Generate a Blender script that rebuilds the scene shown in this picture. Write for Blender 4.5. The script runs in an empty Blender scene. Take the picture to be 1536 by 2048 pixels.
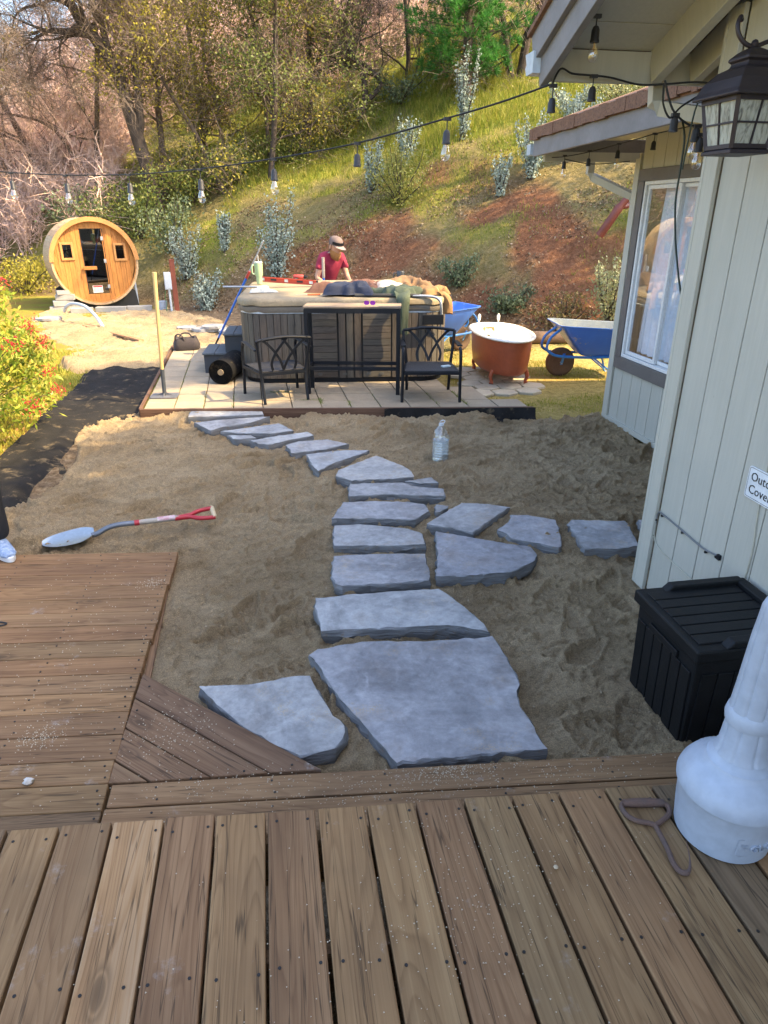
import bpy, math, random
import numpy as np
from mathutils import Vector, Matrix, Euler

R = math.radians
SC = bpy.context.scene
COL = SC.collection

# ------------------------------------------------------------------ camera, sky, sun, exposure
cd = bpy.data.cameras.new('camera')
cam = bpy.data.objects.new('camera', cd)
COL.objects.link(cam)
cam.location = (0, 0, 1.62)
cam.rotation_euler = (R(90 - 23.9), 0, R(-9.34))
cd.sensor_fit = 'VERTICAL'
cd.sensor_height = 36.0
cd.lens = 1350 / 2048 * 36
cd.clip_start = 0.05
cd.clip_end = 600
SC.camera = cam

SUN_EL = R(46)
SUN_DIR = Vector((0.917, -0.40, 0)).normalized()          # towards the sun, in plan
w = bpy.data.worlds.new('World')
SC.world = w
w.use_nodes = True
wn = w.node_tree
sky = wn.nodes.new('ShaderNodeTexSky')
sky.sky_type = 'NISHITA'
sky.sun_disc = False
sky.sun_elevation = SUN_EL
sky.sun_rotation = math.atan2(SUN_DIR.x, SUN_DIR.y)
sky.air_density = 1.0
sky.dust_density = 3.0
sky.ozone_density = 0.0
wn.links.new(sky.outputs[0], wn.nodes['Background'].inputs[0])
wn.nodes['Background'].inputs[1].default_value = 0.15
sd = bpy.data.lights.new('sun', 'SUN')
sd.energy = 3.5
sd.angle = R(0.53)
sd.color = (1.0, 0.75, 0.40)
so = bpy.data.objects.new('sun', sd)
COL.objects.link(so)
sv = Vector((SUN_DIR.x * math.cos(SUN_EL), SUN_DIR.y * math.cos(SUN_EL), math.sin(SUN_EL)))
so.rotation_euler = sv.to_track_quat('Z', 'Y').to_euler()
so.location = (20, -8, 20)
SC.view_settings.view_transform = 'Standard'
SC.view_settings.look = 'None'
SC.view_settings.gamma = 1
SC.view_settings.exposure = 2.2

# ------------------------------------------------------------------ levels (metres)
ZS, ZL, ZP = -0.285, -0.22, -0.21       # sand, lower deck, patio paving

# ------------------------------------------------------------------ mesh helpers
class MB:
    def __init__(s):
        s.v, s.f, s.mi = [], [], []
    def add(s, vs, fs, mi=0):
        o = len(s.v)
        s.v.extend([tuple(p) for p in vs])
        for f in fs:
            s.f.append([i + o for i in f]); s.mi.append(mi)
        return s
    def box(s, c, d, rot=None, mi=0):
        x, y, z = d[0] / 2, d[1] / 2, d[2] / 2
        ps = [Vector(p) for p in ((-x,-y,-z),(x,-y,-z),(x,y,-z),(-x,y,-z),(-x,-y,z),(x,-y,z),(x,y,z),(-x,y,z))]
        if rot is not None:
            m = Euler(rot).to_matrix() if not isinstance(rot, Matrix) else rot
            ps = [m @ p for p in ps]
        c = Vector(c)
        return s.add([p + c for p in ps], [(0,3,2,1),(4,5,6,7),(0,1,5,4),(1,2,6,5),(2,3,7,6),(3,0,4,7)], mi)
    def bar(s, a, b, w, h, up=(0, 0, 1), mi=0):
        a, b = Vector(a), Vector(b)
        d = (b - a); L = d.length; d.normalize()
        u = Vector(up)
        if abs(d.dot(u)) > .98: u = Vector((1, 0, 0))
        sx = d.cross(u).normalized(); uz = sx.cross(d)
        m = Matrix((sx, d, uz)).transposed()
        return s.box((a + b) / 2, (w, L, h), m, mi)
    def tube(s, pts, r, n=8, cap=True, mi=0, closed=False):
        pts = [Vector(p) for p in pts]
        k = len(pts)
        rs = r if isinstance(r, (list, tuple)) else [r] * k
        vs, fs = [], []
        prev = None
        for i, p in enumerate(pts):
            if closed: t = pts[(i + 1) % k] - pts[i - 1]
            else: t = pts[min(i + 1, k - 1)] - pts[max(i - 1, 0)]
            t = t.normalized() if t.length > 1e-9 else Vector((0, 0, 1))
            if prev is None:
                a = Vector((0, 0, 1)) if abs(t.z) < .9 else Vector((1, 0, 0))
                x = t.cross(a).normalized()
            else:
                x = (prev - t * prev.dot(t))
                x = x.normalized() if x.length > 1e-6 else t.orthogonal().normalized()
            prev = x
            y = t.cross(x)
            for j in range(n):
                an = 2 * math.pi * j / n
                vs.append(p + (x * math.cos(an) + y * math.sin(an)) * rs[i])
        for i in range(k if closed else k - 1):
            i2 = (i + 1) % k
            for j in range(n):
                fs.append((i * n + j, i * n + (j + 1) % n, i2 * n + (j + 1) % n, i2 * n + j))
        if cap and not closed:
            fs.append(tuple(range(n - 1, -1, -1)))
            fs.append(tuple((k - 1) * n + j for j in range(n)))
        return s.add(vs, fs, mi)
    def lathe(s, prof, n=24, c=(0, 0, 0), mi=0, axis='z', m=None, a0=0, a1=2 * math.pi):
        full = abs(a1 - a0 - 2 * math.pi) < 1e-6
        vs, fs = [], []
        k = n if full else n + 1
        for (r, z) in prof:
            for j in range(k):
                a = a0 + (a1 - a0) * j / n
                p = Vector((r * math.cos(a), r * math.sin(a), z))
                if m is not None: p = m @ p
                vs.append(p + Vector(c))
        for i in range(len(prof) - 1):
            for j in range(n):
                j2 = (j + 1) % k
                fs.append((i * k + j, i * k + j2, (i + 1) * k + j2, (i + 1) * k + j))
        if full and prof[0][0] > 1e-6: fs.append(tuple(range(k - 1, -1, -1)))
        if full and prof[-1][0] > 1e-6: fs.append(tuple((len(prof) - 1) * k + j for j in range(k)))
        return s.add(vs, fs, mi)
    def prism(s, poly, z0, z1, mi=0, m=None):
        n = len(poly)
        ar = sum(poly[i][0] * poly[(i + 1) % n][1] - poly[(i + 1) % n][0] * poly[i][1] for i in range(n))
        if ar < 0: poly = poly[::-1]
        vs = [Vector((p[0], p[1], z0)) for p in poly] + [Vector((p[0], p[1], z1)) for p in poly]
        if m is not None: vs = [m @ v for v in vs]
        fs = [tuple(range(n - 1, -1, -1)), tuple(range(n, 2 * n))]
        fs += [(i, (i + 1) % n, n + (i + 1) % n, n + i) for i in range(n)]
        return s.add(vs, fs, mi)
    def loft(s, rings, mi=0, caps=(True, True), closed=True):
        n = len(rings[0]); vs = [p for r in rings for p in r]; fs = []
        for i in range(len(rings) - 1):
            for j in range(n if closed else n - 1):
                fs.append((i * n + j, i * n + (j + 1) % n, (i + 1) * n + (j + 1) % n, (i + 1) * n + j))
        if caps[0]: fs.append(tuple(range(n - 1, -1, -1)))
        if caps[1]: fs.append(tuple((len(rings) - 1) * n + j for j in range(n)))
        return s.add(vs, fs, mi)
    def mesh(s, name, mats, smooth=False):
        me = bpy.data.meshes.new(name)
        me.from_pydata([tuple(p) for p in s.v], [], s.f)
        for m in (mats if isinstance(mats, (list, tuple)) else [mats]): me.materials.append(m)
        if len(set(s.mi)) > 1: me.polygons.foreach_set('material_index', s.mi)
        if smooth:
            me.polygons.foreach_set('use_smooth', [True] * len(me.polygons))
            try: me.set_sharp_from_angle(angle=R(smooth if smooth is not True else 40))
            except Exception: pass
        me.update()
        return me
    def build(s, name, mats, parent=None, smooth=False, bev=0, loc=None, rot=None, segs=2):
        return link(name, s.mesh(name, mats, smooth), parent, bev, loc, rot, segs)

def link(name, me, parent=None, bev=0, loc=None, rot=None, segs=2):
    o = bpy.data.objects.new(name, me)
    COL.objects.link(o)
    if parent is not None: o.parent = parent
    if loc is not None: o.location = loc
    if rot is not None: o.rotation_euler = rot if isinstance(rot, (tuple, list, Euler)) else (0, 0, rot)
    if bev:
        b = o.modifiers.new('bevel', 'BEVEL'); b.width = bev; b.segments = segs; b.limit_method = 'ANGLE'
        b.angle_limit = R(35); b.harden_normals = False
    return o

def tag(o, label=None, cat=None, group=None, kind=None):
    if label: o['label'] = label
    if cat: o['category'] = cat
    if group: o['group'] = group
    if kind: o['kind'] = kind
    return o

def thing(name, label, cat, loc=(0, 0, 0), rz=0, group=None):
    o = bpy.data.objects.new(name, None)
    COL.objects.link(o)
    o.location = loc
    o.rotation_euler = rz if isinstance(rz, (tuple, list)) else (0, 0, rz)
    o.empty_display_size = .1
    return tag(o, label, cat, group)

def npmesh(name, V, F, mat, smooth=False, attrs=None):
    """V (n,3), F (m,k) numpy -> mesh"""
    me = bpy.data.meshes.new(name)
    V = np.asarray(V, np.float32); F = np.asarray(F, np.int32)
    k = F.shape[1]
    me.vertices.add(len(V)); me.vertices.foreach_set('co', V.ravel())
    me.loops.add(F.size); me.loops.foreach_set('vertex_index', F.ravel())
    me.polygons.add(len(F))
    me.polygons.foreach_set('loop_start', np.arange(0, F.size, k, dtype=np.int32))
    try: me.polygons.foreach_set('loop_total', np.full(len(F), k, np.int32))
    except Exception: pass
    if smooth: me.polygons.foreach_set('use_smooth', np.ones(len(F), bool))
    for m in (mat if isinstance(mat, (list, tuple)) else [mat]): me.materials.append(m)
    for an, av in (attrs or {}).items():
        a = me.attributes.new(an, 'FLOAT', 'POINT'); a.data.foreach_set('value', np.asarray(av, np.float32))
    me.update(calc_edges=True); me.validate()
    return me

# numpy value noise
def _h(ix, iy, seed):
    n = (ix.astype(np.int64) * 374761393 + iy.astype(np.int64) * 668265263 + seed * 69069) & 0xffffffff
    n = ((n ^ (n >> 13)) * 1274126177) & 0xffffffff
    return ((n ^ (n >> 16)) & 0xffff) / 65535.0
def vnoise(x, y, seed=0):
    x = np.asarray(x, float); y = np.asarray(y, float)
    ix = np.floor(x); iy = np.floor(y); fx = x - ix; fy = y - iy
    fx = fx * fx * (3 - 2 * fx); fy = fy * fy * (3 - 2 * fy)
    a = _h(ix, iy, seed); b = _h(ix + 1, iy, seed); c = _h(ix, iy + 1, seed); d = _h(ix + 1, iy + 1, seed)
    return (a + (b - a) * fx) * (1 - fy) + (c + (d - c) * fx) * fy - .5
def fbm(x, y, sc, oct=4, seed=0):
    t = 0; a = 1
    for i in range(oct):
        t = t + a * vnoise(np.asarray(x) * sc + 17.3 * i, np.asarray(y) * sc - 9.1 * i, seed + i); sc *= 2.03; a *= .5
    return t
def sstep(a, b, x):
    t = np.clip((np.asarray(x, float) - a) / (b - a), 0, 1); return t * t * (3 - 2 * t)

# ------------------------------------------------------------------ materials
def nmat(name):
    m = bpy.data.materials.new(name); m.use_nodes = True
    nt = m.node_tree
    return m, nt, nt.nodes['Principled BSDF']
def nd(nt, ty, ins=None, **kw):
    n = nt.nodes.new(ty)
    for k, v in kw.items(): setattr(n, k, v)
    for k, v in (ins or {}).items():
        if isinstance(v, bpy.types.NodeSocket): nt.links.new(v, n.inputs[k])
        else: n.inputs[k].default_value = v
    return n
def c4(c): return (c[0], c[1], c[2], 1)
def ramp(nt, fac, stops):
    n = nd(nt, 'ShaderNodeValToRGB', {'Fac': fac})
    e = n.color_ramp.elements
    while len(e) < len(stops): e.new(.5)
    for i, (p, c) in enumerate(stops):
        e[i].position = p; e[i].color = c4(c) if len(c) == 3 else c
    return n.outputs[0]
def mixc(nt, fac, a, b, mode='MIX'):
    n = nt.nodes.new('ShaderNodeMix'); n.data_type = 'RGBA'; n.blend_type = mode
    for k, v in ((0, fac), (6, a), (7, b)):
        if isinstance(v, bpy.types.NodeSocket): nt.links.new(v, n.inputs[k])
        else: n.inputs[k].default_value = (c4(v) if k else v)
    return n.outputs[2]
def math_(nt, op, a, b=0.0, c=None):
    n = nt.nodes.new('ShaderNodeMath'); n.operation = op
    for i, v in enumerate((a, b) if c is None else (a, b, c)):
        if isinstance(v, bpy.types.NodeSocket): nt.links.new(v, n.inputs[i])
        else: n.inputs[i].default_value = v
    return n.outputs[0]
def coords(nt, kind='Object', scale=(1, 1, 1), offs=False, loc=(0, 0, 0), rot=(0, 0, 0)):
    tc = nt.nodes.new('ShaderNodeTexCoord')
    out = tc.outputs[kind]
    if offs:
        oi = nt.nodes.new('ShaderNodeObjectInfo')
        v = nd(nt, 'ShaderNodeVectorMath', operation='SCALE'); v.inputs[0].default_value = (37.0, 53.0, 71.0)
        nt.links.new(oi.outputs['Random'], v.inputs['Scale'])
        a = nd(nt, 'ShaderNodeVectorMath', operation='ADD')
        nt.links.new(out, a.inputs[0]); nt.links.new(v.outputs[0], a.inputs[1]); out = a.outputs[0]
    mp = nt.nodes.new('ShaderNodeMapping')
    mp.inputs['Scale'].default_value = scale; mp.inputs['Location'].default_value = loc; mp.inputs['Rotation'].default_value = rot
    nt.links.new(out, mp.inputs[0])
    return mp.outputs[0]
def noise(nt, vec, scale, detail=4, rough=.55, dist=0):
    n = nd(nt, 'ShaderNodeTexNoise', {'Vector': vec, 'Scale': scale, 'Detail': detail, 'Roughness': rough, 'Distortion': dist})
    return n.outputs['Fac']
def bump(nt, bs, h, strength=.3, dist=.01, normal=None):
    b = nd(nt, 'ShaderNodeBump', {'Height': h, 'Strength': strength, 'Distance': dist})
    if normal is not None: nt.links.new(normal, b.inputs['Normal'])
    nt.links.new(b.outputs[0], bs.inputs['Normal'])
    return b.outputs[0]
_mc = {}
def simple(name, c1, c2=None, scale=6, rough=.6, bmp=0, bsc=80, metal=0, offs=True, coat=0, spec=None, dirt=None):
    if name in _mc: return _mc[name]
    m, nt, bs = nmat(name)
    v = coords(nt, 'Object', offs=offs)
    c2 = c2 or tuple(x * .82 for x in c1)
    f = noise(nt, v, scale, 6, .62)
    col = ramp(nt, f, [(.32, c1), (.68, c2)])
    f2 = noise(nt, v, scale * 9, 3)
    col = mixc(nt, .35, col, ramp(nt, f2, [(.35, (.72, .72, .72)), (.7, (1.12, 1.12, 1.12))]), 'MULTIPLY')
    if dirt:
        f3 = noise(nt, v, dirt[1], 5, .7)
        col = mixc(nt, ramp(nt, f3, [(dirt[2], (0, 0, 0)), (min(dirt[2] + .16, 1), (1, 1, 1))]), col, dirt[0])
    nt.links.new(col, bs.inputs['Base Color'])
    r = math_(nt, 'MULTIPLY_ADD', f2, .22, rough - .11)
    nt.links.new(r, bs.inputs['Roughness'])
    bs.inputs['Metallic'].default_value = metal
    bs.inputs['Coat Weight'].default_value = coat
    if spec is not None: bs.inputs['Specular IOR Level'].default_value = spec
    if bmp: bump(nt, bs, noise(nt, v, bsc, 4, .6), bmp, .01)
    _mc[name] = m
    return m

def wood(name, stops, grain=1.0, rough=.75, stain=None, tint=.35, bmp=.35, knots=True, sand=False):
    """grain runs along local X, every object its own board"""
    if name in _mc: return _mc[name]
    m, nt, bs = nmat(name)
    v = coords(nt, 'Object', offs=True)
    def str_(sx, sy):
        q = nd(nt, 'ShaderNodeMapping', {'Vector': v}); q.inputs['Scale'].default_value = (sx * grain, sy * grain, sy * grain); return q.outputs[0]
    # growth rings: thin dark lines that wander and close into arches along the board
    warp = noise(nt, str_(.55, 6.0), 1.0, 2, .45)
    rings = math_(nt, 'FRACT', math_(nt, 'MULTIPLY', warp, 24.0))
    line = ramp(nt, rings, [(0, (0, 0, 0)), (.55, (.25, .25, .25)), (.88, (1, 1, 1)), (1, (0, 0, 0))])
    fine = noise(nt, str_(1.6, 95), 1.0, 5, .7)
    fib = noise(nt, str_(.35, 26), 1.0, 4, .6)
    fac = math_(nt, 'ADD', math_(nt, 'MULTIPLY', fine, .5), math_(nt, 'ADD', math_(nt, 'MULTIPLY', fib, .62), math_(nt, 'MULTIPLY', line, -.15)))
    col = ramp(nt, fac, stops)
    oi = nt.nodes.new('ShaderNodeObjectInfo')
    tt = ramp(nt, oi.outputs['Random'], [(0, (1 - tint,) * 3), (.2, (1.0, .86, .76)), (.4, (1 - tint * .45, 1 - tint * .4, 1 - tint * .6)), (.6, (1.1, 1.03, .88)), (.8, (.92, .80, .74)), (1, (1.02, 1.0, .93))])
    col = mixc(nt, 1.0, col, tt, 'MULTIPLY')
    big = noise(nt, v, 2.2, 4, .6)
    col = mixc(nt, .6, col, ramp(nt, big, [(.3, (.66, .64, .64)), (.62, (1.1, 1.06, 1.0))]), 'MULTIPLY')
    # dark cracks running with the grain
    cv = nd(nt, 'ShaderNodeMapping', {'Vector': v}); cv.inputs['Scale'].default_value = (.8, 30, 30)
    ck = noise(nt, cv.outputs[0], 1.0, 3, .5)
    ckm = ramp(nt, math_(nt, 'ABSOLUTE', math_(nt, 'SUBTRACT', ck, .5)), [(0, (1, 1, 1)), (.012, (0, 0, 0))])
    col = mixc(nt, math_(nt, 'MULTIPLY', ckm, .75), col, tuple(x * .25 for x in stops[0][1]))
    h = math_(nt, 'SUBTRACT', fac, math_(nt, 'MULTIPLY', ckm, .8))
    if knots:
        kv = nd(nt, 'ShaderNodeMapping', {'Vector': v}); kv.inputs['Scale'].default_value = (2.3, 6.2, 0)
        vo = nd(nt, 'ShaderNodeTexVoronoi', {'Vector': kv.outputs[0], 'Scale': 1.0, 'Randomness': 1.0})
        kd = vo.outputs['Distance']
        km = ramp(nt, kd, [(0, (1, 1, 1)), (.085, (.75, .75, .75)), (.11, (.15, .15, .15)), (.135, (.6, .6, .6)), (.2, (0, 0, 0))])
        rare = math_(nt, 'GREATER_THAN', nd(nt, 'ShaderNodeSeparateColor', {'Color': vo.outputs['Color']}).outputs[0], .62)
        km = math_(nt, 'MULTIPLY', km, rare)
        col = mixc(nt, math_(nt, 'MULTIPLY', km, .8), col, tuple(x * .45 for x in stops[0][1]))
    if stain:
        st = noise(nt, v, 5.5, 6, .68)
        f2 = noise(nt, v, 90, 3, .7)
        sm = math_(nt, 'MULTIPLY', ramp(nt, st, [(.62, (0, 0, 0)), (.76, (1, 1, 1))]), ramp(nt, f2, [(.35, (0, 0, 0)), (.62, (1, 1, 1))]))
        col = mixc(nt, math_(nt, 'MULTIPLY', sm, .7), col, stain)
    nt.links.new(col, bs.inputs['Base Color'])
    bs.inputs['Roughness'].default_value = rough
    bs.inputs['Specular IOR Level'].default_value = .3
    bump(nt, bs, h, bmp, .006)
    _mc[name] = m
    return m

def leafm(name, c1, c2, c3, rough=.5, trans=.3):
    if name in _mc: return _mc[name]
    m, nt, bs = nmat(name)
    g = nt.nodes.new('ShaderNodeNewGeometry')
    col = ramp(nt, g.outputs['Random Per Island'], [(0, c1), (.5, c2), (1, c3)])
    v = coords(nt, 'Object')
    col = mixc(nt, .5, col, ramp(nt, noise(nt, v, 1.3, 3), [(.3, (.7, .7, .7)), (.7, (1.2, 1.2, 1.1))]), 'MULTIPLY')
    nt.links.new(col, bs.inputs['Base Color'])
    bs.inputs['Roughness'].default_value = rough
    bs.inputs['Specular IOR Level'].default_value = .35
    if trans:
        t = nd(nt, 'ShaderNodeBsdfTranslucent', {'Color': col})
        mx = nd(nt, 'ShaderNodeMixShader', {'Fac': trans})
        nt.links.new(bs.outputs[0], mx.inputs[1]); nt.links.new(t.outputs[0], mx.inputs[2])
        nt.links.new(mx.outputs[0], nt.nodes['Material Output'].inputs['Surface'])
    _mc[name] = m
    return m
def glassm(name, tint=(1, 1, 1), rough=.0, mixf=.12, ior=1.45):
    """thin pane: mostly see-through with a fresnel reflection"""
    if name in _mc: return _mc[name]
    m, nt, bs = nmat(name)
    tr = nd(nt, 'ShaderNodeBsdfTransparent', {'Color': c4(tint)})
    gl = nd(nt, 'ShaderNodeBsdfGlossy', {'Color': (1, 1, 1, 1), 'Roughness': rough})
    fr = nd(nt, 'ShaderNodeLayerWeight', {'Blend': .5})
    f = math_(nt, 'ADD', math_(nt, 'MULTIPLY', math_(nt, 'POWER', fr.outputs['Facing'], 5.0), .9), .04 + mixf)
    mx = nd(nt, 'ShaderNodeMixShader', {'Fac': f})
    nt.links.new(tr.outputs[0], mx.inputs[1]); nt.links.new(gl.outputs[0], mx.inputs[2])
    nt.links.new(mx.outputs[0], nt.nodes['Material Output'].inputs['Surface'])
    _mc[name] = m
    return m

DECK = wood('deck_wood', [(.22, (.125, .074, .038)), (.48, (.225, .143, .077)), (.75, (.315, .216, .123))], stain=(.40, .385, .37), tint=.34, bmp=.22)
def painted(name, c1, c2):
    m, nt, bs = nmat(name)
    v = coords(nt, 'Object', offs=True)
    g = nd(nt, 'ShaderNodeMapping', {'Vector': v}); g.inputs['Scale'].default_value = (60, 60, 2.2)
    gr_ = noise(nt, g.outputs[0], 1.0, 4, .65); bg_ = noise(nt, v, 2.2, 4, .6); sp = noise(nt, v, 22, 5, .75)
    col = ramp(nt, bg_, [(.3, c1), (.7, c2)])
    col = mixc(nt, .5, col, ramp(nt, gr_, [(.3, (.86, .86, .86)), (.7, (1.06, 1.06, 1.06))]), 'MULTIPLY')
    col = mixc(nt, ramp(nt, sp, [(.67, (0, 0, 0)), (.76, (.7, .7, .7))]), col, tuple(x * .62 for x in c1))
    nt.links.new(col, bs.inputs['Base Color']); bs.inputs['Roughness'].default_value = .62
    bump(nt, bs, math_(nt, 'ADD', gr_, math_(nt, 'MULTIPLY', sp, .4)), .28, .006)
    _mc[name] = m
    return m
SIDE = painted('siding_paint', (.46, .455, .40), (.42, .42, .37))
TRIM = painted('trim_paint', (.47, .465, .405), (.43, .43, .375))
FASCIA = simple('fascia_paint', (.22, .215, .225), (.17, .165, .17), 5, .6, .12, 40)
CASING = simple('casing_paint', (.115, .105, .10), (.14, .13, .125), 4, .6, .1, 40)
BLACKM = simple('black_metal', (.006, .008, .012), (.010, .012, .018), 8, .45, .05, 120, spec=.25)
DARKPL = simple('black_plastic', (.006, .007, .008), (.009, .010, .012), 5, .5, .12, 140, spec=.22, dirt=((.03, .03, .031), 26, .74))
WHITEP = simple('white_plastic', (.37, .43, .52), (.345, .40, .49), 3, .45, .05, 60, dirt=((.30, .32, .34), 16, .66))
WHITEG = simple('white_enamel', (.86, .84, .78), (.82, .79, .72), 4, .25, coat=.3)
GALV = simple('galvanised_steel', (.45, .47, .5), (.34, .36, .39), 7, .45, .05, 60, metal=.6)
CONC = simple('paver_concrete', (.35, .285, .20), (.28, .225, .16), 5, .9, .45, 160, dirt=((.22, .19, .15), 9, .6))
CORD = simple('black_rubber', (.015, .016, .018), None, 10, .6)
GLASS = glassm('bulb_glass', (1, .97, .92), .10, .16)
PANE = glassm('window_glass', (.97, .98, .99), .0, .05)
BRASS = simple('aged_brass', (.42, .31, .14), (.30, .22, .10), 12, .35, metal=.9)
RUST = simple('rusty_steel', (.12, .085, .075), (.17, .10, .075), 14, .75, .3, 90, metal=.4)

# ================================================================== SETTING: terrain
def terrain(x, y):
    x = np.asarray(x, float); y = np.asarray(y, float)
    s = (x + 1.7) * .633 + (y - 15.9) * .774 + 1.1 * vnoise(x * .35, y * .35, 5)
    steep = .72
    b = np.where(s < 0, 0, np.where(s < 2, steep * s, steep * 2 + .5 * (s - 2)))
    b = b + np.clip(s, 0, 1) * (.16 * fbm(x, y, .9, 3, 3) + .10 * fbm(x, y, 3.5, 2, 8))
    far = np.clip(s - np.interp(x, [-30, -11, -4, 5], [4, 10, 40, 62]), 0, None)
    b = b - far * .62                                    # the ridge rolls over
    base = -.345 + .05 * sstep(1.9, 2.7, x) * sstep(6.2, 6.9, y) * 1.0 + .02 * fbm(x, y, 1.5, 3, 1)
    base = base + .05 * sstep(-2.5, -3.4, x) * sstep(3.0, 4.5, y)
    return base + b
def th(x, y): return float(terrain(np.array([x]), np.array([y]))[0])
def axis(a, lo, hi, b, st, gr):
    m = list(np.arange(lo, hi, st)); k = st; p = lo; l = []
    while p > a: k *= gr; p -= k; l.append(p)
    k = st; p = m[-1]; r = []
    while p < b: k *= gr; p += k; r.append(p)
    return np.array(l[::-1] + m + r)
gx = axis(-150, -7, 13, 150, .16, 1.13); gy = axis(-60, 5.5, 25, 190, .16, 1.12)
X, Y = np.meshgrid(gx, gy); Z = terrain(X, Y)
nx, ny = len(gx), len(gy)
idx = np.arange(nx * ny).reshape(ny, nx)
F = np.stack([idx[:-1, :-1].ravel(), idx[:-1, 1:].ravel(), idx[1:, 1:].ravel(), idx[1:, :-1].ravel()], 1)
S_ = (X + 1.7) * .633 + (Y - 15.9) * .774
redp = .10 + .80 * sstep(-.05, .30, fbm(X, Y, .75, 4, 33))
red = redp * sstep(-.3, .3, S_) * sstep(4.8, 2.2, S_ - .45 * (X - 2.5) + 1.6 * fbm(X, Y, .7, 3, 21)) * sstep(-1.5, 1.2, X + 1.2 * fbm(X, Y, .5, 2, 4))
grass = sstep(.2, 1.5, S_) * (.35 + .65 * sstep(-.25, .35, fbm(X, Y, .8, 4, 11) + .25 * (S_ - 4) / 3))
grass = grass * (1 - .75 * red)
yard = sstep(.7, -.5, S_) * sstep(1.5, 2.3, X)
lawn = sstep(-1.9, -2.5, X) * sstep(.5, -.5, S_)
m, nt, bs = nmat('ground_soil')
def attr(n):
    a = nt.nodes.new('ShaderNodeAttribute'); a.attribute_name = n; return a.outputs['Fac']
v = coords(nt, 'Object')
n1 = noise(nt, v, 1.4, 6, .65); n2 = noise(nt, v, 14, 5, .7); n3 = noise(nt, v, 60, 3, .7)
lit = ramp(nt, n2, [(.3, (.085, .058, .035)), (.5, (.17, .12, .075)), (.72, (.30, .235, .16))])
rd = ramp(nt, n2, [(.28, (.10, .042, .022)), (.52, (.185, .078, .041)), (.75, (.27, .14, .08))])
gr = ramp(nt, n1, [(.3, (.085, .125, .018)), (.5, (.19, .21, .032)), (.7, (.34, .29, .075))])
yd = ramp(nt, n2, [(.28, (.20, .155, .05)), (.5, (.34, .265, .09)), (.72, (.46, .36, .15))])
lw = ramp(nt, n1, [(.35, (.24, .15, .05)), (.55, (.22, .21, .035)), (.7, (.30, .28, .05))])
col = mixc(nt, attr('grass'), lit, gr)
col = mixc(nt, attr('red'), col, rd)
col = mixc(nt, attr('yard'), col, yd)
col = mixc(nt, attr('lawn'), col, lw)
col = mixc(nt, .7, col, ramp(nt, n3, [(.3, (.55, .55, .55)), (.7, (1.25, 1.25, 1.25))]), 'MULTIPLY')
nt.links.new(col, bs.inputs['Base Color']); bs.inputs['Roughness'].default_value = .95
bs.inputs['Specular IOR Level'].default_value = .1
bump(nt, bs, math_(nt, 'ADD', n2, math_(nt, 'MULTIPLY', n3, .4)), .8, .05)
GROUND_M = m
me = npmesh('ground', np.stack([X.ravel(), Y.ravel(), Z.ravel()], 1), F, m, True, {'red': red.ravel(), 'grass': grass.ravel(), 'yard': yard.ravel(), 'lawn': lawn.ravel()})
tag(link('ground', me), kind='structure')

# ------------------------------------------------------------------ sand
def sand_mat(name, stops):
    m, nt, bs = nmat(name)
    v = coords(nt, 'Object')
    n1 = noise(nt, v, 1.6, 5, .6); n2 = noise(nt, v, 38, 5, .8); n3 = noise(nt, v, 190, 2, .75)
    col = ramp(nt, n1, stops)
    col = mixc(nt, .75, col, ramp(nt, n2, [(.28, (.6, .6, .6)), (.5, (1, 1, 1)), (.75, (1.28, 1.26, 1.22))]), 'MULTIPLY')
    col = mixc(nt, .85, col, ramp(nt, n3, [(.3, (.6, .6, .6)), (.5, (1, 1, 1)), (.66, (1.35, 1.33, 1.3)), (.74, (2.0, 1.95, 1.85))]), 'MULTIPLY')
    nt.links.new(col, bs.inputs['Base Color']); bs.inputs['Roughness'].default_value = .95
    bs.inputs['Specular IOR Level'].default_value = .15
    bump(nt, bs, math_(nt, 'ADD', n3, math_(nt, 'MULTIPLY', n2, 2.4)), 1.0, .02)
    return m
SANDM = sand_mat('coarse_sand', [(.3, (.36, .265, .155)), (.5, (.46, .347, .212)), (.7, (.55, .428, .275))])
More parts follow.
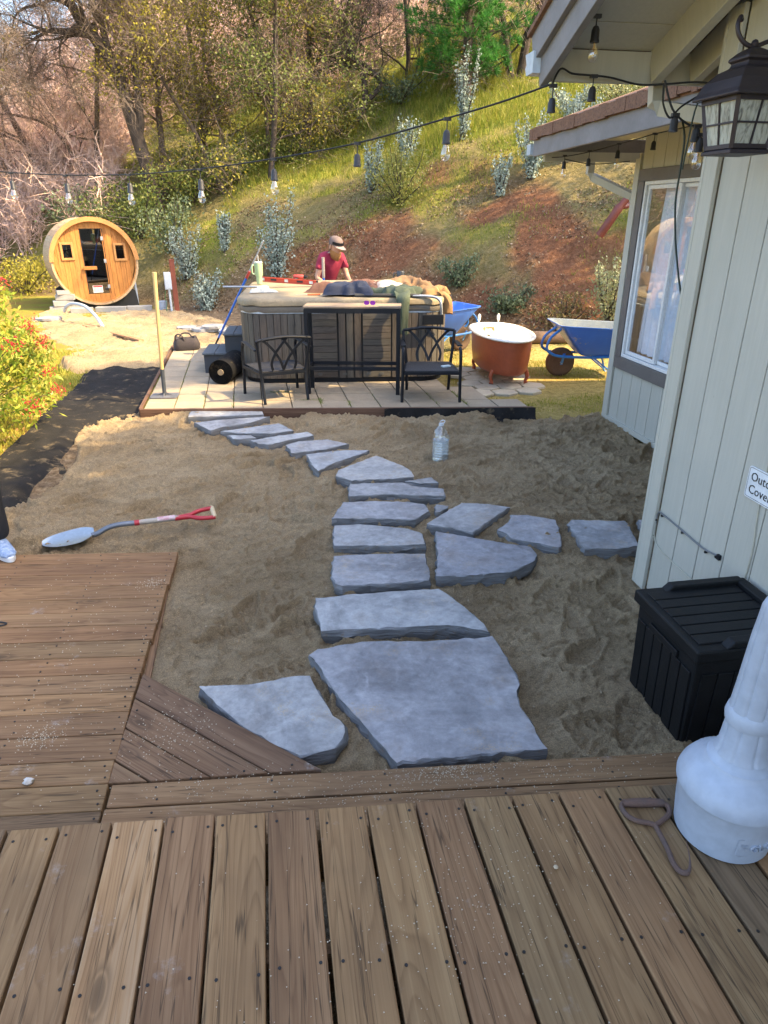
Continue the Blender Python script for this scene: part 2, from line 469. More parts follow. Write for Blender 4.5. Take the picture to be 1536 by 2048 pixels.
def sand_sheet(name, x0, x1, y0, y1, st, mask, base, seed, feet, rough):
    gx = np.arange(x0, x1, st); gy = np.arange(y0, y1, st)
    X, Y = np.meshgrid(gx, gy)
    Z = base + rough * (.050 * fbm(X, Y, 1.1, 3, seed) + .034 * fbm(X, Y, 5, 3, seed + 5) + .014 * fbm(X + .3 * fbm(X, Y, 3, 2, seed), Y * 2.2, 13, 3, seed + 9) + .013 * sstep(.20, .0, np.abs(fbm(X + .2 * fbm(X, Y, 2, 2, seed + 1), Y * 1.7, 5.5, 2, seed + 13))) * sstep(-.2, .3, fbm(X, Y, 1.7, 2, seed + 17)) + .009 * fbm(X, Y, 42, 2, seed + 3))
    rg = np.abs(fbm(X, Y * 1.5, 7, 3, seed + 31)); Z += rough * (.020 * sstep(.12, .0, rg) - .006)
    rnd = random.Random(seed)
    for i in range(feet):
        cx, cy = rnd.uniform(x0, x1), rnd.uniform(y0, y1)
        a = rnd.choice((rnd.gauss(.5, .5), rnd.gauss(.5 + math.pi, .5), rnd.uniform(0, 6.28)))
        L, W = rnd.uniform(.12, .16), rnd.uniform(.045, .06)
        i0, i1 = np.searchsorted(gx, (cx - .25, cx + .25)); j0, j1 = np.searchsorted(gy, (cy - .25, cy + .25))
        if i1 - i0 < 2 or j1 - j0 < 2: continue
        dx = X[j0:j1, i0:i1] - cx; dy = Y[j0:j1, i0:i1] - cy
        u = dx * math.cos(a) + dy * math.sin(a); q = -dx * math.sin(a) + dy * math.cos(a)
        e = (u / L) ** 2 + (q / (W * (1 + .25 * np.sin(u / L * 2)))) ** 2
        ins = sstep(1.1, .75, e)
        dep = rnd.uniform(.010, .032) * rough
        rim = sstep(1.0, 1.35, e) * sstep(2.3, 1.4, e)
        wl = rnd.uniform(.036, .05)
        tr = np.sin(u / wl * 6.283 + 1.2 * np.sin(q * 60)) * rnd.choice((.011, .009, .012, .004)) * (1 if st < .02 else 0)
        Zs = Z[j0:j1, i0:i1]
        sm = Zs.mean()
        Z[j0:j1, i0:i1] = Zs * (1 - .55 * ins) + ins * .55 * sm - dep * ins + rim * dep * .55 + tr * ins
    Z = mask(X, Y, Z)
    nx, ny = len(gx), len(gy)
    idx = np.arange(nx * ny).reshape(ny, nx)
    F = np.stack([idx[:-1, :-1].ravel(), idx[:-1, 1:].ravel(), idx[1:, 1:].ravel(), idx[1:, :-1].ravel()], 1)
    zc = Z.ravel()[F].max(1)
    F = F[zc > -.40]
    me = npmesh(name, np.stack([X.ravel(), Y.ravel(), Z.ravel()], 1), F, SANDM, True)
    return tag(link(name, me), kind='structure')
def front_y(x): return 6.99 - .139 * (x + 1.06)
def near_mask(X, Y, Z):
    xl = np.interp(Y, [1.5, 3.7, 4.2, 4.5, 4.8, 5.27, 5.74, 6.32, 6.7, 7.0, 7.3], [-2.5, -2.3, -2.12, -2.02, -1.95, -1.80, -1.78, -1.86, -1.92, -1.80, -1.4])
    d = X - xl + .12 * fbm(X, Y, 2.2, 2, 77) + .02 * fbm(X, Y, 20, 2, 78)
    Z = Z - .13 * sstep(.075, -.03, d)
    # raked fine lines on the left part
    rk = sstep(.1, -.4, X) * sstep(3.5, 3.9, Y) * sstep(5.6, 4.8, Y) * sstep(-.1, .25, fbm(X, Y, 1.3, 2, 40))
    Z = Z + rk * .009 * np.sin((Y * .94 + X * .33 + .03 * fbm(X, Y, 2, 2, 5)) / .052 * 6.283)
    dd = front_y(X) - Y
    Z = np.where(dd < .02, np.minimum(Z, -.275), Z + .035 * sstep(.30, .05, dd) * sstep(-.1, .2, fbm(X, Y, 2.5, 2, 13)))
    # sand heaped against the lower deck's side
    Z = Z + .015 * sstep(-.45, -.6, X) * sstep(3.9, 3.6, Y)
    Z = np.where((X < -.6) & (Y < 3.73), np.minimum(Z, -.27), Z)
    lim = 1.92 - .0856 * (X + .665)
    Z = np.where(Y < lim, np.minimum(Z, -.27), Z)
    Z = np.where((X > 2.2) & (Y > 6.0), Z - .02 * sstep(6.0, 6.4, Y), Z)
    Z = np.where((X > 2.35) & (Y > 6.35), -.5, Z)
    return Z
sand_sheet('sand', -2.4, 3.27, 1.6, 7.25, .0092, near_mask, ZS, 11, 420, 1.0)
def far_mask(X, Y, Z):
    d1 = X - np.interp(Y, [9.3, 10, 12, 14, 16.5], [-2.5, -2.9, -3.6, -4.6, -4.9]) + .3 * fbm(X, Y, 1.5, 3, 7)
    d2 = np.interp(Y, [9.3, 11, 13, 15, 16.5], [.3, .2, -.4, -1.5, -2.2]) - X + .3 * fbm(X, Y, 1.5, 3, 9)
    d3 = Y - 9.55 + .12 * fbm(X, Y, 3, 3, 6)
    d4 = 16.0 - Y
    d = np.minimum(np.minimum(d1, d2), np.minimum(d3, d4))
    Z = Z - .12 * sstep(.18, -.05, d)
    Z = Z + .06 * np.exp(-((X + 3.0) ** 2 + (Y - 13.0) ** 2) / .8) + .05 * np.exp(-((X + 2.2) ** 2 * .3 + (Y - 10.0) ** 2 * 6))
    Z = np.where((X > -1.46) & (Y < 10.75 - .139 * X), np.minimum(Z, -.28), Z)
    return Z
sand_sheet('sand', -5.2, .6, 9.3, 16.4, .034, far_mask, -.285, 23, 260, 1.15)

# ------------------------------------------------------------------ black landscape fabric
gx = np.arange(-2.62, -1.2, .025); gy = np.arange(3.6, 10.0, .025)
X, Y = np.meshgrid(gx, gy)
Z = -.300 + .040 * fbm(X * 1.4 + Y * .3, Y * .5, 3.2, 3, 51) + .010 * np.abs(fbm(X * 2 + Y, Y * .8, 2.5, 3, 17)) - .01 + .010 * np.sin((X * 1.0 + Y * .45) * 9 + 2 * fbm(X, Y, 1, 2, 3))
Z = Z - .06 * sstep(-2.0, -1.85, X) * sstep(7.1, 6.9, Y)
edge = X - (-2.40 + .06 * fbm(X, Y, 2, 2, 8))
Z = np.where(edge < 0, Z - .3, Z)
nx, ny = len(gx), len(gy); idx = np.arange(nx * ny).reshape(ny, nx)
F = np.stack([idx[:-1, :-1].ravel(), idx[:-1, 1:].ravel(), idx[1:, 1:].ravel(), idx[1:, :-1].ravel()], 1)
F = F[Z.ravel()[F].min(1) > -.45]
FABM = simple('woven_fabric', (.016, .016, .017), (.026, .025, .025), 4, .95, .5, 220, spec=.10, dirt=((.16, .125, .08), 7, .56))
tag(link('landscape_fabric', npmesh('landscape_fabric', np.stack([X.ravel(), Y.ravel(), Z.ravel()], 1), F, FABM, True)),
    'black weed-control fabric laid beside the sand, in shade', 'fabric')

# ================================================================== DECKS
def plank(name, quad, z, t, mat, parent, bev=.004):
    """quad: p0->p1 along one long edge, p2->p3 back along the other"""
    q = [Vector((p[0], p[1])) for p in quad]
    c = sum(q, Vector((0, 0))) / len(q)
    d = (q[1] - q[0]).normalized(); n = Vector((-d.y, d.x))
    loc = [((p - c).dot(d), (p - c).dot(n)) for p in q]
    return MB().prism(loc, -t, 0).build(name, mat, parent, bev=bev, loc=(c.x, c.y, z), rot=math.atan2(d.y, d.x))
rnd = random.Random(4)
deck = thing('wooden_deck', 'weathered brown timber deck in the foreground with boards running away from view', 'deck')
def fy(x): return 1.541 - .0785 * (x + .556)
screws = MB()
def screw(x, y, z):
    screws.lathe([(.0045, -.002), (.0045, .0006), (.0025, .0004), (.0, .0002)], 6, (x, y, z))
PALE = wood('pale_streaked_wood', [(.22, (.20, .12, .06)), (.48, (.36, .245, .13)), (.75, (.46, .36, .235))], stain=(.4, .39, .38), tint=.1, bmp=.25)
GREYB = wood('grey_brown_wood', [(.22, (.075, .055, .035)), (.48, (.145, .108, .068)), (.75, (.21, .16, .105))], stain=(.4, .4, .4), tint=.15, bmp=.25)
for k in range(-9, 15):
    x0 = -.106 + .1467 * k; x1 = x0 + .1467
    g = .0035 + rnd.random() * .0022
    x0 += g; x1 -= g
    j = rnd.uniform(-.004, .004)
    dz = rnd.uniform(-.0015, .0015)
    mt = PALE if k == -3 else (GREYB if k == 8 else DECK)
    plank('deck_board', [(x0, -.9), (x0, fy(x0) + j), (x1, fy(x1) + j), (x1, -.9)][::1], dz, .038, mt, deck)
    xm = (x0 + x1) / 2
    for yy in (fy(xm) - .045, fy(xm) - .47 + rnd.uniform(-.01, .01), fy(xm) - .87):
        for s in (-1, 1):
            screw(xm + s * .048 + rnd.uniform(-.006, .006), yy + rnd.uniform(-.012, .012), dz + .0008)
tag(screws.build('screw', simple('dark_screw', (.03, .028, .026), None, 8, .5, metal=.5), deck), kind='stuff')
for yy in (-.6, .2, .65, 1.10):
    MB().box((.55, yy, -.115), (4.4, .038, .15)).build('joist', DECK, deck)
MB().box((0, 0, 0), (4.4, .036, .175)).build('riser', DECK, deck, loc=(.55, 1.392, -.128), rot=-.0785)

low = thing('lower_deck', 'lower timber landing, boards running across, at the left of the stepping stones', 'deck')
screws = MB()
yr = [3.724, 3.592, 3.459, 3.332, 3.193, 3.063, 2.944, 2.813, 2.682, 2.556, 2.43, 2.303, 2.17, 2.036, 1.921, 1.80, 1.67]
for i in range(len(yr) - 1):
    s0 = -.124 + .030 * i / 15; s1 = -.124 + .030 * (i + 1) / 15
    a, b = yr[i] - .0022, yr[i + 1] + .0022
    xr = -.628 - .038 * min(1, i / 10) + rnd.uniform(-.004, .004)
    xl = -3.2
    plank('deck_board', [(xl, b + (xl + .63) * s1), (xr, b + (xr + .63) * s1), (xr, a + (xr + .63) * s0), (xl, a + (xl + .63) * s0)], ZL + rnd.uniform(-.0012, .0012), .037, DECK, low)
    for xx in (-.665, -1.06, -1.5):
        for f in (.24, .76):
            screw(xx + rnd.uniform(-.01, .01) - .03 * min(1, i / 10), a + (b - a) * f + (xx + .63) * s0, ZL + .001)
def shrink(q, g):
    c = Vector((sum(p[0] for p in q) / len(q), sum(p[1] for p in q) / len(q)))
    return [(p[0] + (c.x - p[0]) * g, p[1] + (c.y - p[1]) * g) for p in q]
tri = [[(-.660, 2.552), (.066, 1.868), (-.118, 1.884), (-.668, 2.394)], [(-.668, 2.386), (-.124, 1.884), (-.322, 1.897), (-.674, 2.214)],
       [(-.675, 2.206), (-.330, 1.898), (-.536, 1.913), (-.680, 2.040)], [(-.681, 2.030), (-.548, 1.914), (-.682, 1.926)]]
TRIW = wood('worn_brown_wood', [(.22, (.095, .055, .034)), (.48, (.185, .115, .07)), (.75, (.27, .18, .115))], stain=(.45, .44, .42), tint=.25, bmp=.22)
for q in tri:
    plank('deck_board', [(p[0] + .012, p[1]) for p in q], ZL - .001, .037, TRIW, low)
for q in tri[:3]:
    for t in (.1, .9):
        screw(q[0][0] + (q[1][0] - q[0][0]) * t - .02, q[0][1] + (q[1][1] - q[0][1]) * t - .03, ZL + .001)
def ey(x): return 1.92 - .0856 * (x + .665)
def ey2(x): return 1.810 - .094 * (x + .652)
plank('deck_board', [(-.655, ey2(-.655) + .003), (1.93, ey2(1.93) + .003), (1.93, ey(1.93) - .006), (-.655, ey(-.655) - .006)], ZL + .001, .037, DECK, low)
plank('deck_board', [(-.66, ey2(-.66) - .15), (1.93, ey2(1.93) - .15), (1.93, ey2(1.93) - .003), (-.66, ey2(-.66) - .003)], ZL, .037, DECK, low)
for xx in (-.5, -.1, .3, .7, 1.1, 1.5):
    screw(xx, ey(xx) - .03, ZL + .002); screw(xx + .01, ey(xx) - .085, ZL + .002); screw(xx, ey2(xx) - .03, ZL + .001)
tag(screws.build('screw', _mc['dark_screw'], low), kind='stuff')
MB().box((0, 0, 0), (1.17, .03, .15)).build('rim_board', TRIW, low, loc=(-.652, 3.13, ZL - .114), rot=R(91.3))
MB().box((0, 0, 0), (.98, .03, .15)).build('rim_board', TRIW, low, loc=(-.318, 2.195, ZL - .114), rot=R(-43.3))
MB().box((0, 0, 0), (1.88, .03, .15)).build('rim_board', TRIW, low, loc=(.99, ey(.99) - .026, ZL - .114), rot=-.0856)
for yy in (3.5, 2.9, 2.3):
    MB().box((-1.95, yy, ZL - .09), (2.5, .04, .10)).build('joist', DECK, low, rot=0)

# ================================================================== PATIO
pat = thing('paved_patio', 'raised patio of square concrete slabs edged with timber, under the hot tub', 'patio')
A0 = Vector((-1.33, 7.035)); e1 = Vector((.990, -.139)); e2 = Vector((-.028, 1.0)).normalized()
pv = []
for i in range(2):
    for kk in range(3):
        h = .1475
        q = [-e1 * h - e2 * h, e1 * h - e2 * h, e1 * h + e2 * h, -e1 * h + e2 * h]
        b = MB().prism([(p.x, p.y) for p in q], -.045, 0)
        pv.append(b.mesh('slab', CONC))
for j in range(12):
    for i in range(13):
        p = A0 + e1 * (.304 * (i + .5)) + e2 * (.303 * (j + .5) + .01)
        if i == 12 and j > 0: continue
        if i >= 11 and j > 2: continue
        o = link('slab', rnd.choice(pv), pat, .004, (p.x, p.y, ZP + rnd.uniform(-.003, .003)), (rnd.gauss(0, .004), rnd.gauss(0, .004), rnd.gauss(0, .006)), 1)
EDGE = wood('edging_timber', [(.2, (.06, .035, .026)), (.5, (.115, .07, .05)), (.8, (.19, .14, .11))], tint=.15)
a = A0 + e1 * -.035 + e2 * -.03; b = A0 + e1 * 3.99 + e2 * -.03
ang = math.atan2(e1.y, e1.x)
MB().box((0, 0, 0), ((b - a).length, .035, .13)).build('timber_edging', EDGE, pat, bev=.004, loc=((a.x + b.x) / 2, (a.y + b.y) / 2, ZP - .058), rot=ang)
c = A0 + e1 * -.03 + e2 * -.012; d = A0 + e1 * -.03 + e2 * 3.66
MB().box((0, 0, 0), ((d - c).length, .035, .12)).build('timber_edging', EDGE, pat, bev=.004, loc=((c.x + d.x) / 2, (c.y + d.y) / 2, ZP - .05), rot=math.atan2(e2.y, e2.x))
# torn fabric hanging over the front edge
q = MB(); L = 46; rg = []
for k in range(L + 1):
    t = k / L; x = 1.55 * t; w_ = .012 * math.sin(t * 31) + .01 * math.sin(t * 13)
    rg.append([(x, -.022 + w_ * .3, .072 + .004 * math.sin(t * 9)), (x, -.034 + w_, .03), (x, -.05 + w_ * 1.6, -.03 - .02 * math.sin(t * 17)), (x, -.10 + w_ * 2, -.045)])
q.loft(rg, closed=False, caps=(False, False))
s0 = A0 + e1 * 2.45 + e2 * -.045
tag(q.build('fabric_scrap', FABM, None, True, loc=(s0.x, s0.y, ZP - .065), rot=ang), 'black fabric edge showing along the front right of the patio', 'fabric')
# moss in the joints
mo = []; mf = []
rg_ = np.random.default_rng(9)
def tuft_strip(p, q, n, hgt, spread):
    p = np.array(p); q = np.array(q)
    for k in range(n):
        c = p + (q - p) * rg_.random() + np.array([rg_.normal(0, spread), rg_.normal(0, spread), 0])
        a = rg_.random() * 6.28; l = hgt * rg_.uniform(.5, 1.3); w_ = .004
        d = np.array([math.cos(a), math.sin(a), 0]); t = np.array([rg_.normal(0, .4), rg_.normal(0, .4), 1]) * l
        o = len(mo); mo.extend([c - d * w_, c + d * w_, c + t]); mf.append((o, o + 1, o + 2))
def pp(i, j): v_ = A0 + e1 * (.304 * i) + e2 * (.303 * j + .01); return (v_.x, v_.y, ZP - .02)
tuft_strip(pp(1, .3), pp(1, 8.5), 900, .022, .012)
tuft_strip(pp(0, 0), pp(0, 6), 900, .02, .018)
for (i, j, ii, jj, n) in ((2, .2, 2, 2.2, 120), (3, .1, 3, 2, 130), (5.2, 1, 6, 1, 170), (6, .5, 6.05, 1.3, 260), (7, .3, 7, 1, 90), (4.3, 2.2, 5, 2.2, 400), (11, .3, 11, 2.2, 400), (10, .2, 10, 2, 120), (8, .2, 8, 2, 60)):
    tuft_strip(pp(i, j), pp(ii, jj), n, .03, .012)
tag(link('moss', npmesh('moss', mo, mf, leafm('moss_green', (.10, .16, .02), (.17, .22, .03), (.24, .26, .05))), pat), kind='stuff')

# loose coarse grains and small stones on the sand
gr = np.random.default_rng(15); n = 26000
xs = gr.uniform(-1.9, 3.1, n); ys = gr.uniform(1.75, 6.6, n)
ok = ~((xs < -.6) & (ys < 3.75)) & ~((xs > 1.93) & (ys < 3.06)) & (ys > 1.94 - .0856 * (xs + .665) + np.where(xs < .06, np.clip(.64 - .94 * (xs + .66), 0, 1), 0)) & (ys < front_y(xs) - .05)
xs, ys = xs[ok], ys[ok]; n = len(xs)
so_ = [o for o in bpy.data.objects if o.name == 'sand'][0].data
gv = np.empty(len(so_.vertices) * 3, np.float32); so_.vertices.foreach_get('co', gv); gv = gv.reshape(-1, 3)
gxx = np.arange(-2.4, 3.27, .0092); gyy = np.arange(1.6, 7.25, .0092)
zz = gv[:, 2].reshape(len(gyy), len(gxx))[np.clip(np.searchsorted(gyy, ys), 0, len(gyy) - 1), np.clip(np.searchsorted(gxx, xs), 0, len(gxx) - 1)]
s = gr.uniform(.0012, .0032, n) * np.where(gr.random(n) < .03, 2.4, 1); a = gr.random(n) * 6.28
P_ = [np.stack([xs + s * np.cos(a + 2.094 * j), ys + s * np.sin(a + 2.094 * j), zz - .001], 1) for j in range(3)] + [np.stack([xs, ys, zz + s * 1.2], 1)]
V = np.stack(P_, 1).reshape(-1, 3); o4 = np.arange(n)[:, None] * 4
F = np.concatenate([o4 + np.array([[0, 1, 3]]), o4 + np.array([[1, 2, 3]]), o4 + np.array([[2, 0, 3]])])
tag(link('sand_grains', npmesh('sand_grains', V, F, simple('loose_grain', (.46, .37, .25), (.30, .23, .15), 90, .95))), 'loose coarse grains and tiny stones on the sand', 'grit', kind='stuff')

# ================================================================== HOUSE
house = thing('house', 'pale sage-green board-sided house with dark trim along the right edge', 'house')
def hb(name, c, d, mat, rot=None, bev=.003, parent=None):
    return MB().box((0, 0, 0), d).build(name, mat, parent or house, bev=bev, loc=c, rot=rot)
WX, FX = 1.95, 3.29
# near wing, wall facing the yard
b = MB().box((0, 0, 0), (.02, .1735, 3.1)).mesh('siding_board', SIDE)
y = 2.957
while y > -4:
    link('siding_board', b, house, .003, (WX + .010, y - .089, -.27 + 1.55)); y -= .1795
hb('wall', (WX + .10, -.5, 1.25), (.12, 7.0, 3.0), simple('groove_shadow_paint', (.16, .17, .15), None, 6, .8))
hb('corner_board', (WX - .012, 3.004, 1.05), (.022, .088, 2.66), TRIM)
hb('corner_board', (WX + .06, 3.06, 1.05), (.166, .022, 2.66), TRIM)
hb('wall', (2.72, 3.02, 1.2), (1.14, .03, 2.9), SIDE)
# near roof: rake towards the yard, eave towards the hill
SLP = .38
def zu(y): return 2.300 + SLP * (3.45 - y)
ROOFM = simple('brown_shingles', (.20, .105, .065), (.26, .145, .09), 18, .95, .9, 130, dirt=((.11, .06, .045), 60, .5))
rd = -2.4
ang = math.atan(SLP)
prof = [(3.56, zu(3.56) + .016), (3.56, zu(3.56) + .10), (rd, zu(rd) + .10), (rd - 5.5, zu(rd) - SLP * 5.5 + .1), (rd - 5.5, zu(rd) - SLP * 5.5 + .016), (rd, zu(rd) + .016)]
mx = Matrix(((0, 0, 1), (1, 0, 0), (0, 1, 0)))
MB().prism(prof, 1.30, 7.2, m=mx).build('roof', ROOFM, house)
L = 5.0; y0 = 3.45
k = 0; yy = y0
while yy > 1.2:
    dy = .188 * math.cos(ang)
    hb('soffit_board', (1.66, yy - dy / 2, zu(yy - dy / 2) + .004), (.66, .183, .016), TRIM, (-ang, 0, 0), .002); yy -= dy
def slope_board(name, x, y0, y1, drop, wdt, hgt, mat):
    L = (y0 - y1) / math.cos(ang); ym = (y0 + y1) / 2
    return hb(name, (x, ym, zu(ym) - drop), (wdt, L, hgt), mat, (-ang, 0, 0))
slope_board('rake_board', 1.312, 3.50, -2.3, .055, .034, .165, FASCIA)
slope_board('rake_board', 1.282, 3.53, -2.3, -.035, .026, .115, FASCIA)
slope_board('roof_edge', 1.272, 3.56, -2.3, -.105, .045, .022, ROOFM)
hb('eave_board', (2.4, 3.452, 2.232), (2.12, .034, .125), TRIM)
slope_board('rafter', 1.835, 3.432, -1.0, .075, .050, .135, TRIM)
slope_board('rafter', 2.03, 3.432, 1.0, .075, .045, .135, TRIM)
slope_board('rafter', 2.45, 3.432, 1.0, .075, .045, .135, TRIM)
# gutters
def gutter(x0, x1, y, z, yd=1, name='gutter'):
    p = [(0, 0), (.085, .0), (.10, .03), (.088, .045), (.108, .085), (.100, .087), (.079, .047), (.089, .031), (.079, .006), (.006, .006), (.006, .085), (0, .085)]
    m_ = Matrix(((0, 0, 1), (yd, 0, 0), (0, 1, 0)))
    o = MB().prism(p, 0, x1 - x0, m=m_).build(name, GUT, house, loc=(x0, y, z))
    e = MB().prism([(0, 0), (.085, 0), (.10, .03), (.088, .045), (.108, .087), (0, .087)], -.003, -.0005, m=m_).build('gutter_end_cap', GUT, o)
    return o
GUT = simple('gutter_enamel', (.52, .60, .66), (.45, .53, .60), 5, .35)
gutter(1.262, 5.5, 3.475, 2.205)
def rect_tube(pts, w_, h_):
    b = MB(); rings = []
    pts = [Vector(p) for p in pts]
    for i, p in enumerate(pts):
        t = (pts[min(i + 1, len(pts) - 1)] - pts[max(i - 1, 0)]).normalized()
        s_ = t.cross(Vector((0, 1, 0) if abs(t.y) < .6 else (1, 0, 0))).normalized(); u = s_.cross(t)
        rings.append([p + s_ * w_ / 2 + u * h_ / 2, p + s_ * w_ / 2 + u * h_ * .16, p + s_ * w_ * .44, p + s_ * w_ / 2 - u * h_ * .16, p + s_ * w_ / 2 - u * h_ / 2, p - s_ * w_ / 2 - u * h_ / 2, p - s_ * w_ / 2 + u * h_ / 2])
    return b.loft(rings)
rect_tube([(1.90, 3.52, 2.21), (1.90, 3.50, 2.10), (1.915, 3.46, 2.075), (2.02, 3.22, 2.02), (2.05, 3.12, 1.98), (2.05, 3.10, 1.9), (2.05, 3.10, -.2)], .062, .05).build('downspout', TRIM, house, smooth=30)
# far wing
b1 = MB().box((0, 0, 0), (.02, .172, .54)).mesh('siding_board', SIDE)
b2 = MB().box((0, 0, 0), (.02, .172, .30)).mesh('siding_board', SIDE)
y = 6.148
while y > 3.1:
    link('siding_board', b1, house, .003, (FX + .012, y - .088, -.005)); link('siding_board', b2, house, .003, (FX + .012, y - .088, 2.105)); y -= .178
hb('corner_board', (FX - .008, 6.192, .88), (.022, .086, 2.35), TRIM)
hb('wall', (4.9, 6.215, .9), (3.2, .03, 2.4), SIDE)
hb('wall', (FX + .035, 6.10, 1.1), (.02, .13, 2.6), _mc['groove_shadow_paint'])
hb('wall', (FX + .035, 3.75, 1.1), (.02, 1.2, 2.6), _mc['groove_shadow_paint'])
hb('wall', (FX + .035, 5.0, -.0), (.02, 2.2, .52), _mc['groove_shadow_paint'])
hb('wall', (FX + .035, 5.0, 2.12), (.02, 2.2, .36), _mc['groove_shadow_paint'])
hb('skirt_board', (FX - .006, 4.65, -.262), (.024, 3.2, .05), TRIM)
for (yc, zc, dy, dz) in ((5.2, 1.918, 1.86, .095), (5.2, .312, 1.86, .115), (6.074, 1.115, .092, 1.51), (4.33, 1.115, .09, 1.51)):
    hb('window_casing', (FX - .012, yc, zc), (.026, dy, dz), CASING)
win = MB(); WF = simple('white_window_frame', (.74, .76, .77), (.68, .70, .72), 6, .4)
def frame(bm, y0, y1, z0, z1, w_, x0, x1):
    xc, xd = (x0 + x1) / 2, abs(x1 - x0)
    bm.box((xc, y0 + w_ / 2, (z0 + z1) / 2), (xd, w_, z1 - z0)).box((xc, y1 - w_ / 2, (z0 + z1) / 2), (xd, w_, z1 - z0))
    bm.box((xc, (y0 + y1) / 2, z0 + w_ / 2), (xd, y1 - y0 - 2 * w_, w_)).box((xc, (y0 + y1) / 2, z1 - w_ / 2), (xd, y1 - y0 - 2 * w_, w_))
frame(win, 4.38, 6.024, .372, 1.868, .028, FX - .016, FX + .05)
wo = win.build('window', WF, house, bev=.003)
f2 = MB(); frame(f2, 5.475, 5.992, .404, 1.836, .030, FX + .004, FX + .03); f2.build('sash', WF, wo, bev=.003)
f2 = MB(); frame(f2, 4.41, 5.505, .404, 1.836, .030, FX + .032, FX + .052); f2.build('sash', WF, wo, bev=.003)
MB().box((FX + .016, 5.733, 1.12), (.004, .458, 1.374)).build('pane', PANE, wo)
MB().box((FX + .042, 4.957, 1.12), (.004, 1.036, 1.374)).build('pane', PANE, wo)
# room behind the glass
INT = simple('room_paint', (.75, .72, .66), None, 3, .8)
hb('room_wall', (5.1, 4.9, .9), (.04, 2.5, 2.3), INT); hb('room_floor', (4.2, 4.9, -.18), (1.75, 2.5, .04), simple('room_floor_wood', (.25, .17, .10), None, 4, .5))
hb('room_ceiling', (4.2, 4.9, 2.06), (1.75, 2.5, .04), INT)
cu = MB(); ring = []
for k in range(80):
    t = k / 79; yy = 5.93 - 1.35 * t
    ring.append([(FX + .12 + .020 * math.sin(t * 66) + .01 * math.sin(t * 23), yy + (.10 * (1 - (z - .42) / 1.44) - .04) * (1 - t), z) for z in (.42, .8, 1.2, 1.86)])
cu.loft(ring, closed=False, caps=(False, False)).build('curtain', simple('sheer_curtain', (.80, .86, .95), (.72, .79, .9), 3, .8), house, smooth=True)
tb = thing('indoor_shelf', 'white shelf unit indoors behind the window', 'shelf', (FX + .42, 5.55, -.15))
MB().box((0, 0, .98), (.5, 1.1, .03)).build('top', WF, tb); MB().box((0, 0, .66), (.5, 1.1, .03)).build('shelf', WF, tb)
for s in (-1, 1): MB().box((0, s * .53, .49), (.48, .03, .96)).build('side_panel', WF, tb)
mt = MB().lathe([(0, 0), (.05, 0), (.052, .004), (.052, .52), (.04, .524), (0, .515)], 20)
tag(mt.build('rolled_mat', simple('red_foam', (.55, .05, .05), None, 5, .6), None, True, loc=(FX + .32, 5.9, .90), rot=(R(90), 0, 0)), 'rolled red mat on the shelf behind the window glass', 'mat')
# far roof
FR = .33
yA, yB = 6.60, 3.10
prof = [(2.44, 2.235), (2.44, 2.315), (5.6, 2.315 + FR * 3.16), (8.6, 2.2), (8.6, 2.12), (5.6, 2.235 + FR * 3.16)]
m2 = Matrix(((1, 0, 0), (0, 0, -1), (0, 1, 0)))
MB().prism(prof, -yA, -yB, m=m2).build('roof', ROOFM, house)
fa = MB().bar((2.462, 6.58, 2.152), (2.462, 3.1, 2.19), .034, .135).build('fascia_board', FASCIA, house, bev=.003)
# ragged shingle edge
sh = MB(); yy = 6.62; rr = random.Random(3)
while yy > 3.1:
    wd = rr.uniform(.05, .16)
    sh.box((2.452 - rr.uniform(0, .006), yy - wd / 2, 2.262 + (6.6 - yy) * .010 + rr.uniform(-.006, .004)), (.07, wd - .001, .085 + rr.uniform(-.012, .01))); yy -= wd
tag(sh.build('shingle_edge', ROOFM, house), kind='stuff')
YEL = simple('soffit_bounce_tint', (.66, .58, .36), (.60, .52, .32), 4, .65)  # yellow bounce light from below is put into the soffit colour
hb('soffit', (2.89, 4.85, 2.228), (.80, 3.44, .012), YEL)
hb('eave_beam', (3.10, 6.565, 2.085), (1.1, .05, .078), TRIM)
hb('rake_board', (5.1, 6.615, 2.18), (5.2, .024, .11), FASCIA)
gutter(2.43, 2.52, 6.60, 2.10)
rect_tube([(3.05, 6.66, 2.10), (3.05, 6.66, 1.96), (3.075, 6.63, 1.925), (3.24, 6.36, 1.80), (3.30, 6.27, 1.76), (3.32, 6.25, 1.70), (3.32, 6.25, -.25)], .062, .05).build('downspout', TRIM, house, smooth=30)

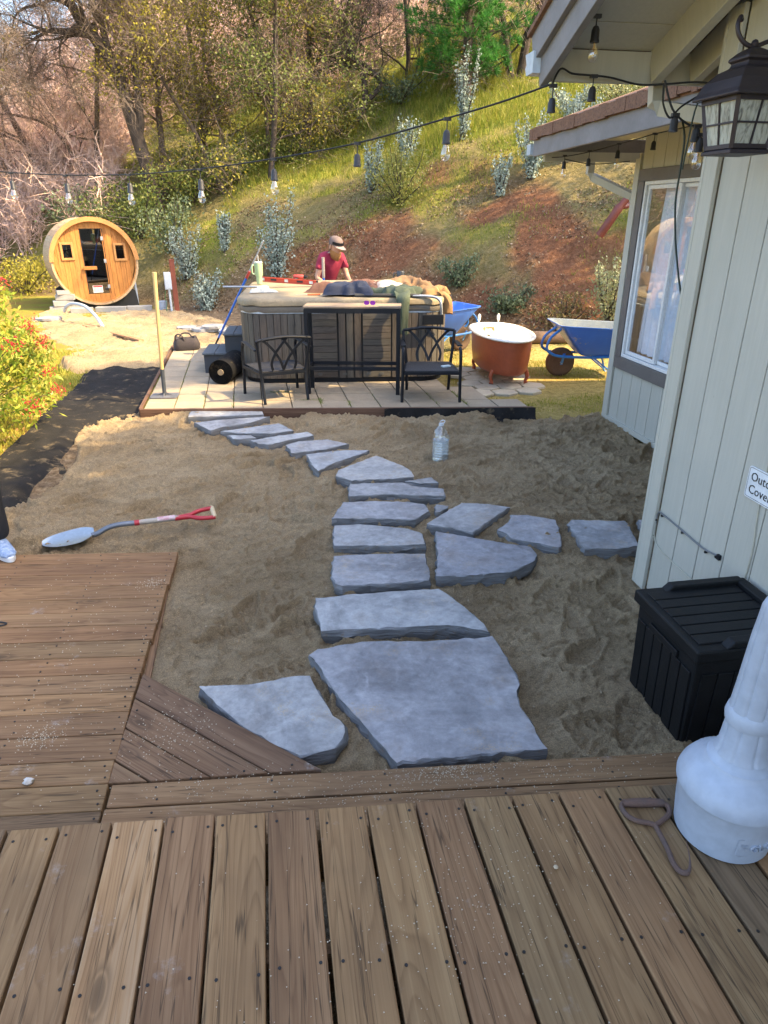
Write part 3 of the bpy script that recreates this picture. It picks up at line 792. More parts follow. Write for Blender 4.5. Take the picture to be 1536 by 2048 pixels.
# ------------------------------------------------------------------ string lights
FIL = simple('filament', (.75, .45, .12), None, 5, .4, metal=.6)
SOCK = simple('lamp_socket', (.03, .03, .034), None, 9, .5)
def lamp(parent, x, y, z, drop, bulb=True, tilt=(0, 0), s=1.0):
    """z: cable height; drop: length of the thin lead above the socket"""
    h = MB()
    h.box((0, 0, 0), (.034, .018, .014)).tube([(0, 0, 0), (0, 0, -drop)], .0028, 6)
    h.lathe([(.004, -drop + .004), (.011, -drop), (.0165, -drop - .012), (.0175, -drop - .045), (.0195, -drop - .048), (.0195, -drop - .056), (.015, -drop - .057)][::-1], 14)
    o = h.build('lamp_holder', SOCK, parent, smooth=35, loc=(x, y, z), rot=(tilt[0], tilt[1], 0))
    if s != 1: o.scale = (s, s, s)
    if bulb:
        zb = -drop - .056
        MB().lathe([(.012, zb), (.0135, zb - .008), (.021, zb - .030), (.0235, zb - .044), (.021, zb - .058), (.012, zb - .069), (.0, zb - .072)][::-1], 16).build('bulb', GLASS, o, smooth=True)
        f = MB().tube([(0, 0, zb), (0, 0, zb - .018)], .003, 6)
        pts = [(.006 * math.cos(t * 2.4), .006 * math.sin(t * 2.4), zb - .018 - .026 * t / 7) for t in range(8)]
        f.tube(pts, .0012, 5); f.build('filament', FIL, o)
    return o
def spline(pts, k=6):
    pts = [Vector(p) for p in pts]; out = []
    for i in range(len(pts) - 1):
        p0 = pts[max(i - 1, 0)]; p1 = pts[i]; p2 = pts[i + 1]; p3 = pts[min(i + 2, len(pts) - 1)]
        for j in range(k):
            t = j / k
            out.append(.5 * ((2 * p1) + (p2 - p0) * t + (2 * p0 - 5 * p1 + 4 * p2 - p3) * t * t + (3 * p1 - p0 - 3 * p2 + p3) * t ** 3))
    return out + [pts[-1]]
sl = thing('string_light', 'string of clear bulbs hung across the yard from the near eave corner to the left', 'string light')
MB().tube(spline([(1.32, 3.41, 2.15), (1.141, 3.56, 2.097), (.934, 3.742, 2.049), (.529, 4.097, 1.964), (.087, 4.485, 1.910), (-.371, 4.887, 1.873), (-.878, 5.333, 1.858), (-1.402, 5.793, 1.872), (-1.9, 6.23, 1.906), (-2.6, 6.86, 1.97), (-3.4, 7.56, 2.09), (-4.3, 8.35, 2.27)]), .0046, 6).build('cable', CORD, sl)
for (x, y, z, dr, bl) in ((.934, 3.742, 2.045, .048, True), (.529, 4.097, 1.962, .05, False), (.085, 4.487, 1.906, .05, True), (-.371, 4.887, 1.870, .055, True), (-.88, 5.335, 1.856, .05, True), (-1.395, 5.787, 1.868, .05, True), (-1.905, 6.235, 1.902, .052, True), (-3.0, 7.2, 2.02, .05, True)):
    lamp(sl, x, y, z, dr, bl, s=1.06, tilt=(0, .03))
sp = tag(MB().tube([(-4.3, 8.4, -.4), (-4.3, 8.38, 1.2), (-4.3, 8.35, 2.32)], [.04, .035, .03], 10).build('wooden_post', EDGE, smooth=True), 'slim post beyond the left edge that carries the string of bulbs', 'post')
s2 = thing('string_light', 'string of bulbs looped along the underside of the near eave by the lantern', 'string light')
MB().tube(spline([(1.335, 3.42, 2.150), (1.365, 3.405, 2.212), (1.42, 3.40, 2.195), (1.505, 3.398, 2.19), (1.605, 3.40, 2.184), (1.751, 3.40, 2.160), (1.86, 3.35, 2.158), (1.97, 3.30, 2.160), (1.99, 3.20, 2.130), (1.86, 3.2, 2.05), (1.815, 3.2, 2.006), (1.772, 3.2, 2.06), (1.762, 3.2, 2.13)]), .0046, 6).build('cable', CORD, s2)
MB().tube(spline([(1.775, 3.22, 2.15), (1.82, 3.2, 2.04), (1.90, 3.2, 1.985), (1.945, 3.19, 1.978), (1.99, 3.15, 1.99), (2.0, 3.1, 2.04)]), .0046, 6).build('cable', CORD, s2)
MB().tube(spline([(2.02, 3.1, 2.12), (1.955, 3.16, 2.11), (1.915, 3.17, 2.05), (1.90, 3.17, 1.9), (1.895, 3.17, 1.80)]), .0040, 6).build('cable', simple('green_cord', (.012, .03, .02), None, 8, .5), s2)
lamp(s2, 1.421, 3.2, 2.365, .036, True); lamp(s2, 1.52, 3.39, 2.185, .042, False); lamp(s2, 1.343, 3.42, 2.148, .050, False)
lamp(s2, 1.838, 3.2, 2.018, .010, False); lamp(s2, 1.947, 3.19, 1.975, .006, True, (.05, .02)); lamp(s2, 1.965, 3.18, 1.94, .012, True)
s3 = thing('string_light', 'string of bulbs under the eave of the far wing above the window', 'string light')
MB().tube(spline([(2.60, 6.5, 2.075), (2.636, 6.3, 2.07), (2.724, 6.0, 2.085), (2.828, 5.7, 2.12), (2.845, 5.4, 2.135), (2.85, 5.2, 2.145), (2.86, 4.7, 2.15)]), .0042, 6).build('cable', CORD, s3)
MB().tube(spline([(2.70, 6.45, 2.06), (2.95, 6.4, 2.02), (3.25, 6.3, 2.04)]), .0042, 6).build('cable', CORD, s3)
lamp(s3, 2.636, 6.3, 2.075, .045, True); lamp(s3, 2.724, 6.0, 2.09, .055, False); lamp(s3, 2.828, 5.7, 2.12, .045, True); lamp(s3, 2.85, 5.2, 2.145, .048, False)
hc = MB().tube(spline([(2.58, 4.45, 2.20), (2.60, 4.382, 2.05), (2.6, 4.371, 1.864), (2.6, 4.368, 1.692), (2.6, 4.317, 1.515), (2.6, 4.261, 1.382), (2.6, 4.17, 1.206), (2.605, 4.105, 1.105), (2.63, 4.0, 1.0), (2.7, 3.8, .9)]), .0062, 8)
tag(hc.build('hanging_cable', _mc['green_cord'], smooth=True), 'dark green cable hanging loosely in front of the window', 'cable')
# cables clipped to the near wall
wc = thing('wall_cable', 'thin grey cable clipped across the near wall above the storage box', 'cable')
CBL = simple('grey_cable', (.17, .18, .19), None, 9, .6)
MB().tube(spline([(1.944, 2.963, .12), (1.942, 2.961, .16), (1.942, 2.945, .190), (1.942, 2.916, .193), (1.942, 2.728, .185), (1.942, 2.616, .178), (1.942, 2.531, .178), (1.942, 2.443, .193)]), .0045, 6).build('cable', CBL, wc)
for (yy, zz) in ((2.916, .193), (2.728, .185), (2.531, .178), (2.455, .192), (2.962, .15), (2.966, .06)):
    MB().lathe([(.0, .006), (.007, .004), (.007, -.004), (0, -.006)], 8, m=Matrix.Rotation(R(90), 3, 'Y')).build('cable_clip', BLACKM, wc, loc=(1.941, yy, zz - .009))
q = MB().box((0, 0, 0), (.012, .02, .024)).build('cable_end', BLACKM, wc, loc=(1.941, 2.437, .190))
wb = MB().tube(spline([(1.946, 2.962, .14), (1.945, 2.958, .043), (1.945, 2.888, .002), (1.945, 2.777, -.007), (1.945, 2.587, -.014)]), .003, 6)
tag(wb.build('wall_cable', simple('beige_cable', (.48, .47, .38), None, 9, .6)), 'thin beige cable drooping on the near wall behind the storage box', 'cable')
wb = MB().tube(spline([(1.945, 2.29, .9), (1.945, 2.282, .707), (1.945, 2.273, .492), (1.945, 2.251, .308), (1.945, 2.257, .187), (1.945, 2.272, .160), (1.945, 2.286, .165)]), .003, 6)
tag(wb.build('wall_cable', _mc['beige_cable']), 'thin pale cable hanging below the white sign', 'cable')

# ------------------------------------------------------------------ text helper
def text_mesh(txt, size, depth, mat, name='lettering'):
    cu = bpy.data.curves.new('txt', 'FONT'); cu.body = txt; cu.size = size; cu.extrude = depth; cu.resolution_u = 2
    to = bpy.data.objects.new('txt', cu); COL.objects.link(to)
    dg = bpy.context.evaluated_depsgraph_get()
    me = bpy.data.meshes.new_from_object(to.evaluated_get(dg))
    bpy.data.objects.remove(to); me.name = name
    me.materials.clear(); me.materials.append(mat)
    return me
def rrect(w_, h_, r, n=5):
    o = []
    for cx, cy, a in ((w_ / 2 - r, h_ / 2 - r, 0), (-w_ / 2 + r, h_ / 2 - r, 90), (-w_ / 2 + r, -h_ / 2 + r, 180), (w_ / 2 - r, -h_ / 2 + r, 270)):
        for k in range(n + 1):
            t = R(a + 90 * k / n); o.append((cx + r * math.cos(t), cy + r * math.sin(t)))
    return o
INK = simple('black_ink', (.012, .012, .014), None, 9, .5)
# sign on the wall: local x -> -Y, local y -> Z
MS = Matrix(((0, 0, -1), (-1, 0, 0), (0, 1, 0)))
sg = thing('wall_sign', 'white sign with black lettering on the near wall, cut by the right edge', 'sign', (WX - .004, 2.374, .522))
SW = .36; SH = .136
MB().prism([(p[0] + SW / 2, p[1] + SH / 2) for p in rrect(SW, SH, .012)], 0, .004, m=MS).build('plate', simple('sign_white', (.78, .82, .86), None, 5, .4), sg)
fr = MB(); o_ = rrect(SW - .010, SH - .010, .009); i_ = rrect(SW - .0135, SH - .0135, .0075)
n_ = len(o_)
vs = [MS @ Vector((p[0] + SW / 2, p[1] + SH / 2, .0048)) for p in o_ + i_]
fr.add(vs, [(k, (k + 1) % n_, n_ + (k + 1) % n_, n_ + k) for k in range(n_)]).build('border', INK, sg)
for t_, zz in (('Outdoor', .078), ('Cover', .024)):
    me = text_mesh(t_, .054, .0004, INK)
    me.transform(Matrix.Translation((.020, zz, .0052))); me.transform(MS.to_4x4())
    link('lettering', me, sg)

# ------------------------------------------------------------------ lantern
ln = thing('wall_lantern', 'black carriage lantern with seeded glass on a scrolled bracket on the near wall', 'lantern', (1.735, 2.57, 1.815), R(3))
LB = simple('lantern_iron', (.035, .028, .034), (.055, .045, .05), 9, .5, .1, 90, metal=.5)
def sq(w_, z): return [(-w_ / 2, -w_ / 2, z), (w_ / 2, -w_ / 2, z), (w_ / 2, w_ / 2, z), (-w_ / 2, w_ / 2, z)]
MB().loft([sq(.165, 0), sq(.165, .012), sq(.145, .018)]).build('base_plate', LB, ln, bev=.002)
gt, g0, g1 = .165, .018, .178
w0, w1 = .142, .192
fr = MB()
for sx in (-1, 1):
    for sy in (-1, 1):
        fr.bar((sx * w0 / 2, sy * w0 / 2, g0), (sx * w1 / 2, sy * w1 / 2, g1), .014, .014)
for z_, w_ in ((g0 + .007, w0), (g1 - .007, w1)):
    for s in (-1, 1):
        fr.box((0, s * w_ / 2, z_), (w_, .014, .014)).box((s * w_ / 2, 0, z_), (.014, w_, .014))
fr.build('frame', LB, ln)
SEED = None
m, nt, bs = nmat('seeded_glass'); v = coords(nt, 'Object', (14, 14, 3.5))
nn = noise(nt, v, 3.0, 3, .6, 1.5)
bs.inputs['Base Color'].default_value = (.62, .64, .56, 1); bs.inputs['Roughness'].default_value = .12
bs.inputs['Transmission Weight'].default_value = .45; bs.inputs['IOR'].default_value = 1.3
nt.links.new(ramp(nt, nn, [(.3, (.25, .25, .22)), (.5, (.66, .68, .6)), (.7, (.8, .82, .74))]), bs.inputs['Base Color'])
bump(nt, bs, nn, .6, .01)
for ax in range(4):
    a = R(90 * ax); mz = Matrix.Rotation(a, 3, 'Z')
    pts = [mz @ Vector(p) for p in ((-w0 / 2 + .006, -w0 / 2, g0 + .01), (w0 / 2 - .006, -w0 / 2, g0 + .01), (w1 / 2 - .006, -w1 / 2, g1 - .01), (-w1 / 2 + .006, -w1 / 2, g1 - .01))]
    off = mz @ Vector((0, .004, 0))
    pn = MB().add([p for p in pts] + [p + off for p in pts], [(0, 1, 2, 3), (7, 6, 5, 4), (0, 4, 5, 1), (1, 5, 6, 2), (2, 6, 7, 3), (3, 7, 4, 0)]).build('pane', m, ln)
    mu = MB(); mid0 = (pts[0] + pts[1]) / 2; mid1 = (pts[2] + pts[3]) / 2
    mu.bar(mid0 - off * .5, mid1 - off * .5, .006, .006); mu.bar((pts[0] + pts[3]) / 2 - off * .5, (pts[1] + pts[2]) / 2 - off * .5, .006, .006)
    mu.build('glazing_bar', LB, ln)
MB().loft([sq(.25, g1), sq(.255, g1 + .006), sq(.235, g1 + .022), sq(.205, g1 + .055), sq(.15, g1 + .085), sq(.10, g1 + .098), sq(.092, g1 + .110), sq(.112, g1 + .118), sq(.108, g1 + .126), sq(.075, g1 + .142), sq(.05, g1 + .150), sq(.03, g1 + .155)]).build('roof', LB, ln, bev=.003)
zt = g1 + .155
MB().lathe([(0, zt), (.010, zt + .004), (.013, zt + .014), (.009, zt + .022), (0, zt + .026)], 12).build('finial', LB, ln, smooth=True)
MB().tube(spline([(-.035, .045, zt + .088), (-.052, .03, zt + .094), (-.066, .02, zt + .07), (-.06, .012, zt + .038), (-.035, .004, zt + .012), (0, 0, zt + .004), (.05, 0, zt + .02), (.11, 0, zt + .038), (.17, 0, zt + .03), (.21, 0, zt - .02)]), .0075, 8).build('scroll_arm', LB, ln, smooth=True)
MB().box((.212, 0, zt - .04), (.018, .10, .2)).build('back_plate', LB, ln, bev=.004)

# ------------------------------------------------------------------ storage box
bx = thing('storage_box', 'black resin deck storage box with slatted lid against the near wall', 'storage box', (1.685, 2.03, ZS))
W2, L2, Hb = .238, .222, .405                # half depth (x), half length (y), body height
MB().loft([[(-W2 + .025, -L2 + .02, 0), (W2 - .02, -L2 + .02, 0), (W2 - .02, L2 - .02, 0), (-W2 + .025, L2 - .02, 0)], [(-W2 + .012, -L2 + .012, Hb), (W2 - .012, -L2 + .012, Hb), (W2 - .012, L2 - .012, Hb), (-W2 + .012, L2 - .012, Hb)]]).build('body', DARKPL, bx, bev=.008)
n_ = 6
for k in range(n_):
    yy = -L2 + .03 + (2 * L2 - .06) * (k + .5) / n_
    wd = (2 * L2 - .06) / n_ - .006
    MB().box((0, 0, 0), (.010, wd, Hb - .075)).build('panel', DARKPL, bx, bev=.003, loc=(-W2 + .0165, yy, Hb / 2 - .025), rot=(0, R(-1.8), 0))
    xx = -W2 + .04 + (2 * W2 - .07) * (k + .5) / n_
    MB().box((0, 0, 0), ((2 * W2 - .07) / n_ - .006, .010, Hb - .075)).build('panel', DARKPL, bx, bev=.003, loc=(xx, -L2 + .0155, Hb / 2 - .025), rot=(R(1.2), 0, 0))
MB().box((-W2 + .008, 0, Hb - .045), (.012, .20, .03)).build('handle_lip', DARKPL, bx, bev=.004)
lid = MB().box((0, 0, Hb + .028), (2 * W2 + .012, 2 * L2 + .016, .052)).build('lid', DARKPL, bx, bev=.008)
for k in range(6):
    yy = -L2 + .035 + (2 * L2 - .07) * (k + .5) / 6
    MB().box((-.012, yy, Hb + .055), (2 * W2 - .075, (2 * L2 - .07) / 6 - .0055, .010)).build('lid_slat', DARKPL, lid, bev=.003)
for s in (-1, 1):
    MB().prism([(-.14, 0), (-.11, .028), (.215, .028), (.215, 0)], -.022, .022, m=Matrix(((1, 0, 0), (0, 0, 1), (0, 1, 0)))).build('lid_rail', DARKPL, lid, bev=.006, loc=(.01, s * (L2 - .018), Hb + .052))
MB().box((W2 - .02, 0, Hb + .064), (.045, 2 * L2 - .02, .028)).build('lid_rail', DARKPL, lid, bev=.006)

# ------------------------------------------------------------------ outdoor ashtray
ah = thing('outdoor_ashtray', 'white plastic smokers receptacle with bucket base and tall neck at right edge of deck', 'ashtray', (1.185, 1.235, 0.003), R(-8))
MB().lathe([(.118, 0), (.126, .004), (.134, .09), (.137, .150), (.140, .158), (.137, .160)], 48).build('bucket', WHITEP, ah, smooth=35)
MB().lathe([(.137, .160), (.145, .163), (.146, .176), (.140, .196), (.124, .222), (.100, .243), (.086, .254), (.083, .262), (.076, .266), (.066, .285), (.062, .29)], 48).build('dome', WHITEP, ah, smooth=35)
def star(r, z, k=8, d=.06, n=96):
    o = []
    for j in range(n):
        a = 2 * math.pi * j / n; t = (math.cos(k * a) + 1) / 2
        o.append((r * (1 - d * t ** 12) * math.cos(a), r * (1 - d * t ** 12) * math.sin(a), z))
    return o
MB().loft([star(.070, .284), star(.062, .30), star(.057, .375), star(.056, .386)]).build('neck', WHITEP, ah, smooth=50)
MB().lathe([(.056, .383), (.061, .387), (.064, .405), (.060, .425), (.052, .435)], 40).build('collar', WHITEP, ah, smooth=35)
MB().loft([star(.057, .428), star(.053, .50), star(.047, .65), star(.043, .70), star(.041, .735, d=.04), star(.036, .752, d=.02), star(.022, .762, d=0)]).build('stem', WHITEP, ah, smooth=50)
# embossed panel and lettering wrapped on the bucket
def wrap(me, a0, r0, z0):
    for v_ in me.vertices:
        a = a0 + v_.co.x / r0; r = r0 + v_.co.z
        v_.co = (r * math.cos(a), r * math.sin(a), z0 + v_.co.y)
    return me
pn = MB(); o_ = rrect(.125, .066, .01); i_ = rrect(.121, .062, .008)
n_ = len(o_)
def dens(l): return l
pn.add([(p[0], p[1], .0034) for p in o_] + [(p[0], p[1], .0034) for p in i_], [(k, (k + 1) % n_, n_ + (k + 1) % n_, n_ + k) for k in range(n_)])
PA = R(-78)
link('embossed_border', wrap(pn.mesh('embossed_border', WHITEP), PA, .1335, .072), ah)
me = text_mesh('GLO', .032, .0028, WHITEP); me.transform(Matrix.Translation((-.028, -.012, .0012)))
link('embossed_lettering', wrap(me, PA, .1335, .072), ah)
wg = MB()
for s in (-1, 1):
    for k in range(4):
        wg.add([(s * .034, .010 - k * .006, .002), (s * (.054 - k * .004), .010 - k * .006 + .001, .002), (s * (.054 - k * .004), .008 - k * .006, .002), (s * .034, .0072 - k * .006, .002)], [(0, 1, 2, 3) if s < 0 else (3, 2, 1, 0)])
link('embossed_emblem', wrap(wg.mesh('embossed_emblem', WHITEP), PA, .1337, .075), ah)

# ------------------------------------------------------------------ hand hook on the deck
hk = thing('hand_hook', 'rusty steel hay hook with looped handle lying on the deck', 'hook', (0, 0, .007))
MB().tube([(.944, 1.353, .004), (.985, 1.347, .005), (1.025, 1.341, .005), (1.064, 1.334, .004)], [.011, .0135, .0135, .011], 10).build('handle', RUST, hk, smooth=True)
MB().tube(spline([(.944, 1.353, .003), (.934, 1.34, .003), (.936, 1.31, .003), (.955, 1.288, .002), (.985, 1.276, .001), (1.0, 1.266, .001)]), .0074, 8).build('loop', RUST, hk, smooth=True)
MB().tube(spline([(1.064, 1.334, .003), (1.071, 1.32, .003), (1.060, 1.296, .002), (1.028, 1.278, .001), (1.0, 1.266, .001)]), .0074, 8).build('loop', RUST, hk, smooth=True)
MB().tube(spline([(1.0, 1.268, .001), (.998, 1.24, .0), (.993, 1.19, 0), (.984, 1.145, 0), (.988, 1.116, .001), (1.006, 1.110, .004), (1.022, 1.13, .012), (1.036, 1.165, .02), (1.044, 1.19, .026)]), [.0076] * 30 + [.006, .0055, .005, .0045, .004, .0035, .003, .0025, .002, .0018, .0016, .0014, .0012, .001, .001, .0008, .0008, .0008, .0006], 8).build('hook', RUST, hk, smooth=True)

# ================================================================== STEPPING STONES
m, nt, bs = nmat('bluestone')
v = coords(nt, 'Object', offs=True)
n1 = noise(nt, v, 2.6, 6, .66, .6); n2 = noise(nt, v, 22, 5, .7); n3 = noise(nt, v, 7, 5, .62, 1.2)
col = ramp(nt, n1, [(.30, (.185, .185, .19)), (.44, (.262, .266, .275)), (.56, (.345, .35, .36)), (.70, (.29, .268, .25))])
col = mixc(nt, ramp(nt, n3, [(.54, (0, 0, 0)), (.76, (.6, .6, .6))]), col, (.46, .465, .475))
col = mixc(nt, ramp(nt, noise(nt, v, 3.7, 4, .6), [(.56, (0, 0, 0)), (.72, (.6, .6, .6))]), col, (.20, .18, .165))
col = mixc(nt, .6, col, ramp(nt, n2, [(.3, (.6, .6, .6)), (.7, (1.28, 1.28, 1.28))]), 'MULTIPLY')
dust = math_(nt, 'MULTIPLY', ramp(nt, noise(nt, v, 4.5, 5, .75), [(.55, (0, 0, 0)), (.7, (1, 1, 1))]), ramp(nt, noise(nt, v, 180, 2), [(.45, (0, 0, 0)), (.6, (1, 1, 1))]))
col = mixc(nt, math_(nt, 'MULTIPLY', dust, .85), col, (.40, .315, .205))
oi = nt.nodes.new('ShaderNodeObjectInfo')
col = mixc(nt, 1, col, ramp(nt, oi.outputs['Random'], [(0, (.80, .80, .86)), (.25, (1.02, 1.0, .96)), (.5, (.92, .90, .93)), (.75, (1.1, 1.1, 1.08)), (1, (.95, .97, 1.0))]), 'MULTIPLY')
nt.links.new(col, bs.inputs['Base Color']); bs.inputs['Roughness'].default_value = .78; bs.inputs['Specular IOR Level'].default_value = .35
bump(nt, bs, math_(nt, 'ADD', math_(nt, 'MULTIPLY', n3, .6), math_(nt, 'MULTIPLY', n2, .4)), .5, .02)
STONEM = m
m, nt, bs = nmat('bluestone_edge'); v = coords(nt, 'Object', (3, 3, 60), offs=True)
nn = noise(nt, v, 2.0, 5, .7); n2 = noise(nt, coords(nt, 'Object', offs=True), 30, 4, .7)
col = ramp(nt, nn, [(.3, (.125, .13, .14)), (.5, (.19, .197, .21)), (.7, (.25, .255, .26))])
col = mixc(nt, ramp(nt, n2, [(.55, (0, 0, 0)), (.7, (.7, .7, .7))]), col, (.20, .15, .10))
nt.links.new(col, bs.inputs['Base Color']); bs.inputs['Roughness'].default_value = .85; bump(nt, bs, nn, .9, .02)
STONEE = m
STONES = {
 'A': [(0.077, 2.575), (0.123, 2.611), (0.287, 2.633), (0.45, 2.625), (0.586, 2.594), (0.775, 2.583), (0.946, 2.576), (0.95, 2.484), (0.958, 2.369), (0.955, 2.279), (0.95, 2.212), (0.908, 2.145), (0.902, 2.083), (0.914, 2.029), (0.914, 1.921), (0.924, 1.839), (0.75, 1.849), (0.563, 1.86), (0.377, 1.866), (0.355, 1.861), (0.328, 1.937), (0.275, 2.054), (0.228, 2.149), (0.188, 2.248), (0.156, 2.351), (0.128, 2.46)],
 'B': [(-0.402, 2.426), (-0.178, 2.409), (-0.121, 2.413), (-0.009, 2.429), (0.071, 2.428), (0.083, 2.363), (0.116, 2.244), (0.153, 2.154), (0.189, 2.09), (0.175, 2.016), (0.131, 1.97), (0.074, 1.96), (0.005, 1.952), (-0.071, 2.016), (-0.136, 2.08), (-0.194, 2.131), (-0.295, 2.265), (-0.361, 2.362)],
 'C': [(0.139, 3.059), (0.306, 3.068), (0.558, 3.07), (0.799, 3.061), (0.852, 2.966), (0.902, 2.83), (0.938, 2.704), (0.948, 2.63), (0.84, 2.693), (0.728, 2.718), (0.59, 2.73), (0.383, 2.739), (0.146, 2.762), (0.149, 2.823), (0.136, 2.933)],
 'D': [(0.282, 3.53), (0.497, 3.519), (0.772, 3.48), (0.818, 3.467), (0.795, 3.3), (0.773, 3.155), (0.624, 3.153), (0.484, 3.163), (0.293, 3.174), (0.257, 3.201), (0.248, 3.281), (0.265, 3.416)],
 'E': [(0.323, 3.954), (0.482, 3.946), (0.671, 3.878), (0.783, 3.824), (0.839, 3.762), (0.856, 3.725), (0.845, 3.587), (0.653, 3.603), (0.296, 3.675)],
 'F': [(0.423, 4.321), (0.612, 4.311), (0.836, 4.262), (0.973, 4.197), (0.981, 4.073), (0.857, 3.958), (0.57, 4.024), (0.317, 4.058)],
 'G': [(1.235, 4.175), (1.406, 4.126), (1.542, 4.054), (1.435, 3.959), (1.318, 3.845), (1.175, 3.707), (1.054, 3.797), (0.917, 3.874), (1.042, 4.004)],
 'H': [(0.95, 3.751), (1.11, 3.666), (1.299, 3.545), (1.47, 3.459), (1.468, 3.351), (1.425, 3.283), (1.249, 3.184), (1.04, 3.172), (0.816, 3.187), (0.888, 3.431)],
 'I': [(1.514, 3.927), (1.615, 3.91), (1.771, 3.808), (1.716, 3.618), (1.652, 3.429), (1.625, 3.418), (1.508, 3.501), (1.388, 3.587), (1.381, 3.656), (1.339, 3.715), (1.454, 3.823)],
 'J': [(1.87, 3.792), (2.208, 3.71), (2.198, 3.645), (2.121, 3.352), (1.966, 3.346), (1.776, 3.371), (1.825, 3.725)],
 'K': [(2.311, 3.719), (2.426, 3.7), (2.437, 3.606), (2.316, 3.451), (2.242, 3.532)],
 'Ls': [(1.051, 4.176), (1.128, 4.138), (1.056, 4.061), (1.02, 4.047)],
 'M': [(0.507, 4.663), (0.898, 4.627), (0.959, 4.547), (1.173, 4.451), (1.144, 4.319), (0.785, 4.417), (0.473, 4.43)],
 'N': [(0.925, 4.644), (1.139, 4.699), (1.162, 4.576), (1.029, 4.589)],
 'O': [(0.446, 4.956), (0.797, 5.264), (0.955, 5.013), (1.012, 4.886), (1.012, 4.729), (0.916, 4.723), (0.529, 4.722), (0.427, 4.847)],
 'Pq': [(0.227, 5.384), (0.529, 5.44), (0.763, 5.402), (0.576, 5.249), (0.414, 5.127), (0.298, 4.981), (0.278, 5.03)],
 'Q': [(0.063, 5.655), (0.186, 5.749), (0.437, 5.767), (0.61, 5.622), (0.362, 5.495), (0.104, 5.446), (0.099, 5.538)],
 'R': [(-0.236, 5.848), (-0.022, 5.933), (0.274, 6.027), (0.33, 5.905), (0.118, 5.819), (-0.087, 5.696), (-0.165, 5.749)],
 'S': [(-0.434, 6.031), (-0.239, 5.999), (-0.184, 5.911), (-0.379, 5.901)],
 'T': [(-0.517, 6.17), (-0.354, 6.221), (0.023, 6.347), (0.147, 6.093), (-0.039, 6.028), (-0.276, 6.067)],
 'U': [(-0.778, 6.499), (-0.538, 6.558), (-0.061, 6.61), (-0.245, 6.425), (-0.524, 6.302), (-0.611, 6.218)],
 'V': [(-0.85, 6.929), (-0.14, 6.851), (-0.12, 6.694), (-0.447, 6.688), (-0.858, 6.704)],
}

SLAB = {
 'A': 'largest bluestone slab at the foot of the path against the deck edge',
 'B': 'pointed bluestone slab beside the diagonal deck boards, left of the largest slab',
 'C': 'wide bluestone slab with a rounded right end, directly above the largest slab',
 'D': 'squarish bluestone slab below the left-hand slab where the path forks',
 'E': 'bluestone step with a wavy bluish front edge, second below the fork',
 'F': 'bluestone step with a slanted right corner level with the fork in the path',
 'G': 'diamond-shaped bluestone slab starting the branch towards the house',
 'H': 'large wedge-shaped bluestone slab right of the main path',
 'I': 'five-sided bluestone slab with a dark broken front edge on the house branch',
 'J': 'flat purplish bluestone slab nearest the house wall',
 'K': 'bluestone slab half hidden behind the corner of the near wall',
 'Ls': 'tiny triangular stone chip beside the fork in the path',
 'M': 'long bluestone step just below the pentagon-shaped stone',
 'N': 'small sliver of bluestone right of the pentagon-shaped stone',
 'O': 'pentagon-shaped bluestone in the bend of the path',
 'Pq': 'triangular bluestone step with a dark undercut side above the pentagon stone',
 'Q': 'six-sided bluestone step, sixth from the patio end of the path',
 'R': 'bluestone step tilted to the upper right, fifth along the path from the patio',
 'S': 'smallest bluestone wedge at the left side of the upper path',
 'T': 'thin bluestone step, third from the patio',
 'U': 'pointed bluestone step, second from the patio',
 'V': 'bluestone step touching the timber edge of the patio'}
rs = random.Random(8)
for k, poly in STONES.items():
    n = len(poly)
    cx = sum(p[0] for p in poly) / n; cy = sum(p[1] for p in poly) / n
    ar = sum(poly[i][0] * poly[(i + 1) % n][1] - poly[(i + 1) % n][0] * poly[i][1] for i in range(n))
    if ar < 0: poly = poly[::-1]
    pts = []
    for i in range(n):
        a = Vector(poly[i]) - Vector((cx, cy)); b = Vector(poly[(i + 1) % n]) - Vector((cx, cy))
        m_ = max(1, int((b - a).length / .035))
        nn = Vector((b.y - a.y, a.x - b.x)).normalized()
        for j in range(m_):
            p = a.lerp(b, j / m_)
            pts.append((p + nn * rs.gauss(0, .0028), nn))
    rings = []
    zt = 0.0; tk = .085
    for (z, off, jit) in ((-tk, -.004, .004), (-.05, .004, .006), (-.028, .006, .006), (-.007, .003, .005), (-.0012, .000, .002), (zt, -.004, .002)):
        rings.append([(p.x + q.x * (off + rs.gauss(0, jit)), p.y + q.y * (off + rs.gauss(0, jit)), z + (rs.gauss(0, .004) if -.06 < z < -.005 else rs.gauss(0, .0008))) for p, q in pts])
    b_ = MB().loft(rings)
    np_ = len(pts); b_.mi = [1] * (np_ * 4) + [0] * (len(b_.f) - np_ * 4)
    o = b_.build('stepping_stone', [STONEM, STONEE], smooth=38, loc=(cx, cy, -.225), rot=(rs.gauss(0, .006), rs.gauss(0, .006), 0))
    tag(o, SLAB[k], 'stone', 'bluestone stepping stones')

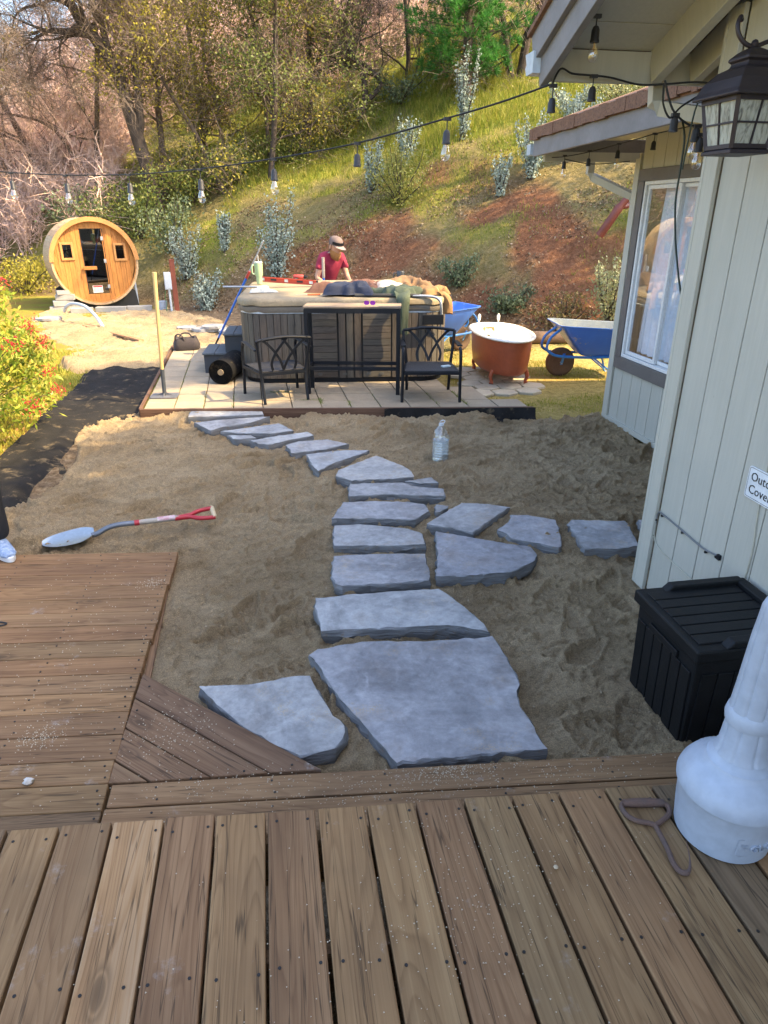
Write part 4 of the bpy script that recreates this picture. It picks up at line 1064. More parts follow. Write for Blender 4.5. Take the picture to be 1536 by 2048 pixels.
# ================================================================== small things on sand and decks
# shovel lying on the sand
shv = thing('shovel', 'round-point shovel with wooden shaft and red D-grip lying on the sand', 'shovel', (0, 0, ZS))
P = lambda x, y, z: (x, y, z)
dv = Vector((1.0, .22, 0)).normalized(); nv = Vector((-.22, 1.0, 0)).normalized(); o0 = Vector((-1.47, 4.0, .02))
rings = []
for k in range(13):
    t = k / 12; w_ = .115 * math.sqrt(max(0, 1 - ((t - .62) / .64) ** 2)) if t < .62 else .115 * (1 - .55 * max(0, (t - .72) / .28) ** 1.6)
    dish = .022 * math.sin(t * math.pi * .9)
    rings.append([o0 + dv * (.30 * t) + nv * (w_ * u) + Vector((0, 0, .014 + .030 * t + .020 * u * u - dish * .3)) for u in (-1, -.66, -.33, 0, .33, .66, 1)])
rings2 = [[p - Vector((0, 0, .003)) for p in r] for r in rings]
bl = MB().loft(rings, closed=False, caps=(False, False)).loft(rings2, closed=False, caps=(False, False))
bl.build('blade', simple('blade_steel', (.42, .47, .52), (.34, .39, .44), 6, .38, .08, 90, metal=.75), shv, smooth=True)
a = o0 + dv * .285 + Vector((0, 0, .035))
MB().tube(spline([a, a + dv * .04 + Vector((0, 0, .008)), a + dv * .10 + Vector((0, 0, .035)), a + dv * .17 + Vector((0, 0, .045)), a + dv * .27 + Vector((0, 0, .04))]), .0165, 12).build('socket', simple('blue_grey_steel', (.12, .14, .17), (.18, .2, .24), 9, .45, metal=.5), shv, smooth=True)
s0 = a + dv * .26 + Vector((0, 0, .04)); s1 = s0 + dv * .30 + Vector((0, 0, -.008))
MB().tube([s0, s0 + dv * .03], .0185, 12).build('collar', simple('red_paint', (.42, .02, .035), (.36, .02, .03), 7, .35), shv, smooth=True)
MB().tube([s0 + dv * .03, s1], [.0165, .0175], 12).build('shaft', simple('grey_ash_wood', (.36, .33, .29), (.28, .26, .23), 12, .6), shv, smooth=True)
MB().tube([s0 + dv * .14, s0 + dv * .25 + Vector((0, 0, -.003))], .0177, 12).build('paper_label', simple('white_label', (.62, .60, .62), (.45, .2, .25), 40, .5), shv, smooth=True)
g0 = s1; g1 = s1 + dv * .20
for s in (-1, 1):
    MB().tube(spline([g0 - dv * .05, g0 + dv * .03 + nv * s * .006, g0 + dv * .11 + nv * (s * .045) + Vector((0, 0, .008 * s)), g1 + nv * (s * .052) + Vector((0, 0, .012 * s))]), [.018] * 7 + [.014] * 12, 10).build('grip_arm', _mc['red_paint'], shv, smooth=True)
MB().tube([g1 + nv * .060 + Vector((0, 0, .012)) - dv * .004, g1 - nv * .060 - Vector((0, 0, .012)) - dv * .004], .0155, 12).build('grip_bar', simple('pale_grip_wood', (.55, .44, .28), None, 9, .55), shv, smooth=True)

# water bottle
wbt = thing('water_bottle', 'clear plastic water bottle with a twisted ribbed top standing on the sand', 'bottle', (1.337, 5.222, ZS + .004))
pr = [(.0, .004), (.05, 0), (.062, .006), (.065, .02)]
for k in range(7):
    z0 = .03 + k * .022; pr += [(.065, z0), (.061, z0 + .008), (.061, z0 + .012), (.065, z0 + .02)]
pr += [(.064, .20), (.060, .225), (.048, .262), (.032, .285), (.020, .297), (.018, .305), (.019, .318), (.019, .322), (.0, .323)]
BOT = glassm('clear_pet', (.93, .96, .99), .05, .10)
pr = [(r_ * 1.12, z_) for r_, z_ in pr]
b_ = MB().lathe(pr, 32)
for i in range(len(b_.v)):
    x, y, z = b_.v[i]
    if z > .2:
        a = math.atan2(y, x); r = math.hypot(x, y); f = 1 + .06 * math.sin(a * 9 + z * 60); b_.v[i] = (x * f, y * f, z)
b_.build('body', BOT, wbt, smooth=True)
wtm, nt, bs = nmat('water'); bs.inputs['Base Color'].default_value = (.80, .90, .97, 1); bs.inputs['Transmission Weight'].default_value = .75; bs.inputs['Roughness'].default_value = .06; bs.inputs['IOR'].default_value = 1.15
MB().lathe([(0, .006), (.065, .008), (.0667, .03), (.0667, .178), (0, .179)], 28).build('water', wtm, wbt, smooth=40)
MB().lathe([(.0205, .303), (.0205, .319), (.017, .322), (0, .3225)][::-1], 20).build('cap', simple('white_cap', (.75, .78, .82), None, 8, .4), wbt, smooth=40)
MB().tube(spline([(.018, 0, .318), (.03, 0, .335), (.015, 0, .345), (-.012, 0, .335)]), .004, 6).build('loop', _mc['white_cap'], wbt, smooth=True)

# pebble and rubber ring on the lower deck, grit
pb = MB().lathe([(0, 0), (.012, .002), (.017, .010), (.014, .019), (.006, .024), (0, .025)], 9)
for i, p in enumerate(pb.v): pb.v[i] = (p[0] * (1 + .25 * math.sin(i * 1.7)) * 1.05, p[1] * (1 + .2 * math.cos(i * 2.3)) * .85, p[2])
tag(pb.build('pebble', simple('white_stone', (.62, .61, .57), (.5, .49, .46), 30, .8, .3, 60), None, True, loc=(-.944, 1.966, ZL + .001)), 'single white pebble on the lower deck near its corner', 'pebble')
pb2 = MB().lathe([(0, 0), (.005, .001), (.007, .004), (.004, .008), (0, .009)], 7)
tag(pb2.build('pebble', simple('tan_stone', (.5, .4, .27), None, 30, .8), None, True, loc=(.665, 1.185, .0025)), 'tiny tan pebble by a board gap in the middle of the deck', 'pebble')
ring = MB().tube([(-.0 + .055 * math.cos(R(a)), .018 * math.sin(R(a)), 0) for a in range(0, 360, 15)], .004, 6, closed=True)
tag(ring.build('rubber_ring', CORD, None, True, loc=(-1.42, 3.06, ZL + .006), rot=R(-8)), 'small black loop on the lower deck at the left edge', 'ring')
# grit and crumbs of sand strewn over the boards
gr = np.random.default_rng(5); V = []; Fc = []
def grit(n, fx, fy, z, s0, s1):
    for k in range(n):
        x, y = fx(), fy(); s = gr.uniform(s0, s1); o = len(V)
        a = gr.random() * 6.28
        for j in range(3): V.append((x + s * math.cos(a + 2.09 * j), y + s * .8 * math.sin(a + 2.09 * j), z))
        V.append((x, y, z + s * 1.1)); Fc.extend([(o, o + 1, o + 3), (o + 1, o + 2, o + 3), (o + 2, o, o + 3)])
for cx, cy, sx, sy, n in ((.45, 1.15, .10, .14, 330), (.5, 1.0, .16, .2, 200), (.28, 1.1, .1, .2, 140), (.1, 1.0, .15, .2, 90), (-.2, 1.1, .2, .2, 70), (.75, 1.2, .15, .15, 90)):
    grit(n // 2, lambda: gr.normal(cx, sx), lambda: min(1.40, gr.normal(cy, sy)), .0018, .0012, .0032)
for cx, cy, sx, sy, n in ((.4, 1.76, .35, .05, 500), (.55, 1.8, .08, .03, 420), (1.0, 1.70, .2, .03, 120), (-.45, 2.15, .09, .10, 260), (-.2, 1.86, .25, .03, 160), (-.9, 2.25, .3, .25, 260), (-.98, 2.2, .05, .04, 200), (-1.0, 3.0, .3, .35, 260), (-.72, 3.35, .04, .03, 120)):
    def gxf(): return gr.normal(cx, sx)
    for k in range(n):
        x = gr.normal(cx, sx); y = gr.normal(cy, sy)
        if x > -.64 and y > 1.92 - .0856 * (x + .665) + (0 if x > .05 else max(0, .64 - .94 * (x + .66))) - .01: continue
        grit(1, lambda: x, lambda: y, ZL + .0015, .0014, .004)
tag(link('sand_grit', npmesh('sand_grit', V, Fc, simple('pale_grit', (.55, .48, .36), (.42, .36, .27), 60, .9))), 'scattered grains of pale sand and grit on the deck boards', 'grit', kind='stuff')

# ================================================================== HOT TUB
tubR = R(-4.5)
tub = thing('hot_tub', 'grey slatted hot tub with a folded tan cover in the middle of the patio', 'hot tub', (.93, 8.98, ZP), tubR)
SHX = -.02
def tperim(hw, hd, r, n=10):
    """outline of the tub starting at front centre, anticlockwise from above, with cumulative lengths"""
    pts = []
    def arc(cx, cy, a0, a1):
        for k in range(n + 1):
            a = R(a0 + (a1 - a0) * k / n); pts.append((cx + r * math.cos(a), cy + r * math.sin(a)))
    arc(hw - r, -hd + r, -90, 0); arc(hw - r, hd - r, 0, 90); arc(-hw + r, hd - r, 90, 180); arc(-hw + r, -hd + r, 180, 270)
    return [Vector((x, y + SHX * x)) for x, y in pts]
TUBW = wood('grey_composite', [(.25, (.062, .060, .060)), (.5, (.095, .091, .088)), (.8, (.14, .13, .122))], tint=.12, knots=False, bmp=.2, rough=.6)
SH_H = .80
HW, HD = 1.19, 1.10
per = tperim(HW, HD, .30)
MB().prism([(p.x * .975, p.y * .975) for p in per], .03, SH_H - .01).build('cabinet_core', simple('cabinet_dark', (.05, .05, .05), None, 5, .8), tub)
MB().prism([(p.x * .985, p.y * .985) for p in per], 0, .05).build('base_pan', BLACKM, tub)
# slats round the cabinet: walk the outline
def walk(per, step):
    cl = per + [per[0]]; out = []; acc = 0; nxt = 0
    for i in range(len(cl) - 1):
        a, b = cl[i], cl[i + 1]; L = (b - a).length
        while nxt <= acc + L - 1e-9:
            t = (nxt - acc) / L; out.append((a.lerp(b, t), (b - a).normalized())); nxt += step
        acc += L
    return out
sw = .0785
slm = MB().box((0, 0, 0), (SH_H - .07, sw - .006, .014)).mesh('slat', TUBW)
for p, t in walk(per, sw):
    if p.y < -HD + .08 + SHX * p.x + .0 and -.42 < p.x < .60 and abs(t.y - SHX * t.x) < .1: continue
    nrm = Vector((t.y, -t.x, 0)); tv = Vector((t.x, t.y, 0)); zv = Vector((0, 0, 1))
    mr = Matrix((zv, tv, -nrm if False else zv.cross(tv))).transposed()
    link('slat', slm, tub, .002, (p.x, p.y, (SH_H - .07) / 2 + .055), mr.to_euler(), 1)
fyl = lambda x: -HD + SHX * x
for (x0, x1) in ((-.40, -.09), (.20, .53)):
    for k in range(10):
        z0 = .06 + k * .0735
        MB().box((0, 0, 0), (x1 - x0 - .008, .014, .068)).build('panel_board', TUBW, tub, bev=.002, loc=((x0 + x1) / 2, fyl((x0 + x1) / 2) - .001, z0 + .034), rot=math.atan(SHX))
for x in (-.045, .045, .135, .57):
    MB().box((0, 0, 0), (SH_H - .07, .075, .014)).build('stile', TUBW, tub, bev=.002, loc=(x + .01, fyl(x) - .003, (SH_H - .07) / 2 + .055), rot=Euler((R(90), R(90), math.atan(SHX)), 'XYZ'))
for x in (-.30, -.01, .27, .42):
    MB().prism(rrect(.05, .028, .012), -.004, .004, m=Matrix(((1, 0, 0), (0, 0, -1), (0, 1, 0)))).build('vent', simple('vent_grey', (.09, .09, .088), None, 8, .5), tub, loc=(x, fyl(x) - .012, .10))
MB().loft([[(p.x * s_, p.y * s_, z) for p in per] for s_, z in ((.99, SH_H - .012), (1.006, SH_H - .01), (1.008, SH_H + .02), (.99, SH_H + .035))]).build('shell_rim', simple('pale_acrylic', (.55, .62, .70), None, 5, .3), tub, smooth=40)
# cover: skirted, slightly saggy, folded along the middle
m, nt, bs = nmat('cover_vinyl'); v = coords(nt, 'Object')
cn = noise(nt, v, 3, 5, .65)
col = ramp(nt, cn, [(.3, (.22, .175, .11)), (.55, (.30, .235, .145)), (.75, (.35, .285, .185))])
col = mixc(nt, .5, col, ramp(nt, noise(nt, v, 40, 4), [(.3, (.7, .7, .7)), (.7, (1.15, 1.15, 1.15))]), 'MULTIPLY')
nt.links.new(col, bs.inputs['Base Color']); bs.inputs['Roughness'].default_value = .62; bump(nt, bs, noise(nt, v, 9, 4, .6, 1), .35, .03)
COVM = m
SKM = simple('cover_skirt', (.20, .175, .14), (.15, .13, .11), 4, .65, .3, 20)
def cov(seed, prof):
    rings = []
    for s_, z, am in prof:
        rings.append([(p.x * s_ + am * math.sin(i * 1.9 + seed) * .35, p.y * s_ + am * math.cos(i * 1.3 + seed) * .35, z + am * .8 * math.sin(i * .9 + seed)) for i, p in enumerate(tperim(HW, HD, .30, 14))])
    return MB().loft(rings)
cov(1, ((1.012, SH_H + .005, .01), (1.022, SH_H + .03, .012), (1.02, SH_H + .065, .008), (1.008, SH_H + .072, .004))).build('cover_skirt', SKM, tub, smooth=50)
cov(2, ((1.008, SH_H + .070, .004), (1.03, SH_H + .080, .008), (1.032, SH_H + .125, .008), (1.02, SH_H + .150, .004), (.99, SH_H + .158, .003), (.90, SH_H + .160, .002), (.5, SH_H + .168, .0), (.1, SH_H + .172, 0))).build('cover', COVM, tub, smooth=50)
CT = ZP + SH_H + .160
MB().tube(spline([(-1.15, -.02, SH_H + .172), (-.4, 0, SH_H + .176), (.4, -.03, SH_H + .176), (1.15, -.1, SH_H + .170)]), .006, 6).build('cover_seam', SKM, tub)
lf = MB().tube(spline([(.12, -1.06, SH_H + .175), (.4, -1.09, SH_H + .178), (.85, -1.13, SH_H + .175)]), .022, 10).build('lifter_sleeve', simple('foam_black', (.05, .05, .05), None, 9, .9), tub, smooth=True)
MB().tube(spline([(.42, -1.09, SH_H + .178), (.7, -1.12, SH_H + .176), (.98, -1.16, SH_H + .168), (1.07, -1.19, SH_H + .13), (1.09, -1.20, SH_H + .05), (1.10, -1.16, SH_H - .10), (1.10, -1.12, SH_H - .2)]), .016, 10).build('lifter_bar', GALV, tub, smooth=True)
MB().box((1.0, -1.20, SH_H - .08), (.24, .02, .11)).build('lifter_bracket', BLACKM, tub, bev=.004)

# ------------------------------------------------------------------ bar table and chairs
TW = wood('table_slat', [(.25, (.16, .12, .09)), (.5, (.27, .215, .165)), (.8, (.36, .30, .24))], tint=.2)
bt = thing('bar_table', 'tall narrow black bar table with a slatted wooden top in front of the hot tub', 'table', (.885, 7.43, ZP), R(-11.5))
for k in range(4):
    MB().box((0, 0, 0), (1.03, .079, .018)).build('top_slat', TW, bt, bev=.002, loc=(0, -.125 + k * .083, .925))
MB().box((0, -.158, .892), (1.0, .022, .05)).box((0, .148, .892), (1.0, .022, .05)).box((-.49, 0, .892), (.022, .29, .05)).box((.49, 0, .892), (.022, .29, .05)).build('top_frame', BLACKM, bt)
for sx in (-1, 1):
    for sy in (-1, 1):
        MB().box((sx * .488, sy * .148, .455), (.04, .04, .905)).build('leg', BLACKM, bt, bev=.003)
MB().box((0, -.148, .285), (.94, .026, .036)).build('stretcher', BLACKM, bt)
MB().box((0, .148, .285), (.94, .026, .036)).build('stretcher', BLACKM, bt)
for sx in (-1, 1): MB().box((sx * .488, 0, .285), (.026, .26, .036)).build('stretcher', BLACKM, bt)
SEATM = simple('seat_sling', (.02, .02, .023), (.03, .03, .034), 30, .7, .3, 300)
def make_chair(label, loc, rz):
    c = thing('patio_chair', label, 'chair', loc, rz, 'patio chairs by the bar table')
    for s in (-1, 1):
        MB().tube(spline([(s * .305, -.27, 0), (s * .300, -.265, .2), (s * .298, -.26, .42), (s * .296, -.245, .52), (s * .293, -.20, .555)]), .0165, 8).build('front_leg', BLACKM, c, smooth=True)
        MB().tube(spline([(s * .235, .29, 0), (s * .238, .25, .16), (s * .245, .235, .33), (s * .268, .265, .52), (s * .282, .30, .655)]), .0165, 8).build('back_leg', BLACKM, c, smooth=True)
        MB().prism([(-.027, -.23), (.027, -.23), (.022, .0), (.016, .22), (-.020, .22), (-.024, 0)], 0, .016).build('armrest', BLACKM, c, bev=.005, loc=(s * .292, .03, .556), rot=(R(-3), 0, 0))
        MB().bar((s * .298, -.26, .30), (s * .245, .24, .30), .022, .028).build('side_rail', BLACKM, c)
    MB().box((0, -.262, .305), (.58, .024, .03)).build('front_rail', BLACKM, c); MB().box((0, .236, .30), (.47, .024, .03)).build('rear_rail', BLACKM, c)
    MB().prism([(-.28, -.255), (.28, -.255), (.235, .23), (-.235, .23)], 0, .012).build('seat', SEATM, c, bev=.003, loc=(0, 0, .318))
    MB().tube(spline([(-.282, .30, .655), (-.15, .315, .672), (0, .32, .682), (.15, .315, .672), (.282, .30, .655)]), .016, 8).build('top_rail', BLACKM, c, smooth=True)
    def yb(z): return .238 + (z - .33) * .24
    for s in (-1, 1):
        for path in ([(-.115, .335), (-.130, .42), (-.085, .53), (-.01, .63), (.02, .672)], [(.0, .335), (-.035, .43), (-.105, .54), (-.19, .63), (-.245, .665)]):
            pts = spline([(s * x, yb(z), z) for x, z in path])
            b_ = MB(); rg = []
            for i, p in enumerate(pts):
                t = (pts[min(i + 1, len(pts) - 1)] - pts[max(i - 1, 0)]).normalized(); nn = t.cross(Vector((0, 1, 0))).normalized()
                rg.append([p + nn * .013 + Vector((0, -.004, 0)), p - nn * .013 + Vector((0, -.004, 0)), p - nn * .013 + Vector((0, .004, 0)), p + nn * .013 + Vector((0, .004, 0))])
            b_.loft(rg).build('back_slat', BLACKM, c)
    return c
make_chair('black metal patio chair with crossed back slats, seen from behind, left of the bar table', (.045, 7.345, ZP), R(196))
make_chair('black metal patio chair facing the camera, right of the bar table', (1.665, 7.085, ZP), R(-9))
tag(MB().prism(rrect(.10, .06, .012), 0, .012).build('wipes_packet', simple('pale_packet', (.55, .65, .70), (.3, .45, .5), 30, .4), None, loc=(1.82, 7.0, ZP + .332), rot=R(15)), 'small pale packet on the seat of the right patio chair', 'packet')
gl = thing('sunglasses', 'sunglasses with purple mirrored lenses on the bar table', 'sunglasses', (1.06, 7.38, ZP + .935), R(-20))
for s in (-1, 1):
    MB().prism(rrect(.056, .042, .018), -.003, .003, m=Matrix(((1, 0, 0), (0, 0, -1), (0, 1, 0)))).build('lens', simple('purple_lens', (.30, .05, .62), (.20, .03, .5), 20, .15, metal=.5), gl, loc=(s * .033, 0, .022))
    MB().tube([(s * .064, 0, .032), (s * .062, .06, .028), (s * .056, .13, .012)], .003, 6).build('temple', BLACKM, gl)

# ------------------------------------------------------------------ steps, roll, tamper, bag, pole
STM = simple('slate_plastic', (.035, .042, .055), (.045, .052, .065), 4, .55, .1, 80)
STT = simple('slate_tread', (.10, .115, .135), (.08, .095, .11), 5, .6, .15, 60)
st = thing('spa_steps', 'two-tier slate grey plastic steps at the left end of the hot tub', 'steps', (-.61, 8.62, ZP), R(-3))
MB().box((-.09, .32, .115), (.27, .60, .23)).build('lower_box', STM, st, bev=.006); MB().box((.16, .34, .23), (.23, .64, .46)).build('upper_box', STM, st, bev=.006)
for x, w_, z in ((-.09, .30, .24), (.16, .25, .47)):
    for k in range(2): MB().box((x - w_ / 4 + k * w_ / 2, .32, z), (w_ / 2 - .006, .66, .024)).build('tread', STT, st, bev=.004)
rl = thing('fabric_roll', 'fat roll of black landscape fabric on the patio by the spa steps', 'roll', (-.60, 8.0, ZP + .143), R(-14))
b_ = MB(); pts = []
for k in range(150):
    t = k / 149; a = t * 2 * math.pi * 7; r = .035 + .105 * t; pts.append((r * math.cos(a), r * math.sin(a)))
vs = []; fs = []
for (x, z) in pts: vs += [(x, 0, z), (x, .62, z)]
for k in range(len(pts) - 1): fs.append((2 * k, 2 * k + 2, 2 * k + 3, 2 * k + 1))
b_.add(vs, fs); b_.lathe([(.141, 0), (.142, .62)], 40, m=Matrix(((1, 0, 0), (0, 0, 1), (0, 1, 0)))); 
b_.f = b_.f[:-2]; b_.mi = b_.mi[:-2]
b_.build('wound_fabric', FABM, rl, smooth=True)
MB().lathe([(.0, .02), (.138, .02), (.138, .024), (0, .024)], 32, m=Matrix(((1, 0, 0), (0, 0, 1), (0, 1, 0)))).build('roll_end', FABM, rl)
MB().lathe([(.034, -.012), (.034, .62), (.027, .62), (.027, -.012), (.034, -.012)], 24, m=Matrix(((1, 0, 0), (0, 0, 1), (0, 1, 0)))).build('cardboard_core', simple('cardboard', (.42, .33, .22), None, 8, .8), rl, smooth=30)
tp = thing('tamper', 'hand tamper with a long pale wooden handle standing on the patio', 'tamper', (-1.18, 7.52, ZP), R(-4))
MB().prism(rrect(.29, .22, .03), .004, .018).build('plate', simple('worn_steel', (.14, .15, .17), (.2, .2, .22), 9, .55, .2, 60, metal=.5), tp, bev=.003)
for a in (0, 90, 180, 270): MB().prism([(0, .016), (.10, .016), (.0, .055)], -.004, .004, m=Matrix.Rotation(R(a), 3, 'Z') @ Matrix(((1, 0, 0), (0, 0, -1), (0, 1, 0)))).build('rib', _mc['worn_steel'], tp)
MB().tube([(0, 0, .015), (.008, 0, .30)], .022, 12).build('socket', simple('dark_grey_paint', (.05, .06, .075), None, 8, .5), tp, smooth=True)
MB().tube([(.006, 0, .26), (.03, 0, .75), (.055, .0, 1.22), (.058, 0, 1.28)], [.0195, .0195, .021, .023], 12).build('handle', simple('ash_handle', (.62, .43, .19), (.55, .37, .15), 14, .5), tp, smooth=True)
bg = thing('tool_bag', 'open black and maroon canvas tool bag on the patio corner', 'bag', (-1.22, 10.36, ZP), R(6))
rings = []
for z, w_, d_, j in ((0, .17, .11, 0), (.02, .185, .12, .004), (.08, .185, .125, .01), (.14, .165, .11, .014), (.175, .14, .085, .012), (.17, .12, .065, .01), (.10, .11, .06, 0)):
    rings.append([(w_ * math.copysign(abs(math.cos(a)) ** .6, math.cos(a)) + j * math.sin(5 * a + z * 30), d_ * math.copysign(abs(math.sin(a)) ** .6, math.sin(a)) + j * math.cos(4 * a), z + j * 1.2 * math.sin(3 * a)) for a in [2 * math.pi * i / 28 for i in range(28)]])
MB().loft(rings).build('bag_body', simple('black_canvas', (.03, .026, .028), (.05, .04, .045), 7, .85, .4, 70), bg, smooth=True)
MB().prism([(-.06, .10), (.14, .09), (.12, .15), (-.03, .165)], -.004, .004, m=Matrix(((1, 0, 0), (0, 0, -1), (0, 1, 0)))).build('maroon_flap', simple('maroon_canvas', (.22, .02, .05), None, 8, .8), bg, loc=(0, -.118, 0), rot=(R(-12), 0, 0))
MB().tube(spline([(-.14, -.06, .13), (-.15, -.09, .2), (-.10, -.10, .235), (-.05, -.10, .20), (-.03, -.1, .14)]), .011, 8).build('handle', _mc['black_canvas'], bg, smooth=True)
MB().tube(spline([(-.10, .06, .14), (-.06, .09, .21), (.04, .09, .215), (.09, .06, .15)]), .011, 8).build('handle', _mc['black_canvas'], bg, smooth=True)
bp = thing('extension_pole', 'blue extension pole leaning against the left end of the hot tub', 'pole', (0, 0, 0))
A_, B_ = Vector((-.86, 10.45, -.24)), Vector((-.01, 9.86, 1.28))
MB().tube([A_, A_.lerp(B_, .12)], .013, 10).build('black_tip', BLACKM, bp); MB().tube([A_.lerp(B_, .12), A_.lerp(B_, .70)], .016, 10).build('blue_section', simple('blue_paint', (.02, .12, .52), (.03, .15, .58), 8, .35), bp, smooth=True)
MB().tube([A_.lerp(B_, .70), B_], .010, 10).build('grey_section', GALV, bp, smooth=True); MB().tube([A_.lerp(B_, .68), A_.lerp(B_, .74)], .02, 10).build('clamp', simple('red_clamp', (.4, .05, .04), None, 8, .4), bp, smooth=True)

# ------------------------------------------------------------------ things lying on the cover
tm = thing('tumbler', 'tall mint green insulated tumbler with handle and straw on the left of the cover', 'tumbler', (-.10, 9.55, CT + .008), R(200))
MB().lathe([(0, 0), (.036, 0), (.038, .005), (.038, .09), (.051, .12), (.054, .26), (.0, .262)], 24).build('cup', simple('mint_paint', (.33, .47, .28), (.30, .43, .26), 8, .35), tm, smooth=40)
MB().lathe([(0, .262), (.054, .262), (.055, .268), (.050, .280), (0, .282)], 24).build('lid', simple('clear_lid', (.6, .66, .6), None, 8, .3), tm, smooth=40)
MB().tube(spline([(.05, 0, .235), (.085, 0, .232), (.09, 0, .18), (.086, 0, .135), (.05, 0, .125)]), .009, 8).build('handle', _mc['mint_paint'], tm, smooth=True)
MB().tube([(.0, .01, .27), (.006, .02, .36)], .004, 6).build('straw', _mc['white_cap'], tm)
lv = thing('spirit_level', 'long red box level with white vial windows lying across the cover', 'level', (.26, 9.62, CT + .006), math.atan2(9.22 - 10.02, .655 + .14))
REDL = simple('red_aluminium', (.55, .05, .025), (.5, .04, .02), 7, .35)
MB().box((0, 0, .03), (1.08, .012, .05)).box((0, 0, .004), (1.08, .026, .008)).box((0, 0, .056), (1.08, .026, .008)).build('beam', REDL, lv, bev=.001)
for x in (-.44, 0, .44): MB().box((x, 0, .032), (.06, .029, .036)).build('vial', simple('vial_white', (.75, .75, .68), None, 8, .3), lv, bev=.003)
for x in (-.54, .54): MB().box((x, 0, .03), (.012, .028, .064)).build('end_cap', BLACKM, lv)
for x in (-.24, .24): MB().box((x, 0, .032), (.11, .016, .026)).build('hand_slot', CORD, lv, bev=.003)
dr = thing('cordless_drill', 'red cordless drill lying on its side at the back of the cover', 'drill', (.47, 9.86, CT + .035), R(-15))
MB().tube([(-.11, 0, .03), (-.10, 0, .03), (.02, 0, .03), (.03, 0, .03)], [.024, .03, .03, .024], 12).build('motor_body', simple('red_plastic', (.45, .06, .05), None, 8, .45), dr, smooth=True)
MB().tube([(.03, 0, .03), (.06, 0, .03), (.085, 0, .03)], [.02, .019, .010], 12).build('chuck', BLACKM, dr, smooth=True)
MB().bar((-.05, 0, .01), (-.09, -.12, -.01), .034, .03).build('grip', CORD, dr, bev=.006); MB().box((-.10, -.145, -.012), (.08, .05, .05)).build('battery', _mc['red_plastic'], dr, bev=.006)
kn = thing('utility_knife', 'orange-handled knife near the front edge of the cover', 'knife', (.46, 8.12, CT + .006), R(4))
MB().prism(rrect(.15, .026, .01), 0, .016).build('handle', simple('orange_plastic', (.55, .12, .04), None, 8, .45), kn, bev=.004, loc=(.06, 0, 0)); MB().prism([(-.17, -.004), (-.01, -.012), (-.01, .012)], .005, .009).build('blade', GALV, kn)
def cloth(name, mat, label, cat, loc, rx, ry, h, seed, rz=0, parent=None, n=56, fold=1.0):
    V = []; F = []
    for j in range(n):
        for i in range(n):
            u = i / (n - 1) * 2 - 1; w_ = j / (n - 1) * 2 - 1
            a = math.atan2(w_, u); q = max(abs(u), abs(w_))
            ed = 1 + .24 * math.sin(3 * a + seed) + .13 * math.sin(7 * a + seed * 2)
            x = rx * q * math.cos(a) * ed; y = ry * q * math.sin(a) * ed
            f = float(vnoise(x * 9 + seed, y * 9 - seed, seed)) + .6 * float(vnoise(x * 19, y * 19 + seed, seed + 3))
            wx = x + .05 * float(vnoise(x * 11, y * 11, seed + 2)); wy = y + .05 * float(vnoise(x * 11 + 5, y * 11, seed + 4))
            rdg = 1 - 2 * abs(float(vnoise(wx * 13 - 3 * seed, wy * 10 + seed, seed + 7)) * 1.6)
            big = .75 + .5 * float(vnoise(x * 5 + seed, y * 5, seed + 11))
            z = .62 * h * (max(0, 1 - q ** 2.4) ** .8) * big + fold * .046 * min(1, (1 - q) * 5) * (max(0, .5 + .5 * rdg) ** 1.6) + .02 * (1 - q) * f + .006
            if q > .93: z = .004 + .012 * (1 - (q - .93) / .07)
            V.append((x, y, max(.003, z)))
    for j in range(n - 1):
        for i in range(n - 1): F.append((j * n + i, j * n + i + 1, (j + 1) * n + i + 1, (j + 1) * n + i))
    o = link(name, npmesh(name, V, F, mat, True), parent, 0, loc, rz)
    if label: tag(o, label, cat)
    return o
NAVY = simple('navy_cloth', (.013, .02, .045), (.024, .034, .07), 5, .85, .4, 120)
BRN = simple('brown_cloth', (.12, .055, .038), (.16, .078, .055), 5, .85, .4, 120)
GRN = simple('green_cloth', (.065, .085, .055), (.09, .112, .073), 5, .9, .4, 120)
TAN = simple('tan_canvas', (.20, .12, .062), (.16, .095, .05), 6, .85, .4, 120)
cloth('brown_jacket', BRN, 'rust-brown jacket crumpled on the cover behind the navy jacket', 'jacket', (1.02, 8.36, CT + .005), .46, .24, .20, 5, R(-8))
cloth('navy_jacket', NAVY, 'navy jacket in a heap on the cover in front of the man', 'jacket', (.93, 8.10, CT + .018), .27, .22, .22, 9, R(-20))
cloth('white_rag', simple('white_cloth', (.62, .62, .58), (.5, .5, .47), 8, .9), 'crumpled pale rag at the left edge of the cover', 'rag', (-.05, 8.55, CT + .004), .15, .09, .05, 3)
bagm, nt, bs = nmat('thin_plastic'); bs.inputs['Base Color'].default_value = (.8, .76, .66, 1); bs.inputs['Roughness'].default_value = .25; bs.inputs['Alpha'].default_value = .55
cloth('plastic_bag', bagm, 'clear plastic bag between the navy jacket and the green sweatshirt', 'bag', (1.38, 8.28, CT + .01), .19, .16, .17, 14)
cloth('tan_coat', TAN, 'tan work coat bunched up at the right of the cover beside the mug', 'coat', (1.70, 8.72, CT + .008), .33, .24, .17, 21, R(-25))
gsw = cloth('green_sweatshirt', GRN, 'grey-green sweatshirt spread on the cover with a sleeve hanging down the front', 'sweatshirt', (1.47, 7.98, CT + .012), .28, .17, .13, 12, R(-12))
